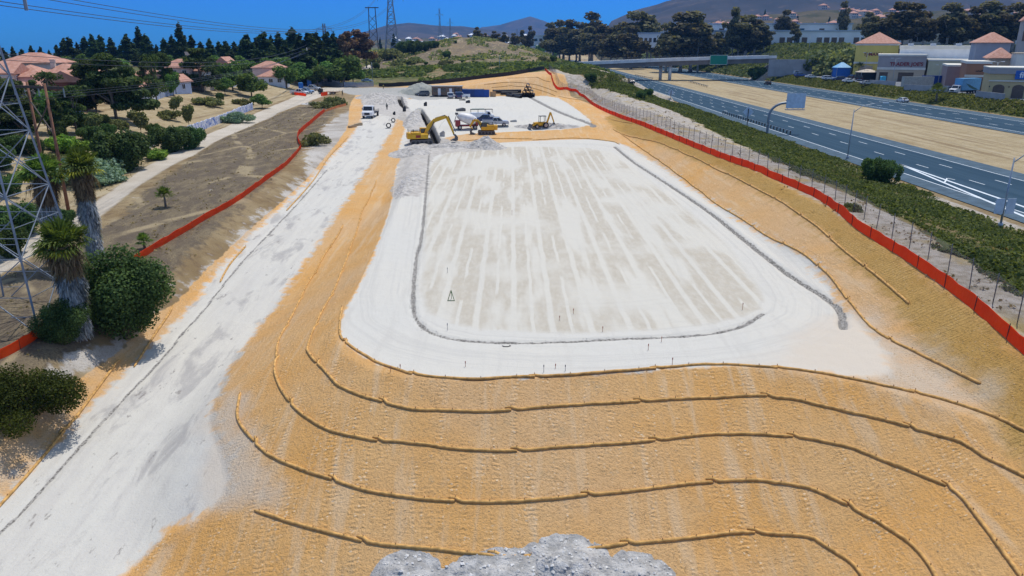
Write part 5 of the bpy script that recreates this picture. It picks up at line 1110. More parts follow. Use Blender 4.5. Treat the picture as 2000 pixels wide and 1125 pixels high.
# the big grey heap at the bottom edge of the view
A_, B_, C_ = at(770, 1118), at(1110, 1112), at(1235, 1118)
heap('spoil_heap', 'large grey rocky spoil heap at the bottom edge of the view', (B_[0]-1.2, B_[1]-1.6), 8.6, 4.6, 1, heapb, 1.0, 12, n=200, sc_=3.0,
     lobes=[(A_[0]+.2, A_[1]-1.2, 1.9, 1.5, .8), (A_[0]-1.6, A_[1]-2.2, 2.3, 1.6, .5), (B_[0], B_[1]-.9, 1.8, 1.6, 1.35), (C_[0]+.2, C_[1]-1.3, 1.7, 1.5, .95), (B_[0]-2.6, B_[1]-1.5, 2.9, 1.6, .95), (B_[0]+1, B_[1]-2.8, 5, 1.8, 1.0)])
# survey lath and stakes on the pad
lath = mat('red_lath', (.42, .18, .12), .8); lathg = mat('dark_green_lath', (.05, .14, .04), .8)
for i, (px, py, tp) in enumerate([(1120, 613, 603), (1093, 626, 617), (1177, 648, 638), (1292, 668, 658), (1266, 684, 672), (1313, 712, 699), (909, 717, 706), (1062, 727, 713), (1104, 725, 713), (874, 645, 632), (874, 533, 523), (763, 728, 716), (782, 724, 712), (1450, 605, 592), (1000, 420, 411), (1085, 720, 711)]):
    x, y, z, h = hpx(px, py, tp); m = MB(); m.box(-.014, .014, -.01, .01, -.15, h); m.box(-.028, .028, -.016, .016, h-.12, h+.02); o = m.build('survey_stake', lath if i not in (7, 8, 9, 10) else mat('grey_lath', (.25, .25, .24), .8)); o.location = (x, y, z); tag(o, f'{ORD[i]} thin survey stake standing on the graded pad', 'survey stake', 'thin survey stakes on the graded pad'); o['label'] = 'thin wooden survey stake standing upright on the white graded pad'
x, y, z, h = hpx(881, 588, 569); o = thing('survey_tripod', 'green triangular survey tripod on the lower left of the pad', 'survey tripod', (x, y, z))
m = MB(); [m.bar((a, 0, 0), (0, .25, h), .035) for a in (-.26, .26)]; m.bar((0, .5, 0), (0, .25, h), .035); m.build('leg', lathg, o); m = MB(); m.bar((-.27, 0, .04), (.27, 0, .04), .035); m.build('crossbar', lathg, o)
x, y, z = at(989, 676); m = MB(); m.tube([(-.25, 0, .02), (-.15, -.13, .02), (.1, -.16, .03), (.28, -.02, .02), (.2, .08, .02)], .03, 6); o = m.build('hose_scrap', blackp); o.location = (x, y, z); tag(o, 'short dark curl of hose beside the pad trench', 'hose')
# portable toilets
tb = mat('toilet_blue', (.01, .11, .42), .45)
for px, py, lab in ((587, 180, 'blue portable toilet left behind the nearest pickup'), (603, 171, 'blue portable toilet farther up by the street lamp')):
    x, y, z = at(px, py); r = thing('portable_toilet', lab, 'portable toilet', (x, y+1, z), .3, 'blue portable toilets'); r.scale = (1.35, 1.35, 1.35)
    m = MB(); m.box(-.6, .6, -.6, .6, 0, 2.15); m.build('cabin', tb, r, bevel=.04); m = MB(); m.prism([(-.64, 2.15), (.64, 2.15), (.45, 2.4), (-.45, 2.4)], -.64, .64, 'y'); m.build('roof', mat('toilet_roof', (.06, .25, .55), .5), r); m = MB(); m.box(-.4, .4, -.63, -.59, .1, 1.95); m.build('door', mat('toilet_door', (.02, .16, .5), .5), r)
# flatbed trailer with engine at the entrance
x, y, z = at(645, 184); r = thing('flatbed_trailer', 'rusty equipment trailer with black engine parked by the red fence stub', 'trailer', (x, y, z), rad(-4))
m = MB(); m.box(-2.5, 3.2, -.9, .9, .6, .8); [m.bar((a, b, .8), (a, b, 1.2), .06) for a in (-1, 0, 1, 2, 3) for b in (-.85, .85)]; m.build('deck', mat('rusty_steel', (.30, .18, .10), .8, var=.4), r)
m = MB(); m.prism([(-4.0, .6), (-2.6, .6), (-2.6, 1.7), (-3.2, 1.9), (-4.0, 1.5)], -.8, .8, 'y'); m.build('engine', blackp, r, bevel=.08)
for a in (.4, 1.4, -3.3):
    for b in (-.9, .9): wheel(r, a, b, .38)
# ------------------------------------------------------------------ people on the site
def person(px, py, rz, shirt, legs, label, stride=.12, hat=(.7, .7, .1)):
    x, y, z = at(px, py); r = thing('person', label, 'person', (x, y, z), rz)
    V = {'pel': (0, 0, .95), 'ch': (0, 0, 1.3), 'nk': (0, .0, 1.5), 'hd': (.02, 0, 1.62), 'ht': (.02, 0, 1.75)}
    vs = [(0, 0, .95), (0, 0, 1.15), (0, 0, 1.38), (0, 0, 1.5), (.02, 0, 1.62), (.02, 0, 1.72), (stride*.4, .1, .88), (stride*.8, .11, .48), (stride*.6, .11, .08), (stride*.6+.16, .12, .04), (-stride*.4, -.1, .88), (-stride*.6, -.11, .48), (-stride*1.2, -.11, .08), (-stride*1.2+.16, -.12, .04), (0, .19, 1.38), (-.02, .25, 1.12), (.1, .26, .88), (.13, .26, .78), (0, -.19, 1.38), (.02, -.25, 1.12), (.14, -.24, .9), (.17, -.24, .8)]
    es = [(0, 1), (1, 2), (2, 3), (3, 4), (4, 5), (0, 6), (6, 7), (7, 8), (8, 9), (0, 10), (10, 11), (11, 12), (12, 13), (2, 14), (14, 15), (15, 16), (16, 17), (2, 18), (18, 19), (19, 20), (20, 21)]
    rr = [.15, .14, .17, .06, .1, .08, .1, .07, .05, .045, .1, .07, .05, .045, .07, .05, .04, .04, .07, .05, .04, .04]
    me = bpy.data.meshes.new('body'); me.from_pydata(vs, es, []); o = bpy.data.objects.new('body', me); C.objects.link(o); o.parent = r
    k = o.modifiers.new('s', 'SKIN'); 
    for i, q in enumerate(me.skin_vertices[0].data): q.radius = (rr[i], rr[i]); q.use_root = (i == 0)
    o.modifiers.new('u', 'SUBSURF').levels = 1; me.materials.append(mat('work_trousers', legs, .9))
    m = MB(); m.lathe([(.13, .98), (.17, 1.1), (.22, 1.38), (.16, 1.48), (.07, 1.52)], 12); q = m.build('hi_vis_vest', mat('vest_'+str(int(shirt[0]*100)), shirt, .8), r, True)
    m = MB(); m.lathe([(.155, 1.70), (.13, 1.74), (.11, 1.80), (.03, 1.84)], 12, c=(.02, 0, 0)); m.build('hard_hat', mat('hard_hat', hat, .4), r, True); return r
person(669, 187, .4, (.05, .05, .05), (.02, .02, .03), 'person in dark clothing walking near the entrance mound', .2, (.05, .05, .05))
person(756, 215, 1.5, (.10, .12, .10), (.05, .06, .1), 'person in dark vest standing left of the orange strip')
person(749, 174, 0, (.6, .45, .05), (.05, .05, .05), 'person in yellow vest standing near the gate corner')
# ------------------------------------------------------------------ fences
def ribbon(px, h, step=1.0, lean=0.0, off=(0, 0), wav=.05, th=.03, top=None):
    L = smooth_line([at(*q)[:2] if len(q) == 2 else q[:2] for q in px], step)+np.array(off); z = hgs(L); m = MB(); rnd = random.Random(len(L)); V = []
    for i, (x, y) in enumerate(L):
        d = L[min(i+1, len(L)-1)]-L[max(i-1, 0)]; d = d/np.linalg.norm(d); n_ = np.array([-d[1], d[0]]); w_ = rnd.uniform(-wav, wav); hh = h*(1+rnd.uniform(-.08, .06))
        for s, zz, ln in ((-1, -.08, 0), (-1, hh, lean), (1, hh, lean), (1, -.08, 0)):
            q = np.array([x, y])+n_*(s*th/2+w_*(zz > 0)+ln); V.append((q[0], q[1], z[i]+zz))
    k = len(L); Fs = [(i*4+j, i*4+(j+1) % 4, (i+1)*4+(j+1) % 4, (i+1)*4+j) for i in range(k-1) for j in range(4)]; m.add(V, Fs); return m, L, z
def fence(px, h, name, label, cat, pm, postm, pstep, posth, part='mesh_panel', lean=0, off=(0, 0), step=1.0, postr=.03, group=None, bars=None):
    m, L, z = ribbon(px, h, step, lean, off); r = thing(name, label, cat, (0, 0, 0), 0, group)
    o = (float(L[0][0]), float(L[0][1]), float(z[0])); r.location = o; m.v = [(a-o[0], b-o[1], c-o[2]) for a, b, c in m.v]; m.build(part, pm, r)
    cum = np.concatenate([[0], np.cumsum(np.linalg.norm(np.diff(L, axis=0), axis=1))]); n = min(100, int(cum[-1]/pstep)+1); me = None
    for k in range(n):
        s = k*cum[-1]/max(n-1, 1); x, y = I(s, cum, L[:, 0]), I(s, cum, L[:, 1]); q = MB(); q.cyl((0, 0, -.3), (0, 0, posth), postr, n=6)
        p_ = q.build('post', postm, r) if me is None else bpy.data.objects.new('post', me)
        if me is None: me = p_.data
        else: C.objects.link(p_); p_.parent = r
        p_.location = (x-o[0], y-o[1], hg(x, y)-o[2]); p_.rotation_euler = (random.Random(k).uniform(-.04, .04), random.Random(k+9).uniform(-.04, .04), 0)
    return r
orf, t = newmat('orange_fence_fabric'); g = t.n('ShaderNodeTexCoord').outputs['Object']
t.L.new(t.mix(t.step(t.noise(.5, 4, g), .3, .7), (.88, .10, .015), (.95, .17, .025)), t.p.inputs['Base Color']); t.p.inputs['Roughness'].default_value = .7
t.L.new(t.bump(t.noise(2.5, 3, g), .12), t.p.inputs['Normal'])
tl = t.n('ShaderNodeBsdfTranslucent'); tl.inputs[0].default_value = (.95, .17, .02, 1); ms = t.n('ShaderNodeMixShader'); ms.inputs[0].default_value = .66
t.L.new(t.p.outputs[0], ms.inputs[1]); t.L.new(tl.outputs[0], ms.inputs[2]); t.L.new(ms.outputs[0], [q for q in t.t.nodes if q.type == 'OUTPUT_MATERIAL'][0].inputs[0])
postm = mat('galvanised_post', (.16, .17, .18), .5, .6); dk = mat('dark_post', (.05, .04, .03), .8)
RF = [(1064, 137), (1078, 155), (1110, 176), (1135, 188), (1160, 207), (1205, 228), (1250, 244), (1300, 265), (1400, 306), (1500, 345), (1590, 385), (1640, 419), (1680, 452), (1750, 496), (1850, 566), (1920, 622), (2000, 694), (2080, 770), (2200, 890), (2350, 1050)]
fence(RF, .86, 'safety_fence', 'long orange fabric fence along the crest of the right cut slope', 'safety fence', orf, dk, 4.2, 1.0, 'fabric', lean=.1, postr=.03)
fence([(-60, 720), (0, 702), (50, 676), (96, 644)], .75, 'safety_fence', 'red orange fabric fence length in the near left corner by the tower foot', 'safety fence', orf, dk, 3, .8, 'fabric', step=.5)
fence([(262, 514), (282, 502), (340, 466), (420, 419), (480, 382), (530, 345), (570, 312), (588, 290)], .75, 'safety_fence', 'straight red orange fence crossing the mown field toward the shaggy palms', 'safety fence', orf, dk, 3, .8, 'fabric', lean=-.1)
fence([(588, 288), (582, 274), (585, 262), (605, 244), (634, 219)], .9, 'safety_fence', 'farther red orange fence between the spiky shrub and the dirt island', 'safety fence', orf, dk, 3, .9, 'fabric')
fence([(634, 219), (655, 212), (676, 206)], .6, 'safety_fence', 'low orange fence stub at the dirt island edge', 'safety fence', mat('faded_orange', (.60, .19, .05), .8), dk, 3, .7, 'fabric')
fence([(569, 183), (580, 186), (598, 188)], .9, 'safety_fence', 'short red fence in front of the parked pickups', 'safety fence', orf, dk, 3, 1, 'fabric')
fence([(627, 188), (640, 186)], 1.2, 'safety_fence', 'short red fence stub by the equipment trailer', 'safety fence', orf, dk, 3, 1.2, 'fabric')
silt = mat('black_silt_fabric', (.025, .024, .024), .8)
fence([(740, 169), (800, 167), (860, 163), (930, 155), (1000, 147), (1063, 136)], 1.5, 'silt_fence', 'black silt fence along the top of the far orange bank', 'silt fence', silt, dk, 4, 1.7, 'fabric')
wire_m, t = newmat('chain_link'); t.p.inputs['Base Color'].default_value = (.20, .20, .21, 1); t.p.inputs['Metallic'].default_value = .3; t.p.inputs['Roughness'].default_value = .5; t.p.inputs['Alpha'].default_value = .17
fence(RF, 1.9, 'chain_link_fence', 'tall chain link fence with thin steel posts just outside the orange fence', 'chain link fence', wire_m, postm, 3.0, 2.15, 'wire_mesh', off=(1.7, .3), postr=.035)
galv = mat('gate_galvanised', (.42, .46, .52), .5, .4)
fence([(672, 170), (700, 170), (730, 169)], 1.8, 'chain_link_gate', 'grey chain link gate across the site entrance', 'gate', mat('gate_mesh', (.34, .38, .45), .6, alpha=.55), galv, 4, 2.0, 'wire_mesh')
fence([(600, 166), (630, 167), (670, 170)], 1.6, 'chain_link_fence', 'pale chain link fence in front of the white tank truck', 'chain link fence', mat('gate_mesh', (0, 0, 0)), galv, 4, 1.8, 'wire_mesh')
pick = mat('fence_pale_blue', (.50, .56, .66), .6)
def picket(px, h, label):
    L = smooth_line([at(*q)[:2] for q in px], .5); r = thing('picket_fence', label, 'fence'); o = Vector((L[0][0], L[0][1], hg(*L[0]))); r.location = o; m = MB(); z = hgs(L); m2 = MB()
    for i in range(len(L)-1):
        a = Vector((*L[i], z[i]))-o; b = Vector((*L[i+1], z[i+1]))-o; d = (b-a)
        for k in range(3): c = a+d*(k/3); m.box(c.x-.055, c.x+.055, c.y-.02, c.y+.02, c.z, c.z+h*.96)
        for zz in (.25, h-.25): m2.bar(a+Vector((0, .03, zz)), b+Vector((0, .03, zz)), .05, .09)
        if i % 5 == 0: m2.box(a.x-.07, a.x+.07, a.y-.07, a.y+.07, a.z-.2, a.z+h+.08)
    m.build('picket', pick, r); m2.build('rail', pick, r); return r
picket([(108, 238), (135, 232), (163, 222)], 1.6, 'pale blue fence length at the top of the slope below the brown house')
picket([(281, 203), (315, 192), (345, 183), (373, 172)], 1.8, 'pale blue fence length climbing the slope below the terracotta roofed house')
# painted block wall by the path
gw, t = newmat('painted_block_wall'); g = t.n('ShaderNodeTexCoord').outputs['Object']
v = t.noise(.55, 5, g, .6, 2.5); c = t.mix(t.step(t.noise(1.5, 3, g), .3, .7), (.50, .52, .57), (.66, .68, .72)); c = t.mix(t.step(v, .53, .55), c, (.04, .12, .42)); c = t.mix(t.step(v, .60, .62), c, (.60, .66, .78)); t.L.new(c, t.p.inputs['Base Color']); t.p.inputs['Roughness'].default_value = .85
m, L, z = ribbon([(368, 263), (400, 252), (440, 237), (470, 223), (494, 214)], 1.75, .8, 0, (0, 0), 0, .22); o = m.build('painted_wall', gw); tag(o, 'low block wall covered in blue graffiti beside the dirt path', 'wall')
m, L, z = ribbon([(285, 294), (297, 287), (307, 281)], 1.5, .8, 0, (0, 0), 0, .22); o = m.build('painted_wall', mat('whitewashed_block', (.5, .55, .62), .85)); tag(o, 'stub of pale block wall behind the round dark green shrub', 'wall')
# ------------------------------------------------------------------ houses
tilem, t = newmat('terracotta_tiles'); g = t.n('ShaderNodeTexCoord').outputs['Object']
wv = t.n('ShaderNodeTexWave'); t.L.new(g, wv.inputs['Vector']); wv.inputs['Scale'].default_value = 2.2; wv.inputs['Distortion'].default_value = .6; wv.bands_direction = 'Z'
c = t.mix(t.step(t.noise(1.3, 4, g), .35, .65), (.45, .225, .155), (.56, .32, .24)); c = t.mix(t.math('MULTIPLY', wv.outputs[1], .3), c, (.28, .10, .065)); t.L.new(c, t.p.inputs['Base Color']); t.p.inputs['Roughness'].default_value = .9
STU = {'cream': (.66, .56, .45), 'pink': (.66, .50, .44), 'white': (.66, .66, .66), 'brown': (.22, .085, .06), 'tan': (.46, .36, .26), 'blueish': (.5, .56, .66)}
def stucco(c): return mat('stucco_'+c, STU[c], .9, var=.08, vs=.7)
def hiproof(m, x0, x1, y0, y1, z, h, ov=.5, gable=None):
    x0 -= ov; x1 += ov; y0 -= ov; y1 += ov; w_, d_ = x1-x0, y1-y0; cx, cy = (x0+x1)/2, (y0+y1)/2
    if w_ >= d_: a, b = (x0+(0 if gable else d_/2), cy), (x1-(0 if gable else d_/2), cy)
    else: a, b = (cx, y0+(0 if gable else w_/2)), (cx, y1-(0 if gable else w_/2))
    V = [(x0, y0, z), (x1, y0, z), (x1, y1, z), (x0, y1, z), (*a, z+h), (*b, z+h), (x0, y0, z-.2), (x1, y0, z-.2), (x1, y1, z-.2), (x0, y1, z-.2)]
    Fs = [(0, 1, 5, 4), (1, 2, 5), (2, 3, 4, 5), (3, 0, 4)] if w_ >= d_ else [(0, 1, 4), (1, 2, 5, 4), (2, 3, 5), (3, 0, 4, 5)]
    m.add(V, Fs+[(0, 6, 7, 1), (1, 7, 8, 2), (2, 8, 9, 3), (3, 9, 6, 0), (6, 9, 8, 7)])
trimw = mat('window_trim', (.66, .68, .70), .6)
def win(par, x, y, z, w_, h_, axis, out):
    """window in a wall plane: axis 'y' faces -y/+y, 'x' faces -x/+x"""
    f = MB(); g_ = MB(); e_ = .06*out
    def bx(mm, a0, a1, z0, z1, d0, d1):
        d0, d1 = sorted((d0, d1))
        if axis == 'y': mm.box(x+a0, x+a1, y+d0, y+d1, z+z0, z+z1)
        else: mm.box(x+d0, x+d1, y+a0, y+a1, z+z0, z+z1)
    bx(f, -w_/2-.1, w_/2+.1, h_, h_+.12, 0, e_*1.4); bx(f, -w_/2-.1, w_/2+.1, -.12, 0, 0, e_*1.6); bx(f, -w_/2-.1, -w_/2, 0, h_, 0, e_*1.4); bx(f, w_/2, w_/2+.1, 0, h_, 0, e_*1.4); bx(f, -.03, .03, 0, h_, 0, e_*1.2); bx(g_, -w_/2, w_/2, 0, h_, 0, e_*.6)
    o = g_.build('window', glassd, par); f.build('frame', trimw, o)
def house(px, py, blocks, label, rz=0, chim=None, s=1.0, Y=None, group=None, base=None):
    if base is None:
        if Y is None: x, y, z = at(px, py)
        else: x = (px-1000)/FPX*(Y*CF+11*SF); y = Y; z = float(HT(x, y))
    else: x, y, z = base
    r = thing('house', label, 'house', (x, y, z-.1), rz, group); r.scale = (s, s, s); rf = MB(); cols = {}
    for (x0, x1, y0, y1, h, rh, colr, gab) in blocks:
        m = cols.setdefault(colr, MB()); m.box(x0, x1, y0, y1, -1, h)
        if gab and (x1-x0) < (y1-y0): m.add([(x0, y0+.01, h), (x1, y0+.01, h), ((x0+x1)/2, y0+.01, h+rh*.93)], [(0, 1, 2)])
        elif gab: m.add([(x0+.01, y0, h), (x0+.01, y1, h), (x0+.01, (y0+y1)/2, h+rh*.93), (x1-.01, y0, h), (x1-.01, y1, h), (x1-.01, (y0+y1)/2, h+rh*.93)], [(0, 2, 1), (3, 4, 5)])
        hiproof(rf, x0, x1, y0, y1, h+.01, rh, gable=gab)
        n = max(1, int((x1-x0)/3))
        for k in range(n):
            for fl in range(max(1, int(h/2.9))): win(r, x0+(k+.5)*(x1-x0)/n, y0, 1+fl*2.8, 1.3, 1.2, 'y', -1)
        for k in range(max(1, int((y1-y0)/4))):
            win(r, x1, y0+(k+.5)*(y1-y0)/max(1, int((y1-y0)/4)), 1+(2.8 if h > 4.5 else 0), 1.1, 1.2, 'x', 1)
    for c_, m in cols.items(): m.build('wall', stucco(c_), r)
    q = rf.build('roof', tilem, r)
    if chim:
        m = MB(); cx, cy, ct = chim; m.box(cx-.5, cx+.5, cy-.35, cy+.35, 3, ct); m.box(cx-.6, cx+.6, cy-.45, cy+.45, ct, ct+.25); m.build('chimney', stucco('cream'), q)
    return r
house(132, 214, [(-3.2, 3.4, 0, 7, 5.6, 2.0, 'brown', True), (-6.5, -3.25, 1, 7, 4.6, 1.4, 'cream', False)], 'brown gabled house with white window trim nearest on the left hillside', .25)
house(88, 196, [(-9, -1, 2, 11, 5.8, 2.2, 'pink', False), (-1.0, 6, 4, 12, 6.2, 2.2, 'cream', False), (6, 11, 3, 11, 5.6, 1.9, 'pink', False), (-3, 4, -1, 2, 3.2, 1.3, 'cream', False)], 'large pink two storey house complex with tall chimney among the trees', .1, (0.5, 6, 9.0), .92)
house(14, 196, [(-8, 2, 0, 8, 5.6, 2, 'cream', True), (2, 7, 2, 8, 4.8, 1.6, 'pink', False), (-3, 6, -3, 0, 2.8, 1.2, 'cream', False)], 'cream house with tiled roof at the left picture edge', .15)
house(58, 172, [(-6, 6, 0, 9, 5.6, 2.2, 'pink', False)], 'pink house behind the cream one with a long tiled roof', 0, None, 1.1)
house(340, 172, [(-4.5, 4.8, 1, 9, 5.8, 2.3, 'pink', False), (4.85, 7.5, 3, 9, 4.8, 1.5, 'cream', False)], 'terracotta roofed house with two chimneys left of the broad crest pine', -.1, (2.6, 5, 9.8))
house(330, 181, [(-2.5, 2.5, 0, 6, 2.9, 1.9, 'blueish', True)], 'small pale blue gabled house in front of the terracotta roofed one', -.3)
house(288, 184, [(-3.5, 3.5, 0, 7, 4.8, 1.9, 'cream', False)], 'cream house behind the tall thin pine', .2)
house(270, 196, [(-3, 3, 0, 5, 3.2, 1.5, 'white', True)], 'low white house at the left end of the climbing pale fence', .2)
house(521, 150, [(-5, 5, 0, 8, 5.2, 2.2, 'pink', False)], 'red roofed house half hidden in trees, upper of two by the crest end', 0, None, 1, 280)
house(530, 166, [(-4.5, 4.5, 0, 7, 3.0, 2.0, 'white', False)], 'low red roofed white house, lower of two by the crest end', 0)
house(612, 150, [(-5, 5, 0, 8, 5.2, 2.2, 'pink', False)], 'reddish roofed house among trees right of the street lamp', 0, None, 1, 330)
house(622, 153, [(-7, 3, 0, 6, 2.8, 1.2, 'white', False)], 'low white house behind the white tank truck', 0, None, 1, 322)
house(437, 160, [(-2.6, 2.6, 0, 7, 6.5, 2.6, 'blueish', True)], 'pale blue gable showing between crest trees', 0, None, 1, 245)
x, y, z = at(124, 218); r = thing('parked_car', 'silver car under the pale awning beside the brown house', 'car', (x, y, z), .2)
r2 = car('sedan', 'silver', 'silver car parked beside the brown house behind the fence', (x, y+1, z), .2); bpy.data.objects.remove(r)
# ------------------------------------------------------------------ bridge
cw = mat('bridge_concrete', (.68, .68, .66), .85, var=.12, vs=.3); cwd = mat('bridge_painted_shade', (.17, .16, .15), .9, var=.15, vs=.3)  # girder concrete darkened in its colour for the shade under the deck
bx0, by0, bx1, by1, bz0, bz1 = 36.0, 406.0, 140.0, 411.0, 8.4, 11.7
r = thing('freeway_bridge', 'long pale concrete bridge crossing both carriageways on paired round columns', 'bridge', (bx0, by0, 0))
def bp(f, dy, dz): return Vector(((bx1-bx0)*f, (by1-by0)*f+dy, bz0+(bz1-bz0)*f+dz))
def slab(f0, f1, y0, y1, z0, z1, m, arch=0, n=20):
    V = []
    for i in range(n+1):
        f = f0+(f1-f0)*i/n; k = .9*math.sin(PI*f)**2*0+.35*math.sin(PI*f)
        V += [bp(f, y0, z0+k), bp(f, y1, z0+k), bp(f, y1, z1+k), bp(f, y0, z1+k)]
    m.add(V, [(i*4+j, i*4+(j+1) % 4, (i+1)*4+(j+1) % 4, (i+1)*4+j) for i in range(n) for j in range(4)]+[(3, 2, 1, 0), (n*4, n*4+1, n*4+2, n*4+3)])
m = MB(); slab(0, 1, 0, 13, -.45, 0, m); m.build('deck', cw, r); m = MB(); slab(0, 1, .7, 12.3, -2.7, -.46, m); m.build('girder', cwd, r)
for y_ in (0, 12.7): m = MB(); slab(0, 1, y_, y_+.3, .005, 1.0, m); m.build('parapet', cw, r)
m = MB(); slab(0, 1, .1, .2, 1.01, 1.05, m); slab(0, 1, .12, .16, 2.3, 2.36, m); [m.bar(bp(i/50, .14, 1.3), bp(i/50, .14, 2.6), .06) for i in range(51)]; m.build('railing', postm, r)
m = MB(); V = [bp(0, .14, 1.3), bp(1, .14, 1.3), bp(1, .14, 2.5), bp(0, .14, 2.5)]; m.add(V, [(0, 1, 2, 3)]); m.build('railing_mesh', wire_m, r)
for px_, dy in ((1297, 9.5), (1311, 3)):
    f = ((px_-1000)/FPX*392-bx0)/(bx1-bx0); q = bp(f, dy, 0); m = MB(); m.cyl((q.x, q.y, -bz0*0-.2), (q.x, q.y, q.z-1.9), .85, n=14); m.build('column', cw, r, True)
m = MB(); m.prism([(93, -.5), (104, 8.2), (110, 8.2), (110, -.5)], 2, 17, 'y'); m.build('abutment', mat('slope_paving', (.36, .33, .29), .9), r)
gs = mat('sign_green', (.0, .20, .13), .5); gsb = mat('sign_white_edge', (.6, .66, .62), .5)
fq = ((1407-1000)/FPX*388-bx0)/(bx1-bx0); q = bp(fq, -.45, 0)
r = thing('road_sign', 'large green road sign hung on the near face of the bridge', 'road sign', (bx0+q.x, by0+q.y, q.z)); m = MB(); m.box(-4.6, 4.6, -.1, 0, -2.6, 2.2); m.build('panel', gs, r)
m = MB(); [m.box(-4.6, 4.6, -.12, -.101, a, a+.16) for a in (-2.6, 2.04)]; [m.box(a, a+.16, -.121, -.101, -2.44, 2.04) for a in (-4.6, 4.44)]; m.build('border', gsb, r); m = MB(); [m.bar((a, .05, 0), (a, .45, 0), .15) for a in (-3.5, 3.5)]; m.build('bracket', steel, r)
for px, py, tp, w_, hh, lab in ((1042, 103, 86, 10, 7, 'small distant green road sign over the near carriageway'),):
    x, y, z = 43, 1050, 2.0; x = (px-1000)/FPX*1000; z = float(HT(x, y)); r = thing('road_sign', lab, 'road sign', (x, y, z)); m = MB(); m.box(-4, 4, -.1, .1, 8, 13.2); m.build('panel', gs, r); m = MB(); m.bar((-3, .2, 0), (-3, .2, 13), .4); m.bar((3, .2, 0), (3, .2, 13), .4); m.build('post', steel, r)
# ------------------------------------------------------------------ freeway furniture
lampm = mat('lamp_pole_metal', (.34, .38, .42), .45, .5)
def lamp(px, py, top, arm, label, dr=(1, 0), group=None, lum=1.0, zb=None, Y=None, wood_=False, double=False, r0=.12):
    if Y is not None: x = (px-1000)/FPX*(Y*CF+10*SF); y = Y; z = float(HT(x, y))
    else: x, y, z = at(px, py)
    lo, hi = .5, 60
    for _ in range(30): md = (lo+hi)/2; lo, hi = (md, hi) if prj(x, y, z+md)[1] > top else (lo, md)
    h = lo; r = thing('street_lamp', label, 'street lamp', (x, y, z), 0, group); m = MB(); m.cyl((0, 0, -.3), (0, 0, h), r0, r0*.6, 8); m.cyl((0, 0, 0), (0, 0, .5), r0*2, r0*1.9, 8); m.build('pole', lampm, r, True)
    if arm:
        for s in ((1, -1) if double else (1,)):
            d = Vector((dr[0], dr[1], 0))*arm*s; m = MB(); m.tube([(0, 0, h-.5), (d.x*.3, d.y*.3, h+.35*abs(arm)/3), (d.x*.7, d.y*.7, h+.6*abs(arm)/3), (d.x, d.y, h+.65*abs(arm)/3)], [.06, .05, .045, .04], 6); m.build('arm', lampm, r, True)
            m = MB(); m.prism([(0, -.12), (.35, -.18), (.95, -.12), (1.0, .12), (.35, .18), (0, .12)], 0, .16, 'z'); M_ = Matrix.Translation((d.x, d.y, h+.6*abs(arm)/3))@Matrix.Rotation(math.atan2(d.y, d.x), 4, 'Z'); m.v = [tuple(M_@Vector(v)) for v in m.v]; m.build('luminaire', mat('luminaire_grey', (.6, .66, .70), .4), r)
    return r, h
lamp(1655, 310, 213, 4.6, 'tall street lamp arching over the near carriageway mid right')
r, h = lamp(1953, 444, 308, 4.0, 'tall street lamp with white sign panels at the right edge')
for a in (-.62, .55): m = MB(); m.box(a-.45, a+.45, -.2, -.14, 1.5, 3.1); [m.box(a-.5, a+.5, -.14, -.1, z_, z_+.08) for z_ in (1.8, 2.7)]; m.build('sign_panel', mat('sign_back_white', (.55, .62, .68), .4), r)
lamp(1222, 116, 80, -1.6, 'street lamp behind the bridge left of its middle')
lamp(1050, 104, 90, -2.2, 'distant street lamp next to the small green sign', Y=700)
lamp(1362, 105, 72, 0, 'plain pole standing behind the bridge right of its middle', Y=520)
lamp(728, 161, 122, 0, 'slim lamp pole at the right end of the entrance gate')
lamp(976, 132, 108, 0, 'slim pole beyond the black silt fence', Y=360)
lamp(1577, 104, 70, 0, 'slim pole on the green bank left of the yellow store', Y=450)
lamp(1784, 88, 72, 0, 'slim pole behind the long pale store', Y=430)
for px, py, tp, lab in ((1687, 157, 104, 'parking lot lamp in front of the yellow store'), (1742, 167, 115, 'parking lot lamp in front of the grey store'), (1831, 168, 128, 'parking lot lamp beside the blue container'), (1937, 186, 122, 'parking lot lamp between the brown store and the arcade')): lamp(px, py, tp, 1.0, lab, (1, 0), 'parking lot lamps', double=True)
x, y, z = at(605, 166); r, h = lamp(605, 166, 93, 0, 'grey wooden utility pole by the blue toilets', r0=.22); r.name = 'utility_pole'; r['category'] = 'utility pole'; m = MB(); m.bar((-1.2, 0, h-.6), (1.2, 0, h-.6), .15); m.build('crossarm', wood, r); UP = (x, y, z+h)
def guard(px, label, n_):
    L = [at(*q, .0) for q in px]; a, b = Vector(L[0]), Vector(L[-1]); d = b-a; r = thing('guard_rail', label, 'guard rail', a, math.atan2(d.y, d.x)); Ln = d.length
    m = MB(); m.prism([(-.02, .5), (.05, .55), (-.02, .63), (.05, .7), (-.02, .78), (-.05, .78), (-.05, .5)], 0, Ln, 'x'); m.build('beam', mat('rail_galvanised', (.45, .5, .53), .5, .4), r)
    for i in range(n_): m = MB(); m.box(-.08, .08, -.28, -.08, -.2, .75); q = m.build('post', wood if 0 else dk, r); q.location = (Ln*(i+.5)/n_, 0, 0)
guard([(1411, 222), (1548, 264)], 'guard rail with dark posts along the near freeway shoulder', 26)
guard([(1240, 148), (1276, 155)], 'short median guard rail left of the bridge columns', 10); guard([(1345, 160), (1383, 171)], 'short median guard rail right of the bridge columns', 12)
sb = mat('sign_back_white', (.55, .62, .68), .4)
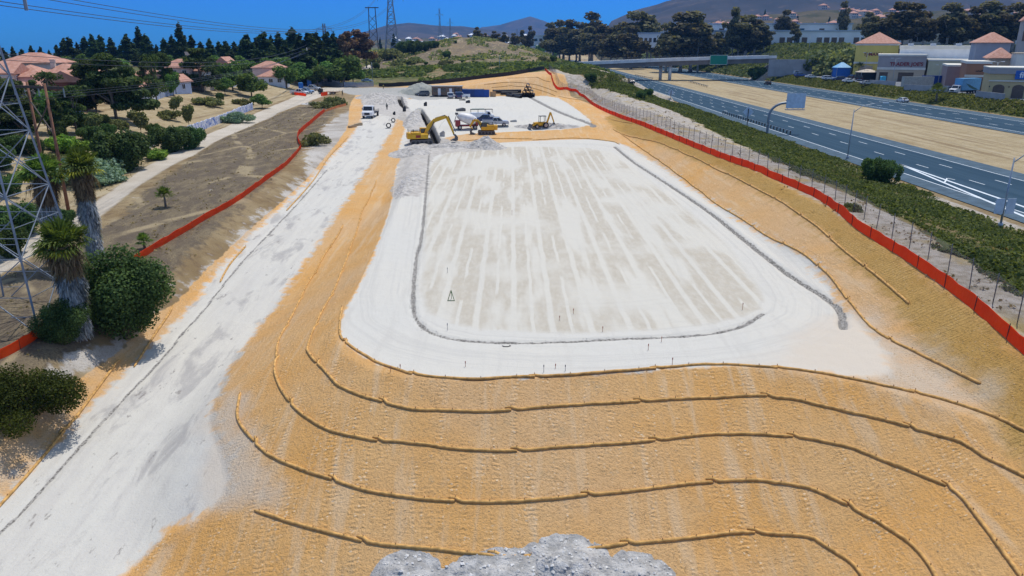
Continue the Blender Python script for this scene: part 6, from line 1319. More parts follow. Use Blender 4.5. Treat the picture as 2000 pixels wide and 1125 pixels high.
for px, py, cy_, sz, lab in ((1310, 191, 181, 1.15, 'diamond sign seen from behind near the two shrubs'), (1459, 245, 219, 1.3, 'diamond sign seen from behind beside the guard rail')):
    x, y, z, h = hpx(px, py, cy_); r = thing('road_sign', lab, 'road sign', (x, y, z)); m = MB(); m.box(-.08, .08, -.06, .06, -.3, h+.8); m.build('post', dk, r); m = MB(); m.prism([(0, h-sz), (sz, h), (0, h+sz), (-sz, h)], .07, .1, 'y'); m.build('panel', sb, r)
x, y, z = at(1498, 262); r = thing('cantilever_sign', 'curved cantilever gantry holding a sign panel seen from behind', 'road sign', (x, y, z))
m = MB(); P_ = [(0, 0, -.3), (0, 0, 3.2), (.15, 0, 4.6), (.8, 0, 5.6), (1.9, 0, 6.3), (3.4, 0, 6.6), (7.3, 0, 6.7)]; m.tube(smooth_line(P_, .5), .27, 10); m.build('gantry', mat('gantry_metal', (.24, .27, .30), .5, .5), r, True)
m = MB(); m.box(3.3, 7.3, -.45, -.35, 5.5, 8.6); m.build('panel', sb, r); m = MB(); [m.box(a, a+.1, -.36, -.22, 5.35, 8.75) for a in (3.7, 4.8, 5.9, 6.9)]; m.box(3.2, 7.4, -.5, -.1, 5.1, 5.25); m.box(3.2, 7.4, -.3, -.15, 7.0, 7.2); m.build('stiffener', mat('gantry_metal', (0, 0, 0)), r)
# ------------------------------------------------------------------ shopping centre
def text(s, size, m, parent, loc, rot=(PI/2, 0, 0), ext=.06, name='lettering', bold=0.0):
    cu = bpy.data.curves.new(name, 'FONT'); cu.body = s; cu.size = size; cu.extrude = ext; cu.offset = bold; cu.align_x = 'CENTER'; cu.resolution_u = 3
    o = bpy.data.objects.new(name, cu); C.objects.link(o); me = bpy.data.meshes.new_from_object(o.evaluated_get(bpy.context.evaluated_depsgraph_get())); bpy.data.objects.remove(o); bpy.data.curves.remove(cu)
    me.materials.clear(); me.materials.append(m); o = bpy.data.objects.new(name, me); C.objects.link(o); o.parent = parent; o.location = loc; o.rotation_euler = rot; return o
def st(n, c, **k): return mat(n, c, .9, var=.07, vs=.3, **k)
yst, gst, brs, ast, ws, cap_ = st('stucco_yellow', (.80, .62, .15)), st('stucco_grey_tan', (.36, .33, .32)), st('stucco_brick_brown', (.36, .17, .09)), st('stucco_arcade_tan', (.58, .44, .22)), st('stucco_pale_blue_grey', (.80, .80, .78)), st('cornice', (.72, .69, .60))
tanw = st('stucco_light_tan', (.56, .45, .32)); dkb = mat('archway_shade_door', (.13, .09, .065), .8); lot = 3.0
def frontage(Y, xa, xb, ytop, ybase, depth, mt, name, label, cat='store', rz=rad(-25), z0=lot):
    """block whose front runs between two image columns at distance Y"""
    dp = Y*CF+5*SF; X0 = (xa-1000)/FPX*dp; ub = (xb-1000)/FPX*CF; wd = (ub*Y-X0)/(math.cos(rz)-ub*math.sin(rz)); X1 = X0+wd; ztop = CAMZ-Y*math.tan(PITCH-math.atan((562.5-ytop)/FPX)) if ytop is not None else 12
    r = thing(name, label, cat, (X0, Y, z0), rz); m = MB(); m.box(0, X1-X0, 0, depth, -.5, ztop-z0); m.build('wall', mt, r); return r, X1-X0, ztop-z0
lotm = mat('parking_asphalt', (.16, .17, .185), .9, var=.2, vs=.1)
m = MB(); strip(m, 143.5, 300, 150, 397, 3.04); struct(m.build('parking_lot', lotm))
r, w_, h = frontage(372, 1670, 1757, 86, 150, 22, yst, 'store', 'tall yellow store with hipped tile roof and dark red lettering')
m = MB(); hiproof(m, 0, w_, 0, 22, h+.3, 5.2, .8); q = m.build('roof', tilem, r); m = MB(); m.box(-.4, w_+.4, -.4, 22.4, h-.6, h+.1); m.box(-.2, w_+.2, -.25, 0, h*.42, h*.42+.9); m.build('cornice', cap_, r)
for a in (.16, .62): m = MB(); m.box(w_*a, w_*(a+.3), -.1, .1, 0, h*.36); m.prism([(w_*(a+.3)*0+w_*a+w_*.3*(.5+.5*math.cos(t_)), h*.30+h*.08*math.sin(t_)) for t_ in np.linspace(0, PI, 9)], -.3, .02, 'y'); m.build('entrance', tanw, r)
text('TJ\u00b7maxx'.upper(), 2.0, mat('lettering_dark_red', (.22, .02, .03), .5), r, (w_*.42, -.12, h*.66), bold=.05)
r, w_, h = frontage(338, 1717, 1815, 109, 160, 24, gst, 'store', 'grey store with tan base and red lettering beside the yellow one')
m = MB(); m.box(-.3, w_+.3, -.35, 24.3, h-.1, h+.7); m.box(-.15, w_+.15, -.4, 0, h*.46, h*.46+1.0); m.build('cornice', cap_, r)
m = MB(); m.box(.05, w_-.05, -.14, 0, 0, h*.455); m.build('base_wall', tanw, r)
for a, b in ((.06, .24), (.46, .78)): m = MB(); m.box(w_*a, w_*b, -.2, -.1, 0, h*.40); m.build('door', dkb, r); m = MB(); m.box(w_*a-.2, w_*b+.2, -.5, -.1, h*.36, h*.42); m.build('canopy', tanw, r)
text("TRADER JOE'S", 2.05, mat('lettering_red', (.24, .03, .03), .5), r, (w_*.60, -.14, h*.62), bold=.06)
r, w_, h = frontage(352, 1757, 1948, 90, 120, 40, ws, 'store_building', 'long pale windowless store block behind the signed stores', 'building')
m = MB(); m.box(-.3, w_+.3, -.35, 40.3, h-1.2, h+.2); m.build('cornice', cap_, r); m = MB(); [m.box(a, a+2.2, 5, 8, h+.2, h+1.2) for a in (3, 12, 22, 33)]; m.build('roof_unit', mat('unit_grey', (.45, .5, .55), .5), r)
r, w_, h = frontage(330, 1815.5, 1960, 117, 150, 30, st('stucco_pale_yellow', (.52, .50, .34)), 'store_building', 'pale yellow green side wing right of the grey store', 'building'); m = MB(); m.box(-.2, w_+.2, -.3, 30, h-.4, h+.25); m.build('cornice', cap_, r)
m = MB(); m.box(w_*.65, w_*.7, 3, 5, h+.25, h+1.4); m.build('roof_unit', mat('unit_grey', (0, 0, 0)), r)
r, w_, h = frontage(285, 1854, 1893, 128, 165, 24, st('stucco_mauve', (.30, .22, .21)), 'store_building', 'mauve brown store block between the pale wing and the brown store', 'building'); m = MB(); m.box(-.2, w_+.2, -.3, 24, h-.3, h+.3); m.build('cornice', cap_, r)
r, w_, h = frontage(262, 1891, 1944, 123, 178, 20, brs, 'store', 'dark brown store with black script lettering')
m = MB(); m.box(-.3, w_+.2, -.35, 20, h-.2, h+.6); m.box(-.2, w_+.1, -.6, 0, h*.52, h*.52+.7); m.build('cornice', cap_, r)
for a, b in ((.12, .5), (.6, .95)): m = MB(); m.box(w_*a, w_*b, -.15, 0, 0, h*.46); m.build('door', dkb if a > .5 else tanw, r)
m = MB(); rn = random.Random(4); pts = [(w_*.42+i*.32, -.15, h*.74+rn.uniform(-.28, .28)) for i in range(14)]; m.tube(pts, .13, 6); m.bar((w_*.4, -.15, h*.72), (w_*.42+4.6, -.15, h*.74), .12); m.build('lettering', blackp, r)
r, w_, h = frontage(232, 1940, 2075, 133, 197, 16, ast, 'store_arcade', 'tan arcade with arched openings and a blue sign at right edge', 'store')
m = MB(); m.box(-.4, w_+.3, -.5, 16, h-1.6, h); m.build('cornice_band', gst, r); m = MB(); m.box(-.5, w_+.4, -.7, 16.1, h, h+.3); m.box(-.2, w_+.1, -.4, 0, h*.56, h*.56+.35); m.build('cornice', cap_, r)
for i in range(4):
    a = 1.2+i*5.0; m = MB(); m.box(a, a+3.0, -.12, .02, 0, h*.34); q = m.build('archway', dkb, r); m = MB(); m.prism([(a+1.5+1.5*math.cos(t_), h*.34+1.0*math.sin(t_)) for t_ in np.linspace(0, PI, 10)], -.12, .02, 'y'); m.build('arch', dkb, q)
    m = MB(); m.cyl((a-.95, -.25, h*.36), (a-.95, -.25, h*.36+.4), .14, n=6); m.build('wall_lamp', blackp, r)
m = MB(); m.box(w_*.385, w_*.385+8, -.55, -.4, h*.64, h*.64+2.5); q = m.build('sign_board', mat('sign_blue', (.01, .10, .42), .5), r); text('fi', 2.3, mat('lettering_white', (.8, .8, .8), .5), q, (w_*.385+1.6, -.57, h*.64+.5), bold=.05)
r, w_, h = frontage(300, 1903, 1975, 83, 120, 20, st('stucco_blue_grey', (.34, .37, .42)), 'store_building', 'blue grey block under the upper hipped tile roof', 'building'); m = MB(); hiproof(m, 0, w_, 0, 20, h, 3.8, .8); m.build('roof', tilem, r)
r, w_, h = frontage(272, 1932, 1985, 113, 130, 12, tanw, 'store_building', 'tan block under the lower hipped tile roof', 'building'); m = MB(); hiproof(m, 0, w_, 0, 12, h, 3.4, .8); m.build('roof', tilem, r)
r, w_, h = frontage(285, 1984, 2012, 40, 130, 6, st('stucco_tower_grey', (.36, .36, .34)), 'clock_tower', 'slim grey tower with tile cap at the right picture edge', 'tower'); m = MB(); hiproof(m, 0, w_, 0, 6, h, 3, .6); m.build('roof', tilem, r); m = MB(); m.box(w_*.2, w_*.8, -.1, 0, h*.7, h*.85); m.build('opening', dkb, r)
r, w_, h = frontage(258, 1985, 2040, 105, 130, 12, cap_, 'store_building', 'low white block at the foot of the slim grey tower', 'building'); m = MB(); m.box(-.3, w_, -.3, 12, h, h+.3); m.build('cornice', tanw, r)
# retaining wall and low block walls
blk = mat('block_wall_grey', (.34, .34, .35), .9, var=.12, vs=.4, bump=.03, bs=3)
dp = 400*CF+4
o = MB().box((1500-1000)/FPX*dp, (1668-1000)/FPX*dp, 0, 1, 0, 8.4).build('retaining_wall', blk); o.location = (0, 399, 2.5); tag(o, 'tall grey retaining wall under ivy left of the yellow store', 'wall')
P = np.stack([R.uniform(150, 182, 1500), R.uniform(396.5, 399.5, 1500)], 1); zb = 11.5-np.clip(np.abs(P[:, 0]-166)-3, 0, 99)*.25*0-R.rand(1500)**1.5*6*(.3+vn(P[:, 0]/2.2, P[:, 0]*0+3)); hh_ = np.full(1500, .8)
Vi, Fi = cloud([(x_, y_, z_, .6, .5, .6) for (x_, y_), z_ in zip(P[:260], zb[:260])], 3200, .55, 9, .1); o = mesh_np('ivy', Vi, Fi, L_cov); tag(o, 'hanging green ivy trailing over the grey retaining wall', 'ivy')
for (a, b, c_, d_, hh, lab) in ((1698, 165, 1748, 168, 1.8, 'low grey block wall left part along the lot edge'), (1765, 177, 1850, 182, 2.2, 'low grey block wall by the pale container'), (1905, 190, 1960, 197, 2.0, 'low grey block wall right of the blue box truck')):
    p0, p1 = at(a, b), at(c_, d_); m = MB(); m.bar((0, 0, 0), Vector(p1)-Vector(p0), .3, hh*2); o = m.build('block_wall', blk); o.location = p0; tag(o, lab, 'wall')
x, y, z = at(1790, 171); container((x, y, 3), rad(-4), 10.5, 'pale grey storage container parked in front of the grey store', False, mat('container_pale', (.42, .42, .38), .6), 3.8)
x, y, z = at(1828, 168); container((x, y+4, 3), rad(2), 6.5, 'deep blue container between the grey store and the box truck', False, mat('dumpster_blue', (0, 0, 0)), 3.6)
def ex_box(r):
    m = MB(); m.box(-7.2, 1.0, -1.25, 1.25, 1.0, 4.4); m.build('cargo_box', mat('box_light_blue', (.12, .36, .62), .5), r)
    m = MB(); m.prism([(-6.5, 1.1), (-2.2, 2.6), (-.5, 3.0), (-2.2, 1.9), (-4.6, 1.1)], -1.275, -1.26, 'y'); m.prism([(-6.5, 1.1), (-2.2, 2.6), (-.5, 3.0), (-2.2, 1.9), (-4.6, 1.1)], 1.26, 1.275, 'y'); m.build('swoosh', mat('swoosh_dark_green', (.02, .10, .09), .5), r)
    m = MB(); m.box(-7.25, -7.2, -1.1, 1.1, 1.1, 4.2); m.build('door', blackp, r)  # black panel painted as the shaded inside of the open rear
x, y, z = at(1880, 184); boxtruck((x, y+2, 3.05), rad(205), 'light blue box truck with open dark rear parked by the brown store', 7, ex_box, 1.1, cat='box truck', nm='box_truck')
x, y, z = at(1652, 152); r = thing('canopy_tent', 'blue and white canopy tent at the edge of the parking lot', 'canopy tent', (x, y+6, 3.05)); m = MB(); hiproof(m, -3.5, 3.5, -3, 3, 4.6, 2.4, .1); m.build('roof', mat('canvas_blue_white', (.20, .45, .70), .6), r); m = MB(); m.box(-3.2, 3.2, -2.7, 2.7, .1, 4.5); m.build('wall', mat('canvas_blue', (.01, .12, .45), .7), r); m = MB(); [m.bar((a, b, 0), (a, b, 4.6), .15) for a in (-3.45, 3.45) for b in (-2.95, 2.95)]; m.build('pole', lampm, r)
x, y, z = at(1700, 158); r = thing('canopy_tent', 'tan market canopy with dark shade beneath by the grey store', 'canopy tent', (x, y+4, 3.05)); m = MB(); hiproof(m, -4, 4, -3, 3, 3.6, 1.2, .2); m.build('roof', mat('canvas_tan', (.5, .42, .32), .7), r); m = MB(); m.box(-3.8, 3.8, -1, 2.8, .1, 3.4); m.build('wall', blackp, r); m = MB(); [m.bar((a, b, 0), (a, b, 3.6), .15) for a in (-3.95, 3.95) for b in (-2.95, 2.95)]; m.build('pole', lampm, r)  # black box under the canopy is its shade made solid
x, y, z = at(1730, 164); r = thing('portable_toilet', 'light blue portable toilet in front of the grey store', 'portable toilet', (x, y+3, 3.05)); m = MB(); m.box(-.9, .9, -.8, .8, 0, 2.6); m.build('cabin', mat('toilet_cyan', (.06, .42, .62), .5), r, bevel=.05); m = MB(); m.prism([(-.95, 2.6), (.95, 2.6), (.7, 2.9), (-.7, 2.9)], -.85, .85, 'y'); m.build('roof', mat('toilet_cyan', (0, 0, 0)), r)
for i, (kd, cl_, px, py, dg, lab) in enumerate([('van', 'white', 1551, 147, 95, 'white van parked farthest left against the retaining wall'), ('suv', 'blue', 1562, 151, 10, 'blue car parked in front of the white van'), ('suv', 'black', 1573, 146, 95, 'first black car parked along the retaining wall'), ('suv', 'black', 1584, 146, 95, 'second black car parked along the retaining wall'),
        ('sedan', 'silver', 1600, 146, 5, 'silver car parked right of the black pair'), ('sedan', 'white', 1583, 154, 8, 'low white car near the verge left of the long white one'), ('suv', 'white', 1617, 157, 4, 'white van like car beside the reddish verge shrub'), ('suv', 'dark blue', 1637, 158, 175, 'dark car behind the white car row'), ('sedan', 'white', 1657, 163, 6, 'white car nearest the verge below the blue canopy'),
        ('suv', 'black', 1664, 154, 90, 'black car tucked beside the blue canopy'), ('sedan', 'silver', 1692, 168, 12, 'silver car left of the low grey block wall'), ('pickup', 'black', 1680, 158, 60, 'black pickup under the tan market canopy'), ('suv', 'dark blue', 1848, 180, 80, 'dark car left of the light blue box truck'), ('sedan', 'white', 1640, 146, 90, 'white car far back beside the blue canopy')]):
    p = at(px, py); car(kd, cl_, lab, (p[0], max(p[1], 160), 3.05), rad(dg), None, 'cars in the shopping centre lot', 1.15)
# ------------------------------------------------------------------ long white sheds and the villas above
whm = mat('shed_white', (.80, .82, .84), .7, var=.06, vs=.1); shr = mat('shed_roof_blue_grey', (.38, .46, .56), .6)
def shed(xa, xb, Y, ytop, ybot, label, bays, roof=True, bw=.6):
    dp = Y*CF; X0, X1 = (xa-1000)/FPX*dp, (xb-1000)/FPX*dp; zt = CAMZ+(85-ytop)/FPX*dp; zb = CAMZ+(85-ybot)/FPX*dp; r = thing('warehouse', label, 'warehouse', (X0, Y, zb)); h = zt-zb; w_ = X1-X0
    m = MB(); m.box(0, w_, 0, 30, -4, h); m.build('wall', whm, r); m = MB(); m.box(-.5, w_+.5, -.8, 30, h, h+.9); m.build('roof', shr if roof else whm, r)
    for i in range(bays):
        a = w_*(i+.5)/bays; b = w_/bays*bw/2
        if (i*7) % 5 == 3: continue
        m = MB(); m.box(a-b, a+b, -.15, .02, 0, h*.5); m.build('bay_door', dkb if i % 3 else glassd, r)
    return r
shed(1375, 1722, 560, 62, 84, 'long white shed with a row of dark bays above the green bank', 24, bw=.72)
shed(1310, 1660, 640, 49, 64, 'upper long white shed with blue grey roof behind the row of bays', 9, bw=.25)
shed(1248, 1300, 620, 66, 82, 'short white shed among the eucalyptus at the left end', 6)
shed(1762, 1895, 470, 59, 76, 'white shed partly hidden by the big eucalyptus above the stores', 12); shed(1938, 1990, 470, 58, 74, 'small white shed at the right end of the bank top', 5)
shed(1042, 1070, 900, 70, 80, 'low cream shed far off beside the freeway end', 3, False)
# ------------------------------------------------------------------ hills and mountains
def hillmat(nm, a, b, c_, sc_=.004):
    m, t = newmat(nm); g = t.n('ShaderNodeNewGeometry').outputs['Position']; c = t.mix(t.step(t.noise(sc_, 8, g, .6), .38, .62), a, b); c = t.mix(t.step(t.noise(sc_*4, 6, g, .65), .55, .72), c, c_)
    t.L.new(c, t.p.inputs['Base Color']); t.p.inputs['Roughness'].default_value = .95; t.p.inputs['Specular IOR Level'].default_value = .05; return m
RID = {}
def ridge(name, prof, Y0, Y1, Y2, m, amp=.12, nu=260, nv=70, fs=300., mn=0):
    xs = np.array([p[0] for p in prof], float); zs = CAMZ+(85-np.array([p[1] for p in prof], float))/FPX*Y1*CF
    def hf(X, Y):
        px_ = 1000+FPX*X/(Y*CF); zr = I(px_, xs, zs); v = np.clip((Y-Y0)/(Y1-Y0), 0, 1); p = np.where(Y < Y1, sstep(v)*.6+v*.4, 1-.6*sstep((Y-Y1)/(Y2-Y1)))
        n_ = 1-np.abs(fbm(X/fs, Y/fs, 5))*1.6; ends = sstep((px_-xs[0])/40)*sstep((xs[-1]-px_)/40)
        return (zr*p*ends)*(1-amp*(1-n_)*np.clip(v*3, 0, 1)*np.where(Y < Y1*.96, 1, .25)) - 4*(1-ends)
    us = np.linspace(xs[0], xs[-1], nu); ys = np.linspace(Y0, Y2, nv); U, YY = np.meshgrid(us, ys); XX = (U-1000)/FPX*YY*CF; ZZ = hf(XX.ravel(), YY.ravel())
    f = np.arange(nu*nv).reshape(nv, nu); F_ = np.stack([f[:-1, :-1], f[:-1, 1:], f[1:, 1:], f[1:, :-1]], -1).reshape(-1, 4)
    o = mesh_np(name, np.stack([XX.ravel(), YY.ravel(), ZZ], 1), F_, m, smooth=True); o['kind'] = 'structure'; RID[name] = hf; return o
mh = hillmat('chaparral_mountain', (.045, .045, .038), (.085, .07, .055), (.13, .10, .075), .003)
ridge('mountain', [(1120, 84), (1180, 60), (1192, 42), (1215, 32), (1240, 22), (1262, 14), (1290, 4), (1330, -10), (1400, -30), (1500, -50), (1650, -65), (1800, -55), (2200, -70), (2500, -60)], 1900, 4200, 6500, mh, .3, 420, 120, 420.)
ridge('foothill', [(1150, 80), (1250, 58), (1400, 42), (1500, 30), (1600, 22), (1700, 26), (1850, 22), (2000, 20), (2200, 25), (2500, 20)], 820, 1500, 2600, hillmat('foothill_scrub', (.05, .055, .03), (.10, .085, .05), (.15, .12, .08), .012), .15, 240, 70, 90.)
ridge('distant_hills', [(640, 84), (690, 72), (722, 60), (760, 50), (800, 45), (850, 50), (900, 52), (960, 58), (1010, 66), (1080, 72), (1200, 76)], 3600, 5600, 7200, mh, .2, 200, 50, 700.)
ridge('far_blue_hills', [(900, 80), (940, 54), (975, 50), (1000, 43), (1035, 34), (1062, 42), (1085, 52), (1130, 56), (1200, 66), (1300, 76)], 6900, 8200, 9200, mh, .2, 160, 30, 700.)
ridge('left_far_rise', [(640, 88), (700, 80), (760, 76), (900, 73), (1000, 74), (1060, 78), (1120, 84)], 1000, 2200, 4000, hillmat('town_rise', (.05, .06, .03), (.10, .09, .06), (.13, .11, .08), .01), .2, 240, 60, 120.)
# villas on the foothill, and the far town
vill = MB()
def villa(proto, x, Y, rid, label, group, s, col, rz):
    X_ = (x-1000)/FPX*Y*CF; z = float(max(HT(X_, Y), RID[rid](np.array([X_]), np.array([float(Y)]))[0]))
    if proto not in PRO:
        r = thing('villa' if 'pink' in col or 'cream' in col else 'town_building', label, 'house'); m = MB(); m.box(-6, 3, -5, 5, -3, 6); m.box(3, 8, -4, 5, -3, 3.2); m.build('wall', stucco(col), r); m = MB(); hiproof(m, -6, 3, -5, 5, 6, 2.4, .6); hiproof(m, 3.02, 8, -4, 5, 3.2, 1.5, .4); q = m.build('roof', tilem if col != 'white' else whm, r); m = MB(); m.box(0, 1.3, -1, .3, 6, 9.4); m.build('chimney', stucco(col), q)
        m = MB(); [m.box(a, a+1.4, -5.08, -4.99, zz, zz+1.4) for a in (-5, -2.4, .6) for zz in (1, 3.8)]; m.build('window', glassd, r); PRO[proto] = r; o = r; o.location = (X_, Y, z); o.rotation_euler = (0, 0, rz); o['group'] = group
    else: o = dup(PRO[proto], (X_, Y, z), rz, label, None, group)
    o.scale = (s,)*3; return o
rn = random.Random(8)
VL = [(1300, 1150, 'cream'), (1382, 1150, 'pink'), (1392, 1150, 'cream'), (1402, 1160, 'pink'), (1412, 1150, 'pink'), (1420, 1140, 'cream'), (1475, 1200, 'cream'), (1492, 1200, 'pink'), (1516, 1150, 'pink'), (1540, 1200, 'cream'), (1564, 1060, 'cream'), (1575, 1080, 'cream'), (1585, 1090, 'pink'), (1612, 1080, 'pink'), (1625, 1090, 'cream'), (1640, 1240, 'pink'), (1648, 1250, 'pink'), (1657, 1250, 'pink'), (1668, 1240, 'cream'), (1680, 1200, 'cream'), (1690, 1240, 'cream'), (1702, 1250, 'pink'), (1712, 1150, 'cream'), (1722, 1140, 'cream'), (1735, 1240, 'pink'), (1790, 1150, 'cream'), (1800, 1180, 'pink'), (1880, 1200, 'cream'), (1892, 1190, 'pink'), (1960, 1200, 'cream'), (1600, 1300, 'pink'), (1660, 1180, 'cream'), (1550, 1110, 'pink')]
VL.sort()
for i, (x, Y, c_) in enumerate(VL): villa('v'+c_, x, 1130+(Y-1060)*1.5, 'foothill', f'{ORD[i]} villa counted from the left on the hill above the sheds', 'villas on the hill above the sheds', rn.uniform(1.15, 1.55), c_, rn.uniform(-.4, .4))
for i in range(44):
    x = 770+rn.random()*330; Y = rn.uniform(1300, 2150); villa('t'+('white' if i % 3 else 'cream'), x, Y, 'left_far_rise', 'tiny pale building in the distant town below the blue hills', 'tiny pale buildings of the distant town', rn.uniform(.9, 1.7), 'white' if i % 3 else 'cream', rn.uniform(-.4, .4))
P = []
for i in range(36):
    x = 1180+rn.random()*830; Y = rn.uniform(950, 1400); X_ = (x-1000)/FPX*Y*CF; z = float(RID['foothill'](np.array([X_]), np.array([Y]))[0]); k = rn.randrange(4)
    src = PRO[f'con{k}'] if rn.random() < .6 else PRO['brd0']; o = dup(src, (X_, Y, z-.5), rn.random()*6, 'dark tree standing among the villas on the hill above the sheds', rn.uniform(.7, 1.1) if src != PRO['brd0'] else rn.uniform(1.2, 1.9), 'dark trees among the hill villas')
for i in range(40):
    x = 700+rn.random()*420; Y = rn.uniform(950, 1700); X_ = (x-1000)/FPX*Y*CF; z = float(max(HT(X_, Y), RID['left_far_rise'](np.array([X_]), np.array([Y]))[0])); src = PRO[f'brd{i%3}'] if i % 4 else PRO['con0']
    dup(src, (X_, Y, z-.5), rn.random()*6, 'small dark tree in the distant town beyond the dry hill', rn.uniform(1.2, 2.0) if i % 4 else 1.0, 'small trees of the distant town')
# ------------------------------------------------------------------ pylons, poles and wires
lat = mat('lattice_galvanised', (.24, .28, .33), .6, .2); cable = mat('cable_dark', (.02, .02, .025), .5)
def lattice(name, label, c, b, tpw, H, n, arms, lw, rz=0):
    r = thing(name, label, 'pylon', c, rz); hw = lambda z: (b+(tpw-b)*min(1, z/(H*.72)))/2; zs = [H*(1-(1-i/n)**1.0)*1.0 for i in range(n+1)]; zs = [H*(i/n)**.85 for i in range(n+1)]
    for sx in (-1, 1):
        for sy in (-1, 1): m = MB(); [m.bar((sx*hw(a), sy*hw(a), a), (sx*hw(q), sy*hw(q), q), lw*1.5) for a, q in zip(zs, zs[1:])]; m.box(sx*hw(0)-.4, sx*hw(0)+.4, sy*hw(0)-.4, sy*hw(0)+.4, -.8, .25); m.build('leg', lat, r)
    m = MB()
    for a, q in zip(zs, zs[1:]):
        ha, hq = hw(a), hw(q); hm = (a+q)/2; hmw = hw(hm)
        for s in (-1, 1):
            m.bar((-ha, s*ha, a), (hq, s*hq, q), lw*.7); m.bar((ha, s*ha, a), (-hq, s*hq, q), lw*.7); m.bar((s*ha, -ha, a), (s*hq, hq, q), lw*.7); m.bar((s*ha, ha, a), (s*hq, -hq, q), lw*.7)
            m.bar((-hq, s*hq, q), (hq, s*hq, q), lw*.6); m.bar((s*hq, -hq, q), (s*hq, hq, q), lw*.6)
            if lw > .08 and a < H*.5: # secondary bracing
                for s2 in (-1, 1): m.bar((s2*hmw, s*hmw, hm), (0, s*hmw, hm), lw*.45); m.bar((s*hmw, s2*hmw, hm), (s*hmw, 0, hm), lw*.45); m.bar((s2*hw((a+hm)/2), s*hw((a+hm)/2), (a+hm)/2), (s2*ha*.5, s*ha, (a*3+q)/4), lw*.4)
    m.build('bracing', lat, r); tips = []
    for z, L in arms:
        for s in (-1, 1):
            m = MB(); w_ = hw(z); [m.bar((s*w_, k*w_, z+.0), (s*L, 0, z+.3), lw) for k in (-1, 1)]; m.bar((s*w_, 0, z+1.6), (s*L, 0, z+.4), lw*.8); [m.bar((s*(w_+(L-w_)*f), 0, z+.1), (s*(w_+(L-w_)*f), 0, z+1.5*(1-f)), lw*.5) for f in (.3, .6)]; m.cyl((s*L, 0, z+.3), (s*L, 0, z-1.6), .12, n=6); m.build('crossarm', lat, r)
            tips.append(Vector(c)+Matrix.Rotation(rz, 3, 'Z')@Vector((s*L, 0, z-1.6)))
    return r, tips
fx_, fy_, fz_ = at(77, 655); _, T0 = lattice('lattice_pylon', 'steel lattice pylon filling the left edge beside the shaggy palms', (fx_-3.6, fy_+3.6, fz_), 7.2, 2.0, 36, 9, [(24, 5), (29, 4.5)], .085)
Yt = 560; xt = (766-1000)/FPX*Yt*CF; zt = float(HT(xt, Yt)); _, T1 = lattice('lattice_pylon', 'distant lattice pylon on the dry hill whose top leaves the view', (xt, Yt, zt), 10, 2.6, 50, 10, [(36, 9), (42, 7)], .32, .1)
Yh = 640; xh = (730-1000)/FPX*Yh*CF; zh = float(HT(xh, Yh)); r = thing('pylon_frame', 'dark two legged pylon with cross bracing left of the distant lattice one', 'pylon', (xh, Yh, zh))
for s in (-1, 1): m = MB(); m.bar((s*3.6, 0, -1), (s*2.6, 0, 34), .6); m.build('leg', mat('corten_steel', (.06, .05, .05), .8), r)
m = MB(); [m.bar((-2.8-.1*(4-i), 0, 4+i*6), (2.8+.1*(4-i), 0, 10+i*6), .3) for i in range(4)]; [m.bar((2.8+.1*(4-i), 0, 4+i*6), (-2.8-.1*(4-i), 0, 10+i*6), .3) for i in range(4)]; m.build('bracing', mat('corten_steel', (0, 0, 0)), r); m = MB(); m.bar((-5.5, 0, 33.5), (5.5, 0, 33.5), .7); m.build('crossarm', mat('corten_steel', (0, 0, 0)), r)
for i, (px_, Y, tp) in enumerate([(860, 900, 20), (880, 1100, 38), (635, 420, 48), (1010, 1100, 58)]):
    x = (px_-1000)/FPX*Y*CF; z = float(max(HT(x, Y), 10)); H_ = (CAMZ+(85-tp)/FPX*Y*CF)-z; r, _ = lattice('lattice_pylon', ['faint far lattice pylon above the town', 'fainter far lattice pylon right of the first above town', 'thin pole like pylon behind the conifer row', 'tiny far pylon left of the pointed blue hill'][i], (x, Y, z), 5, 1.2, H_, 6, [(H_*.85, 4)], .18)
# wooden H frame on the left
bw_ = mat('pole_brown', (.20, .09, .05), .85, var=.25, vs=2); p1, p2 = at(80, 335), at(134, 412)
r = thing('wooden_pole_frame', 'two tall brown wooden poles joined by a crossarm and braces', 'utility pole', (p2[0], p2[1], p2[2]))
d = Vector(p1)-Vector(p2); q1 = at(84, 400); d = Vector((q1[0], q1[1]+1.5, q1[2]))-Vector(p2); H_ = hpx(134, 412, 163)[3]
m = MB(); m.cyl((0, 0, -.5), (0, 0, H_), .21, .13, 9); m.build('pole', bw_, r, True); m = MB(); m.cyl((d.x, d.y, d.z-.5), (d.x, d.y, H_), .21, .13, 9); m.build('pole', bw_, r, True)
m = MB(); m.bar((-1.6+d.x, d.y, H_-.5), (2.0, 0, H_-.5), .2, .28); m.build('crossarm', mat('arm_dark', (.05, .04, .035), .8), r); m = MB(); m.bar((0, 0, H_-2.2), (d.x, d.y, H_-5.6), .13); m.bar((0, 0, H_-5.6), (d.x, d.y, H_-2.2), .13); m.build('brace', mat('arm_dark', (0, 0, 0)), r)
for i, f in enumerate((0, .5, 1)): a = Vector((2.0, 0, H_-.5)).lerp(Vector((-1.6+d.x, d.y, H_-.5)), f); m = MB(); m.cyl(a, a-Vector((0, 0, 1.0)), .08, n=6); m.build('insulator', mat('insulator_glass', (.2, .25, .25), .3), r)
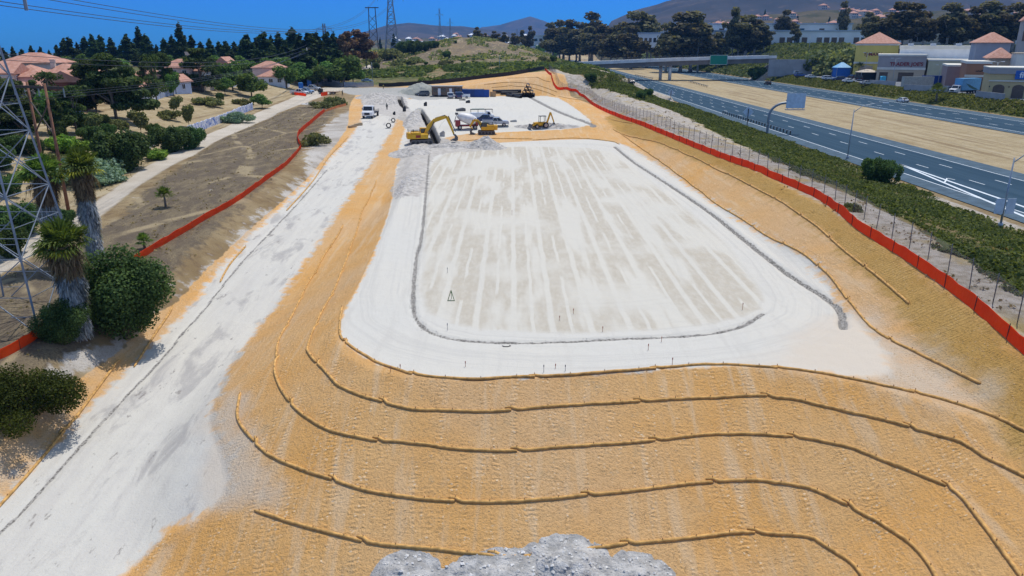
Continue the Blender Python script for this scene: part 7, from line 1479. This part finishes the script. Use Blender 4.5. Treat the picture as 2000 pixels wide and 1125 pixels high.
HF = [Vector(p2)+Vector((2.0, 0, H_-1.5)).lerp(Vector((-1.6+d.x, d.y, H_-1.5)), f) for f in (0, .5, 1)]
def cable_(a, b, sag, r_, label, group):
    a, b = Vector(a), Vector(b); n = 60; m = MB(); ts = [(i/n)**1.8 for i in range(n+1)]; m.tube([a.lerp(b, t_)-Vector((0, 0, 4*sag*t_*(1-t_)))-a for t_ in ts], [r_*(1+1.3*t_) for t_ in ts], 5); o = m.build('power_line', cable); o.location = a; tag(o, label, 'power line', group)
G1 = 'high voltage lines running to the distant lattice pylon'
S = [((-41.5, 55, 23.4), T1[3], 12.2), ((-40.8, 55, 22.9), T1[3]+Vector((0, 0, -1)), 12.0), ((-41.6, 55, 22.2), T1[2], 11.6), ((-41.0, 55, 21.8), T1[2]+Vector((0, 0, -1)), 11.4)]
for i, (a, b, s_) in enumerate(S): cable_(a, b, s_, .03, f'{ORD[i]} from the top of the thin dark cables sagging across the sky', G1)
for i in range(2): cable_((-46, 58, 18.4-i*.5), (UP[0]+i, UP[1], UP[2]+1-i), 3.4, .025, f'{ORD[i]} of two lower cables running to the grey utility pole', 'lower cables to the grey utility pole')
for i, q in enumerate(HF):
    cable_(q, (UP[0]-1+i, UP[1], UP[2]-1.5), 2.2, .022, f'{ORD[i]} cable from the wooden pole frame across the dark pines', 'cables from the wooden pole frame')
    cable_(q, (q.x-22, q.y-50, q.z+1.5), .5, .02, f'{ORD[i]} cable leaving the wooden pole frame toward the left edge', 'cables leaving the frame to the left')
# ------------------------------------------------------------------ haze: one box of thin even air
hz, t = newmat('air'); t.t.nodes.remove(t.p); o_ = [n for n in t.t.nodes if n.type == 'OUTPUT_MATERIAL'][0]
pv = t.n('ShaderNodeVolumePrincipled'); pv.inputs['Color'].default_value = (.16, .44, 1, 1); pv.inputs['Density'].default_value = 8e-5; pv.inputs['Anisotropy'].default_value = .2
t.L.new(pv.outputs[0], o_.inputs['Volume'])
m = MB(); m.box(-5200, 5200, -50, 9400, -130, 800); o = m.build('haze', hz); o['kind'] = 'stuff'
